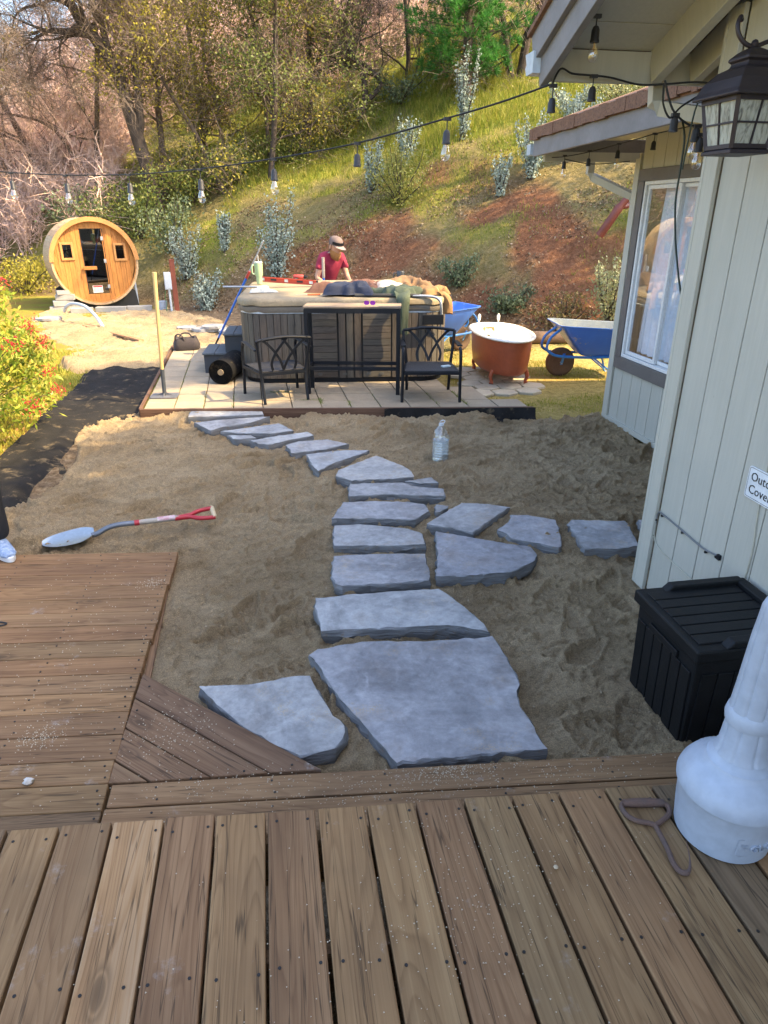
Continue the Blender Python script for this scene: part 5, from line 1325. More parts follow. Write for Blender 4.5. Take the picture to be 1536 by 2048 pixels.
def hang(name, mat, parent, path, w_, seed):
    rg = []
    pts = spline(path, 5)
    for i, p in enumerate(pts):
        t = i / (len(pts) - 1)
        ring = []
        for k in range(14):
            a = 2 * math.pi * k / 14
            ring.append(p + Vector((w_ * (.8 + .25 * math.sin(t * 4 + seed)) * math.cos(a), .035 * math.sin(a) + .012 * math.sin(3 * a + 5 * t + seed), .012 * math.sin(2 * a + seed + 6 * t))))
        rg.append(ring)
    return MB().loft(rg).build(name, mat, parent, smooth=True)
hang('sleeve', GRN, gsw, [(.02, .02, .04), (.05, -.14, .05), (.07, -.26, .0), (.075, -.285, -.12), (.08, -.28, -.28), (.085, -.275, -.40)], .085, 1)
tp2 = cloth('tan_jacket', simple('ochre_canvas', (.33, .19, .08), (.27, .15, .06), 6, .85, .4, 120), 'ochre work jacket hanging over the front right corner of the hot tub', 'jacket', (1.86, 8.02, CT + .008), .20, .13, .10, 31, R(-35))
hang('sleeve', _mc['ochre_canvas'], tp2, [(.05, -.02, .03), (.17, -.04, .02), (.235, -.05, -.06), (.245, -.05, -.2)], .06, 4)
mg = thing('travel_mug', 'dark steel travel mug with handle at the back right of the cover', 'mug', (1.80, 9.55, CT + .008))
MB().lathe([(0, 0), (.052, 0), (.055, .01), (.055, .13), (.050, .14), (0, .141)], 20).build('cup', simple('dark_steel', (.07, .075, .085), None, 8, .35, metal=.6), mg, smooth=40)
MB().tube(spline([(-.05, 0, .11), (-.09, 0, .11), (-.092, 0, .04), (-.05, 0, .035)]), .008, 8).build('handle', _mc['dark_steel'], mg, smooth=True)
tag(MB().tube([(-.55, 9.10, CT + .022), (.0, 9.02, CT + .022)], .012, 10).build('steel_rod', GALV, smooth=True), 'thin grey steel rod sticking out past the left edge of the cover', 'rod')

# ================================================================== PEOPLE
def skin(joints, edges, sub=2):
    """joints: [(co, r)], returns verts, faces of a skinned and smoothed body"""
    me = bpy.data.meshes.new('skn'); me.from_pydata([j[0] for j in joints], edges, [])
    o = bpy.data.objects.new('skn', me); COL.objects.link(o)
    o.modifiers.new('s', 'SKIN'); sm = o.modifiers.new('u', 'SUBSURF'); sm.levels = sub; sm.render_levels = sub
    for i, j in enumerate(joints):
        r = j[1] if isinstance(j[1], tuple) else (j[1], j[1])
        me.skin_vertices[0].data[i].radius = r; me.skin_vertices[0].data[i].use_root = (i == 0)
    dg = bpy.context.evaluated_depsgraph_get()
    e = o.evaluated_get(dg).to_mesh()
    V = [tuple(v_.co) for v_ in e.vertices]; F = [tuple(p.vertices) for p in e.polygons]
    bpy.data.objects.remove(o); bpy.data.meshes.remove(me)
    return V, F
def chain(*segs):
    """segs of joints, each segment starts from an index or None"""
    J = []; E = []
    names = {}
    for s in segs:
        start = s[0]; prev = names.get(start)
        for nm, co, r in s[1:]:
            J.append((co, r)); names[nm] = len(J) - 1
            if prev is not None: E.append((prev, len(J) - 1))
            prev = len(J) - 1
    return J, E
SKIN_M = simple('skin', (.52, .28, .18), (.46, .24, .15), 6, .55, .1, 90)
def head_shape(mb, c, s, yaw, pitch):
    """egg-shaped head with brow, nose, jaw and ears; local -Y is the face"""
    mt = Matrix.Translation(c) @ Euler((pitch, 0, yaw)).to_matrix().to_4x4() @ Matrix.Scale(s, 4)
    rings = []
    for z, w_, d0, d1 in ((-.125, .035, .05, .03), (-.115, .05, .078, .04), (-.09, .06, .09, .055), (-.06, .066, .094, .07), (-.03, .071, .094, .085), (0, .075, .094, .093), (.03, .077, .097, .097), (.06, .075, .094, .096), (.09, .064, .08, .084), (.11, .045, .055, .06), (.122, .02, .025, .028)):
        r = []
        for k in range(24):
            a = 2 * math.pi * k / 24; sx = math.sin(a); cy = -math.cos(a)
            x = w_ * sx; y = (d0 if cy < 0 else d1) * cy
            if abs(k) in (0, 1, 23) and -.05 < z < .02:            # nose
                y -= (.020 if k == 0 else .006) * (1 - abs(z + .02) / .05)
            if k in (2, 3, 21, 22) and 0 <= z < .02: y += .008     # eye sockets
            r.append(mt @ Vector((x, y, z)))
        rings.append(r)
    mb.loft(rings)
    for sgn in (-1, 1):
        e = [mt @ Vector((sgn * (.072 + .014 * q), .012 + .014 * math.sin(t), .0 + .03 * math.cos(t))) for q in (0, 1) for t in [i * math.pi / 4 for i in range(8)]]
        mb.loft([e[:8], e[8:]])
    return mt
def hand(mb, wrist, d, n, s=1.0, curl=.4):
    """palm and five bent fingers; d: pointing direction, n: palm normal"""
    d = Vector(d).normalized(); n = Vector(n).normalized(); sd = d.cross(n).normalized()
    w_ = Vector(wrist)
    rg = []
    for t, hw, ht in ((0, .024, .018), (.03, .034, .016), (.07, .042, .014), (.095, .040, .011)):
        c = w_ + d * t * s
        rg.append([c + sd * hw * s * math.cos(a) + n * ht * s * math.sin(a) for a in [i * math.pi / 5 for i in range(10)]])
    mb.loft(rg)
    for k, (off, L) in enumerate(((-.030, .072), (-.010, .082), (.010, .076), (.029, .060))):
        p = w_ + d * .088 * s + sd * off * s; dd = d.copy(); pts = [p]
        for q in range(3):
            dd = (dd + n * curl * .7).normalized(); p = p + dd * L * s * (.44, .32, .26)[q]; pts.append(p)
        mb.tube(pts, [.0095 * s, .009 * s, .008 * s, .0065 * s], 7)
    p = w_ + d * .03 * s - sd * .03 * s; pts = [p, p + (d * .6 - sd * .8 + n * .2).normalized() * .04 * s]
    pts.append(pts[-1] + (d * .95 - sd * .15 + n * .4).normalized() * .035 * s)
    mb.tube(pts, [.012 * s, .0105 * s, .008 * s], 7)
# ---- the man working behind the hot tub
man = thing('person', 'bearded man in a maroon t-shirt and cap bending forward behind the hot tub', 'person', (.93, 10.95, -.335), R(22))
K = 1.05                                              # local: z from the ground, -Y forward
J, E = chain((None, ('pelvis', (0, .10, .80), (.15, .12)), ('belly', (0, .02, .98), (.12, .10)), ('chest', (0, -.08, 1.19), (.13, .10)), ('shl', (0, -.12, 1.30), (.09, .07)), ('neck', (0, -.17, 1.34), .055), ('nk2', (0, -.22, 1.375), .052)),
    ('shl', ('la', (.14, -.13, 1.28), .062), ('lb', (.18, -.15, 1.19), .052), ('le', (.215, -.19, 1.03), .040), ('lw', (.19, -.36, .94), .028)),
    ('shl', ('ra', (-.14, -.13, 1.28), .062), ('rb', (-.19, -.14, 1.19), .052), ('re', (-.25, -.14, 1.02), .040), ('rw', (-.18, -.32, .93), .028)),
    ('pelvis', ('lh', (.095, .10, .74), .095), ('lk', (.12, -.10, .43), .062), ('lm', (.12, -.01, .25), .058), ('lf', (.12, .08, .08), .042)),
    ('pelvis', ('rh', (-.095, .10, .74), .095), ('rk', (-.13, -.06, .43), .062), ('rm', (-.13, .03, .25), .058), ('rf', (-.13, .12, .08), .042)))
V, F = skin([(tuple(c * K * (1 if i != 2 else .99) for i, c in enumerate(c_)), r if not isinstance(r, tuple) else r) for c_, r in J], E)
b_ = MB(); b_.add(V, F)
mth = head_shape(b_, Vector((.0, -.255, 1.425)) * K, 1.12, R(14), R(16))
hand(b_, Vector((.19, -.36, .94)) * K, (-.15, -1, -.25), (0, .2, -1), 1.1, .5); hand(b_, Vector((-.18, -.32, .93)) * K, (.2, -1, -.3), (0, .2, -1), 1.1, .6)
b_.build('body', SKIN_M, man, smooth=60)
SHIRT = simple('maroon_cotton', (.25, .016, .045), (.30, .022, .055), 5, .85, .3, 30)
J2, E2 = chain((None, ('pelvis', (0, .09, .82), (.15, .135)), ('belly', (0, .02, .98), (.15, .13)), ('chest', (0, -.09, 1.18), (.165, .145)), ('shl', (0, -.13, 1.295), (.12, .10)), ('neck', (0, -.16, 1.335), .072)),
    ('shl', ('la', (.145, -.13, 1.283), .077), ('lb', (.187, -.152, 1.18), .070), ('lc', (.200, -.165, 1.11), .068)), ('shl', ('ra', (-.145, -.13, 1.283), .077), ('rb', (-.197, -.14, 1.18), .070), ('rc', (-.215, -.14, 1.11), .068)))
V, F = skin([(tuple(c * K for c in c_), r) for c_, r in J2], E2)
V = [(x + .006 * math.sin(z * 40 + x * 20), y + .008 * math.sin(z * 33 + x * 37), z) for x, y, z in V]
MB().add(V, F).build('t_shirt', SHIRT, man, smooth=True)
J3, E3 = chain((None, ('pelvis', (0, .10, .84), (.17, .14)), ('p2', (0, .10, .76), (.17, .14))), ('p2', ('lh', (.10, .09, .70), .115), ('lk', (.12, -.10, .43), .082), ('lm', (.12, -.01, .25), .08), ('lf', (.12, .08, .06), .075)), ('p2', ('rh', (-.10, .09, .70), .115), ('rk', (-.13, -.06, .43), .082), ('rm', (-.13, .03, .25), .08), ('rf', (-.13, .12, .06), .075)))
V, F = skin([(tuple(c * K for c in c_), r) for c_, r in J3], E3)
MB().add(V, F).build('trousers', simple('dark_denim', (.04, .05, .08), None, 8, .9, .3, 90), man, smooth=True)
for s, yb in ((.12, .08), (-.13, .12)):
    rg = [[Vector((s * K + w_ * math.cos(a), yb * K + y_, .0 + max(.004, zc + h_ * math.sin(a)))) for a in [i * math.pi / 6 for i in range(12)]] for y_, w_, zc, h_ in ((.09, .03, .04, .035), (.07, .042, .05, .05), (.0, .046, .05, .055), (-.08, .05, .035, .035), (-.15, .045, .028, .028), (-.19, .02, .02, .018))]
    MB().loft(rg).build('boot', simple('brown_leather', (.10, .055, .03), None, 8, .6), man, smooth=True)
CAPM = simple('cap_cloth', (.17, .125, .115), (.13, .095, .09), 8, .85)
cp = MB(); rg = []
for z, w_, d0, d1 in ((.030, .083, .103, .103), (.06, .085, .106, .104), (.095, .078, .098, .096), (.122, .055, .07, .07), (.134, .02, .025, .025)):
    rg.append([mth @ Vector((w_ * math.sin(a), (d0 if -math.cos(a) < 0 else d1) * -math.cos(a), z)) for a in [2 * math.pi * i / 24 for i in range(24)]])
cp.loft(rg, caps=(False, True))
cap_ = cp.build('cap', CAPM, man, smooth=True)
br = MB(); top = []; bot = []
for i in range(13):
    a = R(-62 + 124 * i / 12); top.append([mth @ Vector((.084 * math.sin(a), -.10 * math.cos(a), .036)), mth @ Vector((.078 * math.sin(a), -.10 * math.cos(a) - .085 * math.cos(a) ** .7, .018)), mth @ Vector((.078 * math.sin(a), -.10 * math.cos(a) - .085 * math.cos(a) ** .7, .013)), mth @ Vector((.082 * math.sin(a), -.10 * math.cos(a), .030))])
br.loft(top).build('brim', simple('brim_cloth', (.30, .24, .22), None, 8, .8), cap_, smooth=30)
gg = MB(); rg = []
for i in range(13):
    a = R(-75 + 150 * i / 12); rg.append([mth @ Vector((.092 * math.sin(a), -.114 * math.cos(a), z)) for z in (.045, .078)] + [mth @ Vector((.086 * math.sin(a), -.107 * math.cos(a), z)) for z in (.078, .045)])
gg.loft(rg).build('sunglasses', BLACKM, cap_, smooth=30)
bd = MB(); rg = []
for z, w_, d in ((-.035, .072, .078), (-.06, .073, .102), (-.085, .068, .112), (-.115, .055, .112), (-.145, .036, .10), (-.165, .012, .088)):
    rg.append([mth @ Vector((w_ * math.sin(a) * 1.02, -d * math.cos(a) * (1 + .04 * math.sin(9 * a + z * 90)), z)) for a in [R(-95 + 190 * i / 14) for i in range(15)]])
bd.loft(rg, closed=False, caps=(False, False)).build('beard', simple('ginger_hair', (.42, .20, .06), (.33, .15, .05), 60, .8, .8, 260), man, smooth=True)
hr = MB(); rg = []
for z, w_, d in ((.035, .080, .10), (0, .080, .100), (-.04, .075, .092), (-.07, .066, .075)):
    rg.append([mth @ Vector((w_ * math.sin(a), -d * math.cos(a), z)) for a in [R(85 + 190 * i / 14) for i in range(15)]])
hr.loft(rg, closed=False, caps=(False, False)).build('hair', simple('brown_hair', (.13, .07, .035), None, 50, .8, .6, 200), man, smooth=True)
for s in (-1, 1):
    MB().lathe([(0, .0085), (.006, .006), (.0085, 0), (.006, -.006), (0, -.0085)], 10, c=mth @ Vector((s * .030, -.084, .010))).build('eye', simple('eye_dark', (.05, .04, .035), None, 9, .3), man, smooth=True)
tl = thing('digging_bar', 'upright steel handle with a blue grip held by the man behind the hot tub', 'tool')
MB().tube([(.80, 10.31, -.33), (.81, 10.31, .76)], .018, 10).build('lower_shaft', _mc['blue_paint'], tl, smooth=True)
MB().tube([(.81, 10.31, .76), (.812, 10.31, 1.04)], .022, 10).build('upper_shaft', simple('worn_grey_steel', (.42, .37, .34), None, 12, .5, metal=.5), tl, smooth=True)

# ---- the person whose leg shows at the left edge of the lower deck
p2 = thing('person', 'person in black trousers and a blue and white sneaker standing at the left edge', 'person', (-1.755, 3.80, ZL), R(35))
J, E = chain((None, ('pelvis', (0, 0, .93), (.15, .11)), ('belly', (0, 0, 1.08), (.14, .10)), ('chest', (0, 0, 1.29), (.16, .11)), ('shl', (0, .0, 1.42), (.12, .08)), ('neck', (0, -.01, 1.50), .055), ('nk2', (0, -.02, 1.56), .052)),
    ('shl', ('la', (.17, 0, 1.40), .065), ('lb', (.20, 0, 1.26), .05), ('le', (.21, .01, 1.10), .042), ('lw', (.20, -.06, .87), .028)), ('shl', ('ra', (-.17, 0, 1.40), .065), ('rb', (-.20, 0, 1.26), .05), ('re', (-.21, .01, 1.10), .042), ('rw', (-.20, -.06, .87), .028)),
    ('pelvis', ('lh', (.09, 0, .86), .09), ('lk', (.115, -.03, .49), .058), ('lm', (.12, .02, .32), .055), ('lf', (.125, .03, .09), .038)), ('pelvis', ('rh', (-.09, 0, .86), .09), ('rk', (-.10, -.02, .49), .058), ('rm', (-.10, .02, .32), .055), ('rf', (-.10, .03, .09), .038)))
V, F = skin(J, E); b_ = MB().add(V, F)
mt2 = head_shape(b_, Vector((0, -.04, 1.66)), 1.0, 0, R(20))
for s in (-1, 1): hand(b_, (s * .20, -.06, .87), (0, -.2, -1), (-s, -.2, 0), 1, .3)
b_.build('body', SKIN_M, p2, smooth=60)
J, E = chain((None, ('pelvis', (0, 0, 1.0), (.165, .125)), ('p2', (0, 0, .90), (.17, .13))), ('p2', ('lh', (.10, 0, .82), .115), ('lk', (.118, -.03, .49), .088), ('lm', (.122, .02, .30), .082), ('lf', (.128, .02, .07), .078)), ('p2', ('rh', (-.10, 0, .82), .115), ('rk', (-.10, -.02, .49), .088), ('rm', (-.10, .02, .30), .082), ('rf', (-.10, .02, .07), .078)))
V, F = skin(J, E); MB().add(V, F).build('trousers', simple('black_cotton', (.014, .015, .02), None, 8, .9, .3, 60), p2, smooth=True)
J, E = chain((None, ('pelvis', (0, 0, .86), (.185, .145)), ('belly', (0, 0, 1.05), (.17, .135)), ('chest', (0, 0, 1.29), (.18, .13)), ('shl', (0, 0, 1.425), (.135, .095)), ('neck', (0, -.005, 1.49), .066)), ('shl', ('la', (.172, 0, 1.40), .08), ('lb', (.202, 0, 1.25), .066), ('le', (.212, .01, 1.10), .058), ('lw', (.203, -.05, .90), .045)), ('shl', ('ra', (-.172, 0, 1.40), .08), ('rb', (-.202, 0, 1.25), .066), ('re', (-.212, .01, 1.10), .058), ('rw', (-.203, -.05, .90), .045)))
V, F = skin(J, E); MB().add(V, F).build('sweater', simple('grey_knit', (.09, .09, .1), None, 8, .9, .3, 60), p2, smooth=True)
hr = MB(); rg = []
for z, w_, d0, d1 in ((-.05, .07, .02, .085), (0, .081, .03, .102), (.05, .084, .085, .106), (.09, .074, .09, .096), (.12, .045, .055, .065), (.132, .015, .02, .02)):
    rg.append([mt2 @ Vector((w_ * math.sin(a), (d0 if -math.cos(a) < 0 else d1) * -math.cos(a), z)) for a in [2 * math.pi * i / 20 for i in range(20)]])
hr.loft(rg).build('hair', _mc['brown_hair'], p2, smooth=True)
SNK = simple('sneaker_fabric', (.42, .52, .68), (.10, .18, .38), 45, .7); SOLE = simple('white_sole', (.74, .76, .78), None, 8, .6)
for s in (.128, -.10):
    rg = [[Vector((s + w_ * math.cos(a), .03 + y_, max(.026, zc + h_ * math.sin(a)))) for a in [i * math.pi / 7 for i in range(14)]] for y_, w_, zc, h_ in ((.085, .02, .05, .03), (.075, .036, .06, .05), (.03, .042, .062, .058), (-.04, .042, .058, .05), (-.10, .046, .048, .034), (-.16, .044, .042, .024), (-.195, .024, .038, .014))]
    MB().loft(rg).build('sneaker', SNK, p2, smooth=True)
    MB().prism([(s + .047 * math.sin(a) * (1 if math.cos(a) > 0 else .9), .03 - .06 - .148 * math.cos(a)) for a in [2 * math.pi * i / 28 for i in range(28)]], .002, .036).build('sole', SOLE, p2, bev=.006)

# ================================================================== BARREL SAUNA
CED = wood('cedar_board', [(.25, (.32, .135, .035)), (.5, (.44, .205, .058)), (.8, (.54, .28, .095))], tint=.16, rough=.5, bmp=.15)
CEDO = wood('weathered_cedar', [(.25, (.34, .25, .16)), (.5, (.46, .35, .23)), (.8, (.55, .44, .31))], tint=.15, rough=.7, bmp=.2)
SR = .87
sa = thing('barrel_sauna', 'round cedar barrel sauna with a glass door at the far left', 'sauna', (-3.60, 16.15, -.30), R(20))
cz = SR + .085
n_ = 40
sm_ = MB()
a = math.pi / n_ * .985
sm_.prism([(-1.75 / 2, -SR * math.sin(a)), (1.75 / 2, -SR * math.sin(a)), (1.75 / 2, SR * math.sin(a)), (-1.75 / 2, SR * math.sin(a))], -.04, 0)
sm = sm_.mesh('stave', CEDO)
for k in range(n_):
    t = 2 * math.pi * (k + .5) / n_
    rad = Vector((math.cos(t), 0, math.sin(t))); ax = Vector((0, 1, 0)); tg = rad.cross(ax)
    mr = Matrix((ax, tg, rad)).transposed()
    if mr.determinant() < 0: mr = Matrix((ax, -tg, rad)).transposed()
    p = Vector((0, .80, cz)) + rad * SR
    link('stave', sm, sa, .003, p, mr.to_euler(), 1)
# front wall boards
FRZ = Matrix(((0, -1, 0), (0, 0, -1), (1, 0, 0)))        # local x -> up
ops = [(-.215, .225, -.64, .655), (-.60, -.43, .10, .36), (.45, .62, .06, .33)]
bw = .102; x = -.816
while x < .80:
    xa, xb = x, x + bw - .003; xm = (xa + xb) / 2
    h = math.sqrt(max(.0, (SR - .055) ** 2 - max(abs(xa), abs(xb)) ** 2))
    h2 = math.sqrt(max(.0, (SR - .055) ** 2 - min(abs(xa), abs(xb)) ** 2))
    iv = [(-h, h)]
    for (oa, ob, za, zb) in ops:
        if oa - .02 < xm < ob + .02:
            iv = [q for (l, u) in iv for q in ((l, min(u, za)), (max(l, zb), u)) if q[1] - q[0] > .02]
    for (l, u) in iv:
        if l == -h and u == h:
            hl, hr_ = [math.sqrt(max(0, (SR - .055) ** 2 - v_ * v_)) for v_ in (xa, xb)]
            pol = [(-hl, xa), (hl, xa), (hr_, xb), (-hr_, xb)]
        elif u == h:
            hl, hr_ = [math.sqrt(max(0, (SR - .055) ** 2 - v_ * v_)) for v_ in (xa, xb)]
            pol = [(l, xa), (hl, xa), (hr_, xb), (l, xb)]
        elif l == -h:
            hl, hr_ = [math.sqrt(max(0, (SR - .055) ** 2 - v_ * v_)) for v_ in (xa, xb)]
            pol = [(-hl, xa), (u, xa), (u, xb), (-hr_, xb)]
        else: pol = [(l, xa), (u, xa), (u, xb), (l, xb)]
        c = (sum(p[0] for p in pol) / 4, sum(p[1] for p in pol) / 4)
        MB().prism([(p[0] - c[0], -(p[1] - c[1])) for p in pol], 0, .03).build('front_board', CED, sa, bev=.003, loc=(c[1], .03, cz + c[0]), rot=FRZ.to_euler())
    x += bw
def ringarc(r0, r1, y0, y1, a0, a1, n=40):
    b_ = MB(); rg = []
    for k in range(n + 1):
        t = R(a0 + (a1 - a0) * k / n); c, s = math.cos(t), math.sin(t)
        rg.append([(r0 * c, y0, cz + r0 * s), (r1 * c, y0, cz + r1 * s), (r1 * c, y1, cz + r1 * s), (r0 * c, y1, cz + r0 * s)])
    return b_.loft(rg)
CEDA = simple('cedar_hoop', (.48, .235, .075), (.40, .18, .055), 8, .5, .1, 60)
ringarc(SR - .065, SR + .025, -.10, -.06, 2, 178).build('hoop', CEDA, sa)
ringarc(SR - .06, SR + .002, -.06, .0, 0, 360, 60).build('hoop', CEDA, sa)
ringarc(0.05, SR - .04, 1.55, 1.58, 0, 360, 40).build('back_wall', CEDO, sa)
# door
SG = glassm('smoked_glass', (.50, .44, .38), .0, .10)
dr_ = MB().box((.005, .010, cz + .01), (.43, .008, 1.28)).build('door', SG, sa)
MB().box((-.12, -.045, cz - .11), (.27, .03, .07)).build('handle', CED, dr_, bev=.004)
for z in (.47, .02, -.50): MB().box((.205, -.002, cz + z), (.05, .014, .075)).build('hinge', GALV, dr_, bev=.003)
MB().box((-.215, .012, cz + .01), (.014, .03, 1.30)).box((.228, .012, cz + .01), (.014, .03, 1.30)).box((.005, .012, cz + .658), (.45, .03, .014)).build('door_frame', BLACKM, dr_)
sgn = MB().box((-.03, .002, cz - .545), (.20, .004, .145)).build('notice', simple('notice_white', (.75, .74, .70), None, 8, .5), dr_)
MB().box((-.03, -.0016, cz - .492), (.18, .002, .030)).build('notice_header', simple('notice_red', (.55, .05, .05), None, 8, .5), sgn)
nl = MB()
for r_ in range(4):
    for c_ in range(3):
        nl.box((-.095 + c_ * .065, -.0016, cz - .53 - r_ * .016), (.05 - .012 * ((r_ + c_) % 3), .002, .005))
nl.build('notice_text', INK, sgn)
for (oa, ob, za, zb) in ops[1:]:
    w_ = MB(); xc, zc, xw, zw = (oa + ob) / 2, (za + zb) / 2, ob - oa, zb - za
    t_ = .045
    w_.box((xc - xw / 2 - t_ / 2, -.012, cz + zc), (t_, .028, zw + 2 * t_)).box((xc + xw / 2 + t_ / 2, -.012, cz + zc), (t_, .028, zw + 2 * t_)).box((xc, -.012, cz + zc + zw / 2 + t_ / 2), (xw, .028, t_)).box((xc, -.012, cz + zc - zw / 2 - t_ / 2), (xw, .028, t_))
    wo_ = w_.build('window', CEDA, sa, bev=.003)
    MB().box((xc, .012, cz + zc), (xw, .006, zw)).build('pane', SG, wo_)
for (xx, zz, w_) in ((-.45, -.30, .5), (.45, -.30, .5)):
    MB().box((xx, .8, cz + zz), (w_, 1.4, .04)).build('bench', CEDO, sa)
MB().box((.45, 1.0, cz + .02), (.05, .9, .5)).build('bench_back', CEDO, sa)
CR = simple('black_cradle', (.018, .017, .018), None, 8, .6)
for yy in (.12, 1.35):
    pol = [(-.80, 0), (.80, 0), (.76, .34)] + [((SR + .004) * math.cos(R(t)), cz + (SR + .004) * math.sin(R(t))) for t in range(-40, -141, -10)] + [(-.76, .34)]
    MB().prism(pol, -.03, .03, m=Matrix(((1, 0, 0), (0, 0, -1), (0, 1, 0)))).build('cradle', CR, sa, loc=(0, yy, .0))

# ================================================================== BATH
COP = simple('copper_paint', (.42, .105, .048), (.33, .08, .038), 3, .38, .08, 50, metal=.15)
ba = thing('clawfoot_bath', 'freestanding clawfoot bath, copper outside and white inside, on the hexagonal slabs', 'bath', (2.83, 8.20, -.290), R(-3))
def bo(w_, l0, l1, n=40, sq_=.75):
    """plan outline: rounded near end (-y), squarer far end"""
    o = []
    for k in range(n):
        a = 2 * math.pi * k / n; c, s = math.cos(a), math.sin(a)
        e = 1.0 if s < 0 else sq_
        o.append((w_ * math.copysign(abs(c) ** e, c), (l1 if s > 0 else l0) * math.copysign(abs(s) ** e, s)))
    return o
HB = .565
def brings(l): return [[(x, y, z) for x, y in bo(w_, l0, l1)] for w_, l0, l1, z in l]
MB().loft(brings([(.20, .50, .54, .125), (.262, .585, .61, .135), (.292, .64, .645, .175), (.308, .68, .665, .30), (.317, .705, .676, .46), (.322, .715, .68, HB - .02)]), caps=(True, False)).build('outer_shell', COP, ba, smooth=50)
MB().loft(brings([(.318, .712, .676, HB - .022), (.352, .745, .70, HB - .016), (.362, .755, .708, HB - .002), (.352, .745, .70, HB + .014), (.325, .718, .678, HB + .014), (.300, .69, .655, HB - .01), (.285, .66, .64, HB - .15), (.255, .58, .60, .26), (.19, .46, .52, .21), (.02, .05, .05, .205)]), caps=(False, True)).build('enamel_lining', WHITEG, ba, smooth=60)
for s in (-1, 1):
    for yy in (-.42, .46):
        MB().tube(spline([(s * .18, yy, .20), (s * .215, yy * 1.01, .15), (s * .225, yy * 1.02, .09), (s * .208, yy * 1.01, .045), (s * .218, yy * 1.04, .018)]), [.03] * 6 + [.026] * 6 + [.020] * 7 + [.019, .022, .026, .028, .028, .026], 10).build('claw_foot', COP, ba, smooth=True)
tpz = HB
MB().tube([(-.085, .655, tpz - .05), (.085, .655, tpz - .05)], .012, 10).build('mixer_bar', BRASS, ba, smooth=True)
for s in (-1, 1):
    tp_ = MB().tube([(s * .06, .67, tpz - .12), (s * .06, .645, tpz - .05), (s * .06, .62, tpz - .04), (s * .06, .60, tpz - .08)], .013, 10).build('spout', BRASS, ba, smooth=True)
    MB().lathe([(.006, tpz - .045), (.008, tpz + .03), (.020, tpz + .06), (.022, tpz + .10), (.010, tpz + .125), (0, tpz + .13)], 14, c=(s * .13, .665, 0)).build('tap_handle', WHITEG, ba, smooth=True)
    MB().tube([(s * .08, .655, tpz - .05), (s * .13, .665, tpz - .045)], .011, 8).build('tap_arm', BRASS, ba)
MB().lathe([(0, .0), (.028, 0), (.030, .004), (.030, .006), (0, .008)], 16, m=Matrix.Rotation(R(80), 3, 'X')).build('overflow', simple('dark_brass', (.12, .09, .05), None, 8, .4, metal=.8), ba, loc=(0, .622, tpz - .17))

# hexagonal slabs under the bath
hexm = [MB().prism([(.155 * math.cos(R(60 * k + 30)), .155 * math.sin(R(60 * k + 30))) for k in range(6)], -.04, 0).mesh('hexagonal_slab', simple('hex_concrete', (.47, .42, .32), (.38, .335, .26), 6, .9, .4, 120, dirt=((.26, .23, .14), 10, .62)))]
hp = thing('hexagonal_paving', 'hexagonal concrete slabs laid in the grass under the bath', 'paving')
for j in range(-1, 6):
    for i in range(-1, 4):
        x = 2.36 + .287 * i + (.1435 if j % 2 else 0); y = 7.42 + .248 * j
        if x < 2.22 + .0 or x > 3.18 or (x < 2.42 and y < 7.3) or (x > 2.95 and (y < 7.45 or y > 8.6)) or y < 7.28: continue
        link('hexagonal_slab', hexm[0], hp, .006, (x, y, -.278 + rnd.uniform(-.004, .006)), (rnd.gauss(0, .012), rnd.gauss(0, .012), rnd.gauss(0, .03)), 1)

# ================================================================== WHEELBARROWS
m, nt, bs = nmat('blue_tray_paint'); v = coords(nt, 'Object', offs=True)
c_ = ramp(nt, noise(nt, v, 3, 5), [(.3, (.045, .15, .62)), (.7, (.06, .20, .74))])
ck = math_(nt, 'MULTIPLY', ramp(nt, noise(nt, v, 7, 6, .7, .8), [(.58, (0, 0, 0)), (.64, (1, 1, 1))]), ramp(nt, noise(nt, v, 26, 4, .7), [(.48, (0, 0, 0)), (.55, (1, 1, 1))]))
c_ = mixc(nt, ck, c_, (.40, .36, .33)); nt.links.new(c_, bs.inputs['Base Color']); bs.inputs['Roughness'].default_value = .38
TRAY = m
TIN = simple('dusty_tray_inside', (.17, .20, .22), (.11, .15, .21), 6, .8, .3, 60)
FRM = simple('blue_frame_paint', (.03, .17, .56), (.05, .24, .62), 8, .35)
TYRE = simple('muddy_tyre', (.10, .062, .04), (.14, .09, .055), 9, .9, .4, 60); HUB = simple('rusty_hub', (.16, .075, .04), None, 12, .7, metal=.4)
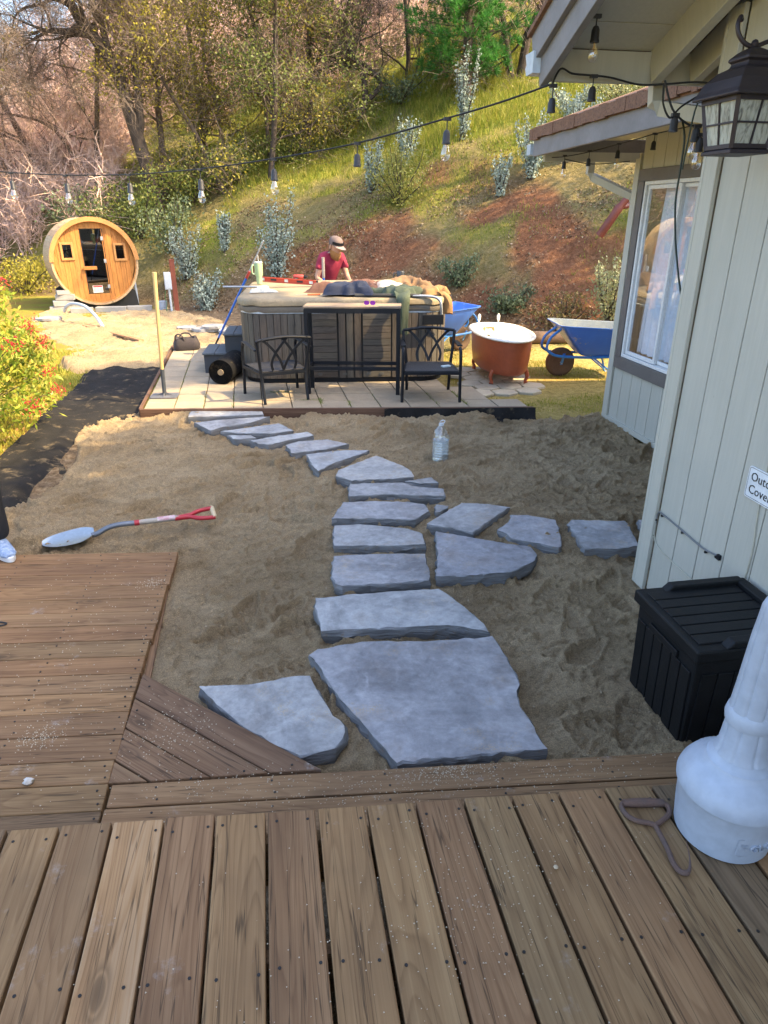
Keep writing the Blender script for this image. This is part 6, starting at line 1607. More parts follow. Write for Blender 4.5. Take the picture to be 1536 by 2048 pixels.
def wheelbarrow(label, loc, rz, fill=None):
    """wheel towards -X, handles towards +X"""
    w_ = thing('wheelbarrow', label, 'wheelbarrow', loc, rz, 'blue wheelbarrows')
    def rr(x0, x1, hy, z0, z1, n=5):
        o = []
        r = .09
        for cx, cy, a in ((x1 - r, hy - r, 0), (x0 + r, hy - r, 90), (x0 + r, -hy + r, 180), (x1 - r, -hy + r, 270)):
            for k in range(n + 1):
                t = R(a + 90 * k / n); x = cx + r * math.cos(t); y = cy + r * math.sin(t)
                o.append((x, y, z0 + (z1 - z0) * (x - x0) / (x1 - x0)))
        return o
    zb, zt0, zt1 = .29, .67, .60
    outer = [rr(-.02, .58, .20, zb, zb), rr(-.06, .64, .235, zb + .03, zb + .03), rr(-.36, .80, .34, zt0, zt1), rr(-.375, .815, .355, zt0 + .003, zt1 + .003), rr(-.375, .815, .355, zt0 + .012, zt1 + .012)]
    MB().loft(outer, caps=(True, False)).build('tray', TRAY, w_, smooth=40)
    inner = [rr(-.375, .815, .355, zt0 + .012, zt1 + .012), rr(-.345, .785, .325, zt0 + .008, zt1 + .008), rr(-.03, .60, .205, zb + .03, zb + .03)]
    MB().loft(inner, caps=(False, True)).build('tray_lining', TIN if fill is None else TRAY, w_, smooth=40)
    for s in (-1, 1):
        MB().tube(spline([(-.30, s * .10, .60), (-.42, s * .115, .50), (-.46, s * .125, .38), (-.40, s * .14, .315), (-.26, s * .155, .28), (.2, s * .20, .275), (.7, s * .25, .33), (1.15, s * .29, .44)]), .017, 8).build('handle_tube', FRM, w_, smooth=True)
        MB().tube(spline([(.30, s * .21, .32), (.40, s * .24, .14), (.44, s * .25, .012), (.52, s * .25, .008), (.58, s * .25, .05), (.60, s * .245, .33)]), .012, 8).build('leg', FRM, w_, smooth=True)
        MB().tube([(.05, s * .19, .32), (.44, s * .25, .03)], .010, 8).build('brace', FRM, w_)
        MB().tube([(1.0, s * .277, .415), (1.18, s * .293, .446)], .021, 10).build('grip', CORD, w_, smooth=True)
        MB().bar((-.24, s * .155, .315), (-.24, s * .075, .165), .03, .008).build('axle_bracket', FRM, w_)
    MB().tube([(.52, -.25, .03), (.52, .25, .03)], .011, 8).build('cross_bar', FRM, w_)
    MY = Matrix(((1, 0, 0), (0, 0, 1), (0, 1, 0)))
    wh = MB().lathe([(.115, -.035), (.145, -.044), (.170, -.034), (.182, -.016), (.184, 0), (.182, .016), (.170, .034), (.145, .044), (.115, .035)], 32, m=MY, c=(-.24, 0, .184)).build('tyre', TYRE, w_, smooth=50)
    MB().lathe([(0, -.03), (.03, -.034), (.04, -.02), (.10, -.024), (.118, -.036), (.118, .036), (.10, .024), (.04, .02), (.03, .034), (0, .03)], 28, m=MY, c=(-.24, 0, .184)).build('hub', HUB, wh, smooth=35)
    MB().tube([(-.24, -.09, .184), (-.24, .09, .184)], .010, 8).build('axle', GALV, w_)
    if fill:
        V = []; n = 16
        for j in range(n):
            for i in range(n):
                u = i / (n - 1); q = j / (n - 1); x = -.20 + .88 * u; y = -.25 + .50 * q
                V.append((x, y, .52 + .10 * math.sin(math.pi * u) * math.sin(math.pi * q) + .02 * float(vnoise(x * 12, y * 12, 3))))
        F = [(j * n + i, j * n + i + 1, (j + 1) * n + i + 1, (j + 1) * n + i) for j in range(n - 1) for i in range(n - 1)]
        link('load', npmesh('load', V, F, SANDM, True), w_)
    return w_
wheelbarrow('blue wheelbarrow with chipped paint and a muddy tyre standing beside the bath', (3.85, 8.13, -.298), R(-7))
wheelbarrow('blue wheelbarrow loaded with sand, half hidden behind the hot tub', (2.60, 10.0, -.30), R(200), 'sand')

# ================================================================== far yard bits
pp_ = MB().tube(spline([(-3.95, 14.5, -.14), (-3.85, 14.35, -.03), (-3.65, 14.1, .045), (-3.35, 13.7, .03), (-3.1, 13.3, -.10), (-2.93, 13.02, -.29), (-2.9, 12.98, -.36)]), .030, 12)
tag(pp_.build('bent_pipe', WHITEP, None, True), 'white plastic pipe arching out of the sand in front of the sauna', 'pipe')
pk = MB().box((0, 0, 0), (2.2, .09, .03))
tag(pk.build('plank', simple('orange_board', (.36, .20, .10), (.28, .15, .075), 8, .7), None, bev=.003, loc=(-2.70, 12.43, -.252), rot=math.atan2(11.538 - 13.328, -2.047 + 3.331)), 'long narrow board lying on the sand between pipe and patio', 'plank')
ps = thing('power_post', 'rust-red timber post with a grey electrical box and conduit beside the slope', 'post', (-1.93, 15.4, -.335), R(10))
MB().box((0, 0, .53), (.10, .10, 1.10)).build('post', simple('red_timber', (.20, .055, .03), (.15, .04, .025), 8, .8, .2, 40), ps, bev=.006)
eb = MB().box((-.12, -.02, .66), (.14, .10, .34)).build('electrical_box', simple('pale_blue_grey', (.50, .56, .62), None, 6, .5), ps, bev=.006)
MB().box((-.12, -.075, .66), (.12, .012, .30)).build('box_door', _mc['pale_blue_grey'], eb, bev=.003)
MB().tube([(-.11, -.02, .0), (-.11, -.02, .5)], .024, 10).build('conduit', _mc['pale_blue_grey'], ps, smooth=True)
MB().tube(spline([(-.18, -.02, .5), (-.21, -.02, .35), (-.2, -.02, .2), (-.22, -.03, .02)]), .006, 6).build('earth_wire', simple('green_wire', (.05, .18, .05), None, 8, .5), ps)
bk = thing('bucket', 'small white plastic bucket beside the electrical post', 'bucket', (-2.24, 15.55, -.32))
MB().lathe([(.075, 0), (.082, .005), (.098, .20), (.103, .205), (.103, .22), (.097, .222), (.092, .20), (.078, .012), (0, .012)], 24).build('pail', WHITEP, bk, smooth=40)
MB().tube(spline([(-.1, 0, .2), (-.09, -.06, .12), (0, -.1, .10), (.09, -.06, .12), (.1, 0, .2)]), .003, 6).build('bail', GALV, bk)
tag(MB().tube([(-3.02, 17.15, -.33), (-3.03, 17.15, .20), (-3.03, 17.15, .215), (-3.03, 17.15, .29)], [.03, .03, .042, .042], 12).build('stand_pipe', WHITEP, None, 35), 'short white capped pipe standing right of the sauna', 'pipe')
bsk = thing('block_stack', 'stack of grey concrete blocks at the left foot of the sauna', 'blocks', (-4.28, 15.9, -.32), R(12))
BLK = simple('grey_block', (.34, .325, .30), (.27, .26, .24), 8, .9, .4, 90)
for (x, y, z, l, r_) in ((-.1, 0, .06, .44, .0), (.16, .02, .06, .3, .1), (-.04, 0, .18, .40, .12), (.02, .01, .30, .38, -.1), (-.02, .0, .40, .24, .2)):
    MB().box((0, 0, 0), (l, .20, .112 if z < .4 else .08)).build('block', BLK, bsk, bev=.006, loc=(x, y, z), rot=r_)
for k, (x, y, l, a, lab) in enumerate(((-3.85, 15.42, .42, .05, 'grey block lying just right of the block stack by the sauna'), (-3.28, 15.52, .62, -.05, 'long grey block on the sand under the middle of the sauna'), (-2.72, 15.60, .50, .1, 'grey block on the sand under the right side of the sauna'))):
    tag(MB().box((0, 0, 0), (l, .20, .11)).build('concrete_block', BLK, None, bev=.006, loc=(x, y, -.245), rot=a), lab, 'block', 'blocks in front of the sauna')
for k, (x, y, w_, d_, z, a, lab) in enumerate(((-1.05, 12.5, .62, .44, -.25, .1, 'widest of the flat slabs lying behind the patio steps'), (-.66, 12.2, .5, .4, -.25, -.2, 'flat slab nearest the hot tub, behind the patio'), (-1.48, 12.75, .36, .30, -.255, .4, 'small flat slab farthest left behind the tool bag'), (-.98, 12.45, .44, .34, -.20, .3, 'thin slab lying on top of the widest slab behind the patio'), (-4.22, 14.4, .5, .36, -.26, .2, 'flat slab lying by itself left of the white pipe'))):
    tag(MB().prism([(w_ / 2 * math.cos(t) * (1 + .1 * math.sin(3 * t + k)), d_ / 2 * math.sin(t) * (1 + .1 * math.cos(2 * t + k))) for t in [2 * math.pi * i / 9 for i in range(9)]], -.025, .025).build('flat_slab', STONEM, None, bev=.005, loc=(x, y, z), rot=a), lab, 'slab', 'slabs left lying in the yard')
lg = MB().tube([(3.35, 10.52, -.20), (3.8, 10.45, -.19), (4.3, 10.42, -.2), (4.7, 10.36, -.21)], [.10, .105, .10, .09], 12)
tag(lg.build('log', simple('brown_bark', (.14, .085, .05), (.20, .13, .08), 10, .9, .8, 30), None, True), 'brown log lying at the foot of the bank behind the bath', 'log')
rt = MB(); rt.tube(spline([(5.90, 12.2, 1.25), (6.02, 12.1, 1.50), (6.16, 12.05, 1.74), (6.34, 12.0, 1.93), (6.6, 11.95, 2.1)]), [.075] * 12 + [.06] * 13, 10); rt.tube(spline([(6.14, 12.05, 1.72), (6.32, 12.1, 1.74), (6.5, 12.1, 1.84)]), .045, 8)
tag(rt.build('manzanita_branch', simple('red_bark', (.16, .04, .03), (.22, .06, .04), 9, .5), None, True), 'smooth red manzanita branch on the bank beside the house corner', 'branch')

# ================================================================== VEGETATION
TRUNKS = {
 'a1': (0.12, [(-6.38, 23.7, 1.63), (-6.56, 23.7, 2.53), (-6.66, 23.7, 3.33), (-6.89, 23.7, 4.01), (-7.13, 23.7, 4.55), (-7.5, 23.7, 5.26), (-7.93, 23.7, 6.17)]),
 'a2': (0.12, [(-7.05, 24.0, 1.56), (-7.27, 24.0, 2.44), (-7.55, 24.0, 3.08), (-7.93, 24.0, 3.82), (-8.4, 24.0, 4.68)]),
 'a3': (0.07, [(-4.93, 23.4, 1.97), (-5.06, 23.4, 2.66), (-5.35, 23.4, 3.15), (-5.67, 23.4, 3.71), (-6.11, 23.4, 4.01), (-6.67, 23.4, 4.15)]),
 'a4': (0.09, [(-4.79, 22.5, 1.7), (-4.59, 22.5, 2.54), (-4.36, 22.5, 4.01), (-4.08, 22.5, 5.47), (-4.03, 22.5, 6.27), (-3.98, 22.5, 7.34)]),
 'm': (0.20, [(-2.76, 20.7, 1.63), (-2.92, 20.7, 2.67), (-3.08, 20.7, 3.45), (-3.25, 20.7, 4.28), (-3.39, 20.7, 4.93), (-3.67, 20.7, 5.38), (-3.84, 20.7, 5.61), (-4.04, 20.7, 5.85), (-4.23, 20.7, 6.28), (-4.46, 20.7, 6.75), (-4.91, 20.7, 7.3)]),
 'm2': (0.12, [(-3.06, 20.7, 3.41), (-2.95, 20.7, 3.75), (-2.94, 20.7, 4.03), (-2.89, 20.7, 4.68), (-2.93, 20.7, 5.01), (-2.71, 20.7, 5.48), (-2.47, 20.7, 6.35), (-2.24, 20.7, 7.23)]),
 'm3': (0.10, [(-3.46, 20.7, 5.14), (-3.52, 20.7, 5.45), (-3.59, 20.7, 5.91), (-3.7, 20.7, 6.3), (-3.5, 20.7, 7.17)]),
 'm4': (0.05, [(-3.77, 20.7, 5.54), (-3.99, 20.7, 5.57), (-4.22, 20.7, 5.58), (-4.52, 20.7, 5.52), (-4.67, 20.7, 5.47)]),
 'm5': (0.04, [(-4.13, 20.7, 6.09), (-4.56, 20.7, 6.27), (-4.91, 20.7, 6.17), (-5.26, 20.7, 6.09), (-5.47, 20.7, 5.89), (-5.64, 20.7, 5.63)]),
 'b1': (0.10, [(-2.63, 21.4, 1.95), (-2.57, 21.4, 3.12), (-2.56, 21.4, 4.12), (-2.48, 21.4, 4.77), (-2.63, 21.4, 5.58), (-2.62, 21.4, 6.5), (-2.57, 21.4, 7.31)]),
 'b2': (0.07, [(-1.06, 20.8, 2.19), (-1.58, 20.8, 3.48), (-2.12, 20.8, 4.39), (-2.38, 20.8, 4.98), (-2.69, 20.8, 5.75)]),
 'b3': (0.07, [(-0.96, 22.7, 2.97), (-1.07, 22.7, 4.0), (-1.18, 22.7, 4.92), (-1.34, 22.7, 5.59), (-1.18, 22.7, 6.64), (-1.2, 22.7, 7.62)]),
 'c1': (0.09, [(0.27, 20.3, 2.42), (0.47, 20.3, 3.89), (0.59, 20.3, 5.35), (0.65, 20.3, 6.37), (0.77, 20.3, 7.26)]),
 'c2': (0.07, [(0.36, 21.3, 2.84), (0.29, 21.3, 3.06), (0.24, 21.3, 5.33), (0.02, 21.3, 6.37), (-0.03, 21.3, 7.2)]),
 'd1': (0.10, [(2.68, 21.8, 3.77), (3.04, 21.8, 4.48), (2.98, 21.8, 5.13), (2.85, 21.8, 5.4), (2.74, 21.8, 5.49), (2.49, 21.8, 5.93), (2.52, 21.8, 6.36)]),
 'd2': (0.08, [(3.12, 21.8, 4.52), (3.5, 21.8, 4.91), (3.11, 21.8, 5.31), (2.74, 21.8, 5.49)]),
 'e1': (0.10, [(4.53, 23.6, 5.07), (4.64, 23.6, 5.86), (4.49, 23.6, 7.29), (4.34, 23.6, 8.33)]),
 'p': (0.10, [(5.65, 20.6, 4.24), (5.6, 20.6, 5.23), (5.55, 20.6, 6.63), (5.52, 20.6, 7.86)]),
 'q': (0.11, [(6.05, 20.5, 4.34), (6.03, 20.5, 5.09), (6.07, 20.5, 5.99), (5.94, 20.5, 7.24)]),
 'f1': (0.13, [(7.1, 21.1, 4.89), (6.97, 21.1, 5.49), (6.65, 21.1, 6.79), (6.39, 21.1, 7.73)]),
 'f2': (0.15, [(7.3, 21.1, 5.0), (7.43, 21.1, 5.95), (7.79, 21.1, 6.83), (8.03, 21.1, 7.7)]),
}
RG = np.random.default_rng(77)
def quads(c, d, n, L, W, lanc=.5):
    """leaf quads (diamonds): centres c, long directions d, normals n, lengths L, widths W -> V, F"""
    s = np.cross(d, n); s /= np.linalg.norm(s, axis=1, keepdims=True) + 1e-9
    L = L[:, None]; W = W[:, None]
    V = np.stack([c - d * L * .5, c + s * W * .5 + d * L * (lanc - .5), c + d * L * .5, c - s * W * .5 + d * L * (lanc - .5)], 1).reshape(-1, 3)
    F = np.arange(len(c) * 4).reshape(-1, 4)
    return V, F
def rdir(n, up=0.0):
    v = RG.normal(size=(n, 3)); v[:, 2] += up
    return v / np.linalg.norm(v, axis=1, keepdims=True)
def ribbons(p, d, L, W, droop=.25):
    """curved twigs: 2 segment tapering ribbons"""
    n = len(p); s = np.cross(d, rdir(n)); s /= np.linalg.norm(s, axis=1, keepdims=True) + 1e-9
    b = RG.normal(size=(n, 3)) * .28; b[:, 2] -= droop * .3
    L = L[:, None]; W = W[:, None]
    m = p + d * L * .55; t = p + (d + b) * L
    V = np.stack([p - s * W * .5, p + s * W * .5, m + s * W * .33, m - s * W * .33, t], 1).reshape(-1, 3)
    o = np.arange(n)[:, None] * 5
    F = np.concatenate([o + np.array([[0, 1, 2]]), o + np.array([[0, 2, 3]]), o + np.array([[3, 2, 4]])])
    return V, F
def cat(parts):
    V = []; F = []; o = 0
    for v, f in parts: V.append(v); F.append(f + o); o += len(v)
    return np.concatenate(V), np.concatenate(F)
def grow(mb, p, d, r, L, depth, rng, tips, up=.15, spread=.75, kids=(2, 4), seg=4, gnarl=.22):
    p = Vector(p); d = Vector(d).normalized(); pts = [p.copy()]; rs = [r]
    for i in range(seg):
        d = (d + Vector((rng.gauss(0, gnarl), rng.gauss(0, gnarl), rng.gauss(0, gnarl) + up * .3))).normalized()
        p = p + d * (L / seg); pts.append(p.copy()); rs.append(max(.004, r * (1 - .62 * (i + 1) / seg)))
        if depth > 0 and i >= 1:
            for k in range(rng.randint(*kids) if i == seg - 1 else rng.randint(0, 2)):
                nd_ = (d + Vector((rng.gauss(0, spread), rng.gauss(0, spread), rng.gauss(0, spread * .8) + up))).normalized()
                grow(mb, p, nd_, rs[-1] * rng.uniform(.55, .8), L * rng.uniform(.5, .78), depth - 1, rng, tips, up, spread, kids, seg, gnarl)
    mb.tube(pts, rs, 4 if r < .03 else 6, cap=False)
    tips.append((tuple(p), tuple(d), depth))
BARK = simple('grey_brown_bark', (.075, .055, .042), (.125, .095, .072), 5, .95, .9, 22)
BARKD = simple('dark_bark', (.04, .031, .026), (.075, .058, .048), 5, .95, .9, 22)
BARKP = simple('sunlit_bark', (.20, .15, .105), (.28, .22, .16), 5, .9, .6, 26)  # lit copy of the bark: sunlight put into the colour of two trunks
TWIG = simple('bare_twig', (.56, .39, .335), (.72, .52, .44), 1.5, .9)
TWIGD = simple('dark_twig', (.14, .105, .085), (.22, .17, .135), 1.5, .9)
OAKL = leafm('oak_leaf', (.15, .155, .022), (.30, .28, .042), (.48, .41, .075), .5, .5)
OAKD = leafm('dark_oak_leaf', (.07, .105, .025), (.135, .175, .042), (.25, .27, .075), .5, .45)
PINEL = leafm('pine_needle', (.03, .14, .025), (.06, .22, .04), (.10, .30, .06), .5, .35)
SILV = leafm('silver_leaf', (.22, .29, .26), (.31, .38, .34), (.40, .46, .40), .6, .15)
SILY = leafm('sunny_leaf', (.17, .20, .04), (.27, .27, .06), (.36, .34, .10), .5)
GREL = leafm('sage_leaf', (.08, .12, .06), (.13, .17, .09), (.18, .22, .12), .5)
OLIV = leafm('olive_leaf', (.14, .12, .04), (.20, .17, .06), (.24, .13, .07), .5)

def tree(name, label, paths, bark, branch=dict(), leaf=None, twig=TWIGD, seed=1, nleaf=0, lsize=.075, crown_r=.38, twigs=14, extend=0.6, start=.45, depth=2, blen=1.5, nbr=7, group=None):
    """paths: list of (radius, [points]); first one is the trunk"""
    rng = random.Random(seed); base = Vector(paths[0][1][0])
    gz = th(base.x, base.y)
    t = thing(name, label, 'tree', (base.x, base.y, gz), 0, group)
    mb = MB(); tips = []
    for pi, (r, pts) in enumerate(paths):
        q = [Vector(p) for p in pts]
        if pi == 0:
            e = (q[0] - q[1]).normalized()
            q = [Vector((q[0].x + e.x * .3, q[0].y, gz - .15))] + q
        q = [p - Vector((base.x, base.y, gz)) for p in q]
        for i in range(1, len(q)): q[i].y += rng.gauss(0, .12) * (i / len(q))
        sp = spline(q, 3); n = len(sp)
        rs = [r * (1.25 if (pi == 0 and i == 0) else 1) * (1 - .55 * i / (n - 1)) for i in range(n)]
        mb.tube(sp, rs, 9, cap=True)
        for k in range(nbr if pi == 0 else max(2, nbr // 2)):
            u = start + (1 - start) * rng.random(); i = min(n - 2, int(u * (n - 1)))
            tg = (sp[i + 1] - sp[i]).normalized()
            d = (tg * .5 + Vector((rng.gauss(0, 1), rng.gauss(0, .7), rng.gauss(.1, .6)))).normalized()
            grow(mb, sp[i], d, rs[i] * .45, blen * rng.uniform(.6, 1.2), depth, rng, tips)
        tips.append((tuple(sp[-1]), (0, 0, 1), 1))
        if leaf is not None and nleaf > 3000:
            for i in range(int(n * .25), n, 1): tips.append((tuple(sp[i] + Vector((rng.gauss(0, .25), rng.gauss(0, .25), rng.gauss(0, .2)))), (rng.gauss(0, 1), rng.gauss(0, 1), .3), 0))
        grow(mb, sp[-1], (sp[-1] - sp[-2]), rs[-1], blen, depth, rng, tips)
    mb.build('trunk', bark, t, smooth=True)
    tp = np.array([x[0] for x in tips]); td = np.array([x[1] for x in tips])
    if twigs:
        k = np.repeat(np.arange(len(tp)), twigs)
        d = td[k] * .6 + RG.normal(size=(len(k), 3)) * .6; d /= np.linalg.norm(d, axis=1, keepdims=True)
        V, F = ribbons(tp[k] + RG.normal(size=(len(k), 3)) * .10, d, RG.uniform(.3, .95, len(k)), RG.uniform(.005, .010, len(k)))
        tag(link('twigs', npmesh('twigs', V, F, twig), t), kind='stuff')
    if leaf is not None and nleaf:
        k = RG.integers(0, len(tp), nleaf)
        g = RG.normal(size=(nleaf, 3)); g *= crown_r * .55
        c = tp[k] + g
        V, F = quads(c, rdir(nleaf), rdir(nleaf, .8), RG.uniform(.6, 1.4, nleaf) * lsize, RG.uniform(.4, .8, nleaf) * lsize)
        tag(link('crown', npmesh('crown', V, F, leaf), t), kind='stuff')
    return t
T = TRUNKS
def tp_(n, off=(0, 0, 0)): return (T[n][0], [tuple(a + b for a, b in zip(p, off)) for p in T[n][1]])
G1 = 'trees at the forest edge'
tree('bare_tree', 'dark bare trunk leaning left at the far left edge, above the sauna', [tp_('a1')], BARK, seed=2, twigs=16, twig=TWIG, nbr=9, group=G1, start=.3)
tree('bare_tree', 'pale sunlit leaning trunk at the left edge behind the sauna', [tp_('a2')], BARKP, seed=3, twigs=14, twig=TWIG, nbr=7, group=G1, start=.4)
tree('bare_tree', 'slim bare tree arching to the left between the two left trunks', [tp_('a3')], BARK, seed=4, twigs=16, twig=TWIG, nbr=8, group=G1, start=.3)
tree('bare_tree', 'straight grey trunk rising directly behind the sauna', [tp_('a4')], BARK, seed=5, twigs=16, twig=TWIG, nbr=8, group=G1)
tree('oak_tree', 'largest forked oak right of the sauna, its trunk bending to the upper left', [tp_('m'), tp_('m2'), tp_('m3'), tp_('m4'), tp_('m5')], BARKD, seed=6, twigs=26, nbr=9, group=G1, leaf=OAKL, nleaf=900, start=.55)
tree('oak_tree', 'slender leafy oak just right of the largest forked oak', [tp_('b1')], BARK, seed=7, leaf=OAKL, nleaf=5000, twigs=8, nbr=9, blen=1.2, group=G1, start=.35)
tree('oak_tree', 'leafy oak whose thin trunk slants up to the left', [tp_('b2')], BARK, seed=8, leaf=OAKL, nleaf=6500, twigs=6, nbr=13, blen=1.1, group=G1, start=.2)
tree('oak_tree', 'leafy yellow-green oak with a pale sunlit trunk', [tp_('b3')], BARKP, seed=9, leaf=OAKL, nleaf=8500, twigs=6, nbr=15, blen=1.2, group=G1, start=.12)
tree('oak_tree', 'tall dark green oak with an upright trunk left of the bare thicket', [tp_('c1')], BARKD, seed=10, leaf=OAKD, nleaf=11000, twigs=6, nbr=13, blen=1.3, group=G1, start=.3)
tree('oak_tree', 'thin oak close against the left of the tall dark green oak', [tp_('c2')], BARKD, seed=11, leaf=OAKL, nleaf=6000, twigs=6, nbr=12, blen=1.2, group=G1, start=.3)
tree('bare_tree', 'gnarled broken dark trunk in the middle of the bare thicket', [tp_('d1'), tp_('d2')], BARKD, seed=12, twigs=18, nbr=8, group=G1, twig=TWIGD, start=.4)
tree('bare_tree', 'straight dark trunk left of the pine', [tp_('e1')], BARKD, seed=13, twigs=16, nbr=8, group=G1, leaf=OAKD, nleaf=900, start=.2)
tree('bare_tree', 'grey trunk standing right behind the pine', [tp_('q', (.3, 1.6, .7))], BARK, seed=14, twigs=14, twig=TWIG, nbr=6, group=G1, start=.5)
tree('oak_tree', 'twin-trunked dark oak on the slope between pine and roof', [tp_('f2'), tp_('f1', (0, 0, -.2))], BARKD, seed=15, twigs=18, nbr=8, group=G1, twig=TWIGD, start=.35, leaf=OAKL, nleaf=900)
# two more oaks filling the leafy middle, and unseen oaks added at the right to cast shade
def gpath(x, y, h, lean=(0, 0), r=.16): z = th(x, y); return (r, [(x + lean[0] * t, y + lean[1] * t, z + h * t) for t in (0, .25, .5, .75, 1)])
tree('oak_tree', 'bushy sunlit oak low behind the slanting trunks', [gpath(-1.6, 24.0, 6.0, (-.3, 0), .10)], BARK, seed=21, leaf=OAKL, nleaf=6500, twigs=6, nbr=14, blen=1.3, group=G1, start=.1)
tree('oak_tree', 'dark bushy oak behind the tall dark green oak', [gpath(1.5, 22.5, 4.6, (.2, 0), .10)], BARKD, seed=22, leaf=OAKD, nleaf=6500, twigs=6, nbr=13, blen=1.1, group=G1, start=.15)
G2 = 'oaks added out of view for their shade'
def shade_oak(x, y, h, cr, nleaf, seed, label):
    t = tree('oak_tree', label, [gpath(x, y, h, (0, 0), .2)], BARK, seed=seed, leaf=None, twigs=4, nbr=8, blen=cr * .8, start=.6, group=G2)
    c = RG.normal(size=(nleaf, 3)); c /= np.linalg.norm(c, axis=1, keepdims=True); c *= RG.random((nleaf, 1)) ** .45 * cr
    c *= 1 + .10 * np.sin(c[:, [0]] * 3 + seed)
    c[:, 2] = c[:, 2] * .8 + h
    V, F = quads(c, rdir(nleaf), rdir(nleaf, .8), RG.uniform(.10, .17, nleaf), RG.uniform(.06, .1, nleaf))
    tag(link('crown', npmesh('crown', V, F, OAKD), t), kind='stuff')
shade_oak(8.2, 1.7, 8.5, 2.2, 26000, 31, 'dense oak added out of view behind the near wing to shade the sand')
shade_oak(8.1, -.6, 9.5, 2.1, 18000, 36, 'dense oak added out of view behind the near wing to shade the lower deck')
shade_oak(9.4, 3.95, 12.7, .85, 3000, 32, 'tall narrow oak added out of view behind the far wing to shade the fabric')
shade_oak(11.4, 9.2, 8.0, 3.3, 15000, 33, 'open-crowned oak added out of view right of the house to shade the bank')
shade_oak(9.9, 11.8, 10.3, 2.6, 9000, 34, 'tall oak added out of view right of the house to shade the slope')
shade_oak(12.6, 12.8, 11.2, 2.0, 4000, 35, 'tallest oak added out of view right of the house to shade the slope')
# pine
pz = th(5.65, 20.6)
pn = thing('pine_tree', 'bright green pine standing alone on the upper slope', 'tree', (5.65, 20.6, pz), 0, G1)
mb = MB(); H_ = 5.6
mb.tube(spline([(0, 0, -.1), (-.02, 0, 1.2), (-.06, 0, 2.6), (-.12, 0, 4.2), (-.14, 0, H_)], 3), [.13, .125, .12, .115, .11, .10, .095, .09, .08, .06, .05, .04, .02], 9)
NP = []; ND = []
rng = random.Random(41)
for k in range(30):
    z = .62 + (H_ - .67) * (k / 29); L = 1.75 * (1 - .55 * k / 29) * rng.uniform(.75, 1.1) * (.75 if k < 3 else 1)
    for j in range(4):
        a = k * 2.4 + j * 1.57 + rng.gauss(0, .25); pts = []
        for i in range(6):
            u = i / 5; pts.append(Vector((-.08 + L * u * math.cos(a), L * u * math.sin(a), z + .25 * u * u * L - .12 * u * L)))
        mb.tube(pts, [.022, .018, .014, .011, .008, .005], 5, cap=False)
        for i in range(2, 6):
            for q in range(5):
                NP.append(pts[i] + Vector((rng.gauss(0, .10), rng.gauss(0, .10), rng.gauss(0, .07)))); ND.append((pts[i] - pts[i - 1]).normalized() + Vector((0, 0, .5)))
mb.build('trunk', BARK, pn, smooth=True)
NP = np.array(NP); ND = np.array(ND); k = np.repeat(np.arange(len(NP)), 22)
d = ND[k] * .7 + RG.normal(size=(len(k), 3)) * .6; d /= np.linalg.norm(d, axis=1, keepdims=True)
s = np.cross(d, rdir(len(k))); s /= np.linalg.norm(s, axis=1, keepdims=True)
L = RG.uniform(.14, .24, len(k))[:, None]; W = .008
V = np.stack([NP[k] - s * W, NP[k] + s * W, NP[k] + d * L], 1).reshape(-1, 3)
tag(link('crown', npmesh('crown', V, np.arange(len(V)).reshape(-1, 3), PINEL), pn), kind='stuff')

# ------------------------------------------------------------------ bare brush over the hillside
def brush_template(seed, n_st, n_tw, h):
    rng = random.Random(seed); P = []; D = []; L = []; W = []
    for i in range(n_st):
        a = rng.uniform(0, 6.28); d = Vector((math.cos(a) * .45, math.sin(a) * .45, 1)).normalized(); p = Vector((rng.gauss(0, .15), rng.gauss(0, .15), -.1))
        st = h * rng.uniform(.6, 1.1) / 6
        for k in range(6):
            P.append(p.copy()); D.append(d.copy()); L.append(st * 1.25); W.append(.045 * (1 - k / 7))
            p = p + d * st; d = (d + Vector((rng.gauss(0, .22), rng.gauss(0, .22), rng.gauss(-.02, .12)))).normalized()
            for q in range(n_tw if k > 0 else 1):
                P.append(p - d * st * rng.random()); D.append((d * .5 + Vector((rng.gauss(0, .7), rng.gauss(0, .7), rng.gauss(.15, .5)))).normalized()); L.append(h * rng.uniform(.10, .34)); W.append(rng.uniform(.010, .022))
    return ribbons(np.array(P), np.array(D), np.array(L), np.array(W))
tm_ = [brush_template(60 + i, 7, 9, 2.6) for i in range(6)]
def scatter(tmpl, xs, ys, ss, mat, name, label, lean=0):
    parts = []
    zs = terrain(xs, ys)
    for i in range(len(xs)):
        v, f = tmpl[i % len(tmpl)]; a = RG.random() * 6.28; c, s_ = math.cos(a), math.sin(a)
        w_ = v * ss[i]; x = w_[:, 0] * c - w_[:, 1] * s_ + lean * w_[:, 2]; y = w_[:, 0] * s_ + w_[:, 1] * c
        parts.append((np.stack([x + xs[i], y + ys[i], w_[:, 2] + zs[i]], 1), f))
    V, F = cat(parts)
    return tag(link(name, npmesh(name, V, F, mat)), label, 'brush', kind='stuff')
n = 1000
ys = 26 + 62 * RG.random(n) ** 1.25; xs = (RG.random(n) * 1.36 - .50) * (ys + 4) + 0
scatter(tm_, xs, ys, RG.uniform(.8, 1.35, n) * (1 + (ys - 24) / 75), TWIG, 'bare_brush', 'pale bare brush covering the hillside behind the trees')
n = 110
ys = RG.uniform(20.5, 27, n); xs = RG.uniform(-14, -4.2, n)
scatter(tm_, xs, ys, RG.uniform(.5, 1.1, n), TWIG, 'bare_brush', 'pale bare brush around the leaning trunks left of the sauna')
n = 46
ys = 23.0 + 7 * RG.random(n); xs = RG.uniform(-12, 9, n)
scatter(tm_, xs, ys, RG.uniform(.4, .85, n), TWIGD, 'bare_brush', 'darker bare undergrowth along the forest edge', .1)

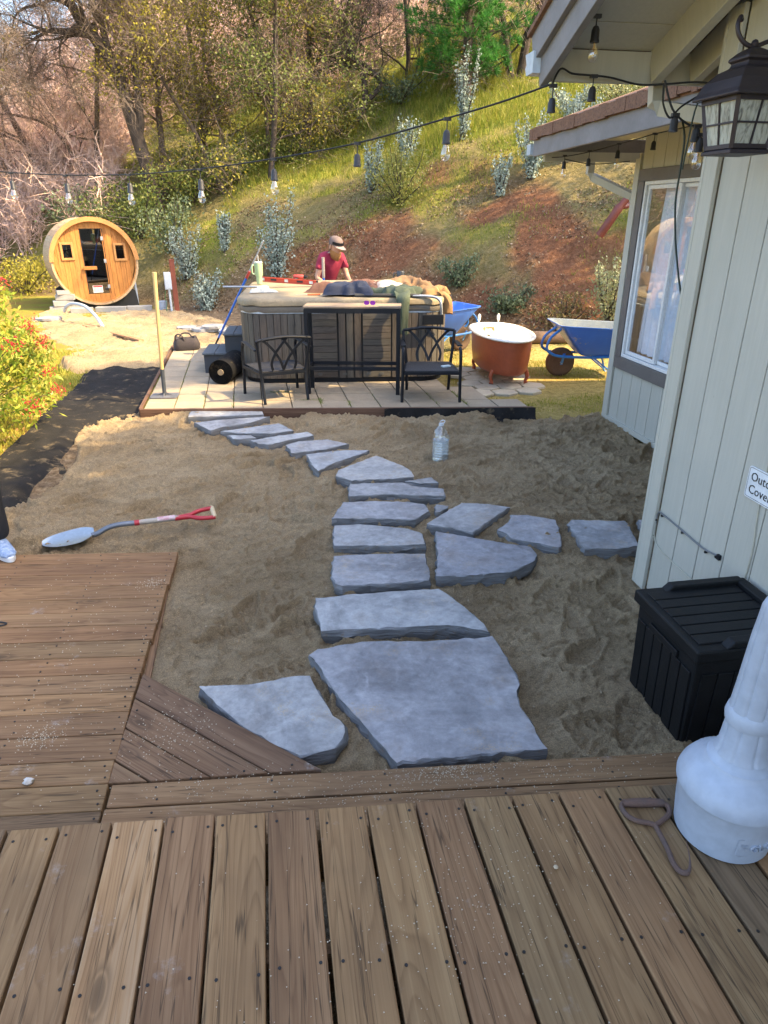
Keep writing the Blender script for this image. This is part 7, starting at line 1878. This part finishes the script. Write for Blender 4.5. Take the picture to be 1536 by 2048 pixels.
# ------------------------------------------------------------------ shrubs
def shrub(name, label, x, y, h, wd, leaf, nleaf, seed, lsize=.045, group=None, stems=7, round_=False, sparse=False):
    rng = random.Random(seed); gz = th(x, y)
    t = thing(name, label, 'shrub', (x, y, gz), 0, group)
    mb = MB(); C = []
    for i in range(stems):
        a = 6.28 * i / stems + rng.gauss(0, .4); rr = wd * .8 * rng.uniform(.1, 1)
        top = Vector((rr * math.cos(a), rr * math.sin(a), h * (rng.uniform(.45, 1.0) if i else 1)))
        pts = [Vector((rng.gauss(0, .03), rng.gauss(0, .03), -.05)), Vector((top.x * .35, top.y * .35, top.z * .35)), Vector((top.x * .8, top.y * .8, top.z * .7)), top]
        mb.tube(spline(pts, 2), [.018, .016, .014, .012, .010, .007, .004][:7], 5, cap=False)
        for k in range(int(nleaf / stems)):
            u = rng.random() ** .7
            if not round_: u = .10 + .90 * rng.random()
            u = max(.08, u); c = pts[0].lerp(pts[1], u * 3) if u < .33 else (pts[1].lerp(pts[2], (u - .33) * 2.6) if u < .71 else pts[2].lerp(top, (u - .71) * 3.45))
            sd_ = wd * (.14 if not round_ else .20) * (1 - .5 * u)
            C.append((c.x + rng.gauss(0, sd_), c.y + rng.gauss(0, sd_), max(.02, c.z + rng.gauss(0, h * .07))))
    mb.build('stems', BARKD, t, smooth=True)
    C = np.array(C); n = len(C)
    V, F = quads(C, rdir(n, .8), rdir(n, .2), RG.uniform(.7, 1.4, n) * lsize, RG.uniform(.5, .8, n) * lsize)
    tag(link('foliage', npmesh('foliage', V, F, leaf), t), kind='stuff')
    return t
G3 = 'shrubs on the slope'
SHL = [('silver', .24, 15.69, 1.65, .62, 'tallest silver-leaved shrub, behind the left end of the hot tub'),
 ('silver', -1.87, 17.52, 1.2, .55, 'silver shrub on the slope right of the sauna, above the power post'),
 ('silver', -.93, 17.52, .85, .30, 'small thin silver shrub between the two larger silver shrubs on the left slope'),
 ('silver', -1.35, 15.9, .85, .60, 'low round silver shrub at the foot of the slope by the power post'),
 ('silver', 2.57, 17.31, 1.06, .40, 'silver shrub left of the yellow-green bush on the slope'),
 ('yellow', 3.07, 16.45, 1.2, .90, 'sunlit yellow-green bush in the middle of the slope'),
 ('silver', 3.59, 18.26, 1.0, .5, 'silver shrub rising just above the yellow-green bush'),
 ('silver', 4.90, 18.03, 1.85, .40, 'tall slim silver shrub below the pine'),
 ('silver', 5.64, 15.20, 1.2, .50, 'silver shrub on bare red soil left of the far roof'),
 ('green', 3.59, 13.0, .55, .60, 'low sage-green shrub on the red bank above the bath'),
 ('silver', 4.94, 15.03, .75, .3, 'little silver shrub on red soil in the upper bank'),
 ('silver', 7.17, 17.13, .75, .65, 'pale blue shrub just above the far roof edge'),
 ('lit', 8.23, 16.40, 1.1, 1.7, 'broad sunlit shrub filling the gap between the two roofs'),
 ('lit', 5.48, 10.67, 1.1, .55, 'upright sunlit shrub beside the house corner'),
 ('green', 4.15, 11.95, .45, .75, 'low green shrub on the bank right above the bath taps'),
 ('olive', 4.94, 11.15, .55, 1.1, 'wide low reddish-olive shrub at the foot of the bank behind the wheelbarrow'),
 ('silver', 6.69, 15.38, 1.0, .7, 'silver shrub above the end of the far roof')]
for i, (k, x, y, h, wd, lab) in enumerate(SHL):
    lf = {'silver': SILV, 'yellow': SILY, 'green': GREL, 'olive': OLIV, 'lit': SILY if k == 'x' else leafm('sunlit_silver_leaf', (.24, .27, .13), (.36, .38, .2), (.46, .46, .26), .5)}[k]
    shrub('shrub', lab, x, y, h, wd, lf, int(700 + 1500 * h * wd), 100 + i, .055 if k != 'olive' else .045, G3, 11, k in ('yellow', 'green', 'olive', 'lit'))
G4 = 'dark shrubs along the forest edge'
for i, (x, y, h, wd, lf, lab) in enumerate(((-3.2, 20.2, 1.5, 1.9, OAKD, 'dark evergreen thicket directly right of the sauna top'), (-1.9, 20.8, 1.4, 1.8, OAKD, 'dark evergreen shrub below the slanting oak'), (-.6, 20.9, 1.2, 1.7, OAKD, 'dark shrub at the foot of the pale-trunked oak'), (.7, 21.3, 1.0, 1.4, OAKD, 'dark shrub at the foot of the tall dark oak'), (-4.6, 20.8, 1.5, 1.8, GREL, 'grey-green shrub rising behind the sauna roof'), (-6.2, 19.6, 1.2, 2.0, OAKL, 'yellowish shrub left of the sauna'), (-7.6, 18.4, 1.5, 2.0, GREL, 'grey-green shrub at the left edge beyond the bush with berries'), (2.2, 21.6, .9, 1.3, OAKL, 'yellow-green shrub at the right of the dark oaks'), (4.1, 22.0, .9, 1.3, GREL, 'grey-green shrub left of the pine foot'), (5.3, 22.6, 1.3, 1.0, OAKL, 'small yellow shrub touching the pine trunk'), (-2.3, 18.9, 1.3, 1.3, GREL, 'grey-green shrub on the slope beside the sauna'))):
    shrub('shrub', lab, x, y, h, wd, lf, int(2600 * h * wd / 3), 150 + i, .075, G4, 10, True)
# ------------------------------------------------------------------ red-berried bush
tb_ = thing('toyon_bush', 'sunlit bush with clusters of red berries at the left edge', 'shrub', (-3.06, 6.65, th(-3.06, 6.65)))
TOY = leafm('toyon_leaf', (.15, .24, .03), (.30, .37, .05), (.48, .40, .06), .42, .4)
mb = MB(); C = []; N = []; rng = random.Random(5); ends = []
for i in range(70):
    a = rng.uniform(0, 6.28); e = rng.uniform(.15, 1.45)
    rr = .92 * math.cos(e) ** .6; top = Vector((rr * math.cos(a), rr * 1.6 * math.sin(a), .10 + 1.45 * math.sin(e) * rng.uniform(.75, 1)))
    pts = [Vector((rng.gauss(0, .08), rng.gauss(0, .15), -.03)), Vector((top.x * .4, top.y * .4, top.z * .5)), top]
    mb.tube(spline(pts, 3), [.012, .011, .010, .008, .006, .005, .003], 5, cap=False); ends.append(top)
    for k in range(190):
        u = rng.random() ** .45; c = pts[1].lerp(top, u) if u > .2 else pts[0].lerp(pts[1], u * 5)
        C.append((c.x + rng.gauss(0, .085), c.y + rng.gauss(0, .085), max(.03, c.z + rng.gauss(0, .075)))); N.append((c.x + rng.gauss(0, .5), c.y + rng.gauss(0, .5), c.z + .3 + rng.gauss(0, .4)))
mb.build('stems', BARK, tb_, smooth=True)
C = np.array(C); N = np.array(N); N /= np.linalg.norm(N, axis=1, keepdims=True); n = len(C)
d = N * .6 + RG.normal(size=(n, 3)) * .6; d /= np.linalg.norm(d, axis=1, keepdims=True)
V, F = quads(C, d, rdir(n, .5), RG.uniform(.05, .095, n), RG.uniform(.018, .032, n))
tag(link('foliage', npmesh('foliage', V, F, TOY), tb_), kind='stuff')
BER = simple('red_berry', (.50, .015, .025), (.38, .01, .02), 30, .35)
cand = [e for e in ends if e.x > -.25 and e.y < .9] 
for i in range(34):
    e = cand[i % len(cand)] * rng.uniform(.9, 1.05)
    b_ = MB()
    for k in range(52):
        c = Vector((rng.gauss(0, .042), rng.gauss(0, .042), rng.gauss(0, .034))) ; r = rng.uniform(.006, .0095)
        b_.add([c + Vector(q) * r for q in ((1, 0, 0), (-1, 0, 0), (0, 1, 0), (0, -1, 0), (0, 0, 1), (0, 0, -1))], [(0, 2, 4), (2, 1, 4), (1, 3, 4), (3, 0, 4), (2, 0, 5), (1, 2, 5), (3, 1, 5), (0, 3, 5)])
    tag(b_.build('berry_cluster', BER, tb_, smooth=80, loc=e * 1.07 + Vector((.05, -.09, .03))), kind='stuff')
# ------------------------------------------------------------------ grass and leaf litter
def blades(xs, ys, hs, mat, name, label, parent=None, wd=.006, lean=.35):
    n = len(xs); zs = terrain(xs, ys) - .01
    a = RG.random(n) * 6.28; p = np.stack([xs, ys, zs], 1); d = np.stack([np.cos(a), np.sin(a), np.zeros(n)], 1)
    t = np.stack([RG.normal(0, lean, n), RG.normal(0, lean, n), np.ones(n)], 1) * hs[:, None]
    w_ = wd * RG.uniform(.7, 1.4, n)[:, None]
    V = np.stack([p - d * w_, p + d * w_, p + t], 1).reshape(-1, 3)
    o = link(name, npmesh(name, V, np.arange(3 * n).reshape(-1, 3), mat), parent)
    return tag(o, label, 'grass', kind='stuff')
GRM = leafm('hill_grass', (.11, .17, .018), (.23, .27, .035), (.42, .36, .09), .6, .45)
n = 230000
xs = RG.uniform(-5, 12, n); ys = RG.uniform(9.5, 25, n)
s_ = (xs + 1.7) * .633 + (ys - 15.9) * .774
rdm = sstep(-.3, .3, s_) * sstep(6.2, 3.0, s_ - .45 * (xs - 2.5) + 1.6 * fbm(xs, ys, .7, 3, 21)) * sstep(-1.5, 1.2, xs + 1.2 * fbm(xs, ys, .5, 2, 4))
pr_ = sstep(.3, 1.2, s_) * sstep(-.30, .30, fbm(xs, ys, .8, 4, 11) + .25 * (s_ - 4) / 3) * (1 - .8 * rdm * (.10 + .80 * sstep(-.05, .30, fbm(xs, ys, .75, 4, 33))))
k = RG.random(n) < pr_
xs, ys, s_ = xs[k], ys[k], s_[k]
hs = (.05 + .16 * sstep(2, 8, s_)) * RG.uniform(.5, 1.5, len(xs)) * (1 + .9 * sstep(.1, .4, fbm(xs, ys, .6, 2, 90)))
blades(xs, ys, hs, GRM, 'hill_grass', 'short green and straw-coloured grass covering the slope', wd=.008)
n = 34000
xs = RG.uniform(2.2, 4.9, n); ys = RG.uniform(6.5, 10.5, n)
k = RG.random(n) < sstep(-.05, .3, fbm(xs, ys, 1.6, 3, 61)) * (1 - .8 * ((xs > 2.3) & (xs < 3.1) & (ys > 7.35) & (ys < 9)))
blades(xs[k], ys[k], RG.uniform(.015, .05, k.sum()), leafm('yard_grass', (.17, .22, .018), (.30, .31, .035), (.44, .38, .08)), 'yard_grass', 'patchy short grass around the bath and wheelbarrow', wd=.004)
n = 20000
xs = RG.uniform(-4.2, -2.38, n); ys = RG.uniform(4.0, 11, n)
blades(xs, ys, RG.uniform(.02, .09, n), leafm('verge_grass', (.17, .22, .02), (.32, .31, .04), (.42, .33, .07)), 'verge_grass', 'yellow-green grass and leaves under the bush with red berries', wd=.006)
n = 42000
xs = RG.uniform(-2.5, 9, n); ys = RG.uniform(9.5, 19, n); s_ = (xs + 1.7) * .633 + (ys - 15.9) * .774
k = RG.random(n) < sstep(-.2, .4, s_) * sstep(7.5, 3, s_) * sstep(-.28, .22, fbm(xs, ys, .9, 3, 71)); xs, ys = xs[k], ys[k]; n = len(xs)
c = np.stack([xs, ys, terrain(xs, ys) + .012], 1)
V, F = quads(c, rdir(n), rdir(n, 1.2), RG.uniform(.03, .07, n), RG.uniform(.02, .045, n))
tag(link('leaf_litter', npmesh('leaf_litter', V, F, leafm('dead_leaf', (.13, .07, .04), (.22, .145, .085), (.38, .30, .21), .8, .1))), 'dry fallen leaves strewn over the bank', 'leaves', kind='stuff')
n = 1500
xs = RG.uniform(-3.6, -2.35, n); ys = RG.uniform(4.2, 8.5, n); c = np.stack([xs, ys, terrain(xs, ys) + .012], 1)
V, F = quads(c, rdir(n), rdir(n, 2), RG.uniform(.03, .06, n), RG.uniform(.015, .03, n))
tag(link('leaf_litter', npmesh('leaf_litter', V, F, leafm('russet_leaf', (.22, .10, .04), (.36, .20, .08), (.45, .33, .16), .8, .1))), 'russet fallen leaves beside the black fabric', 'leaves', kind='stuff')
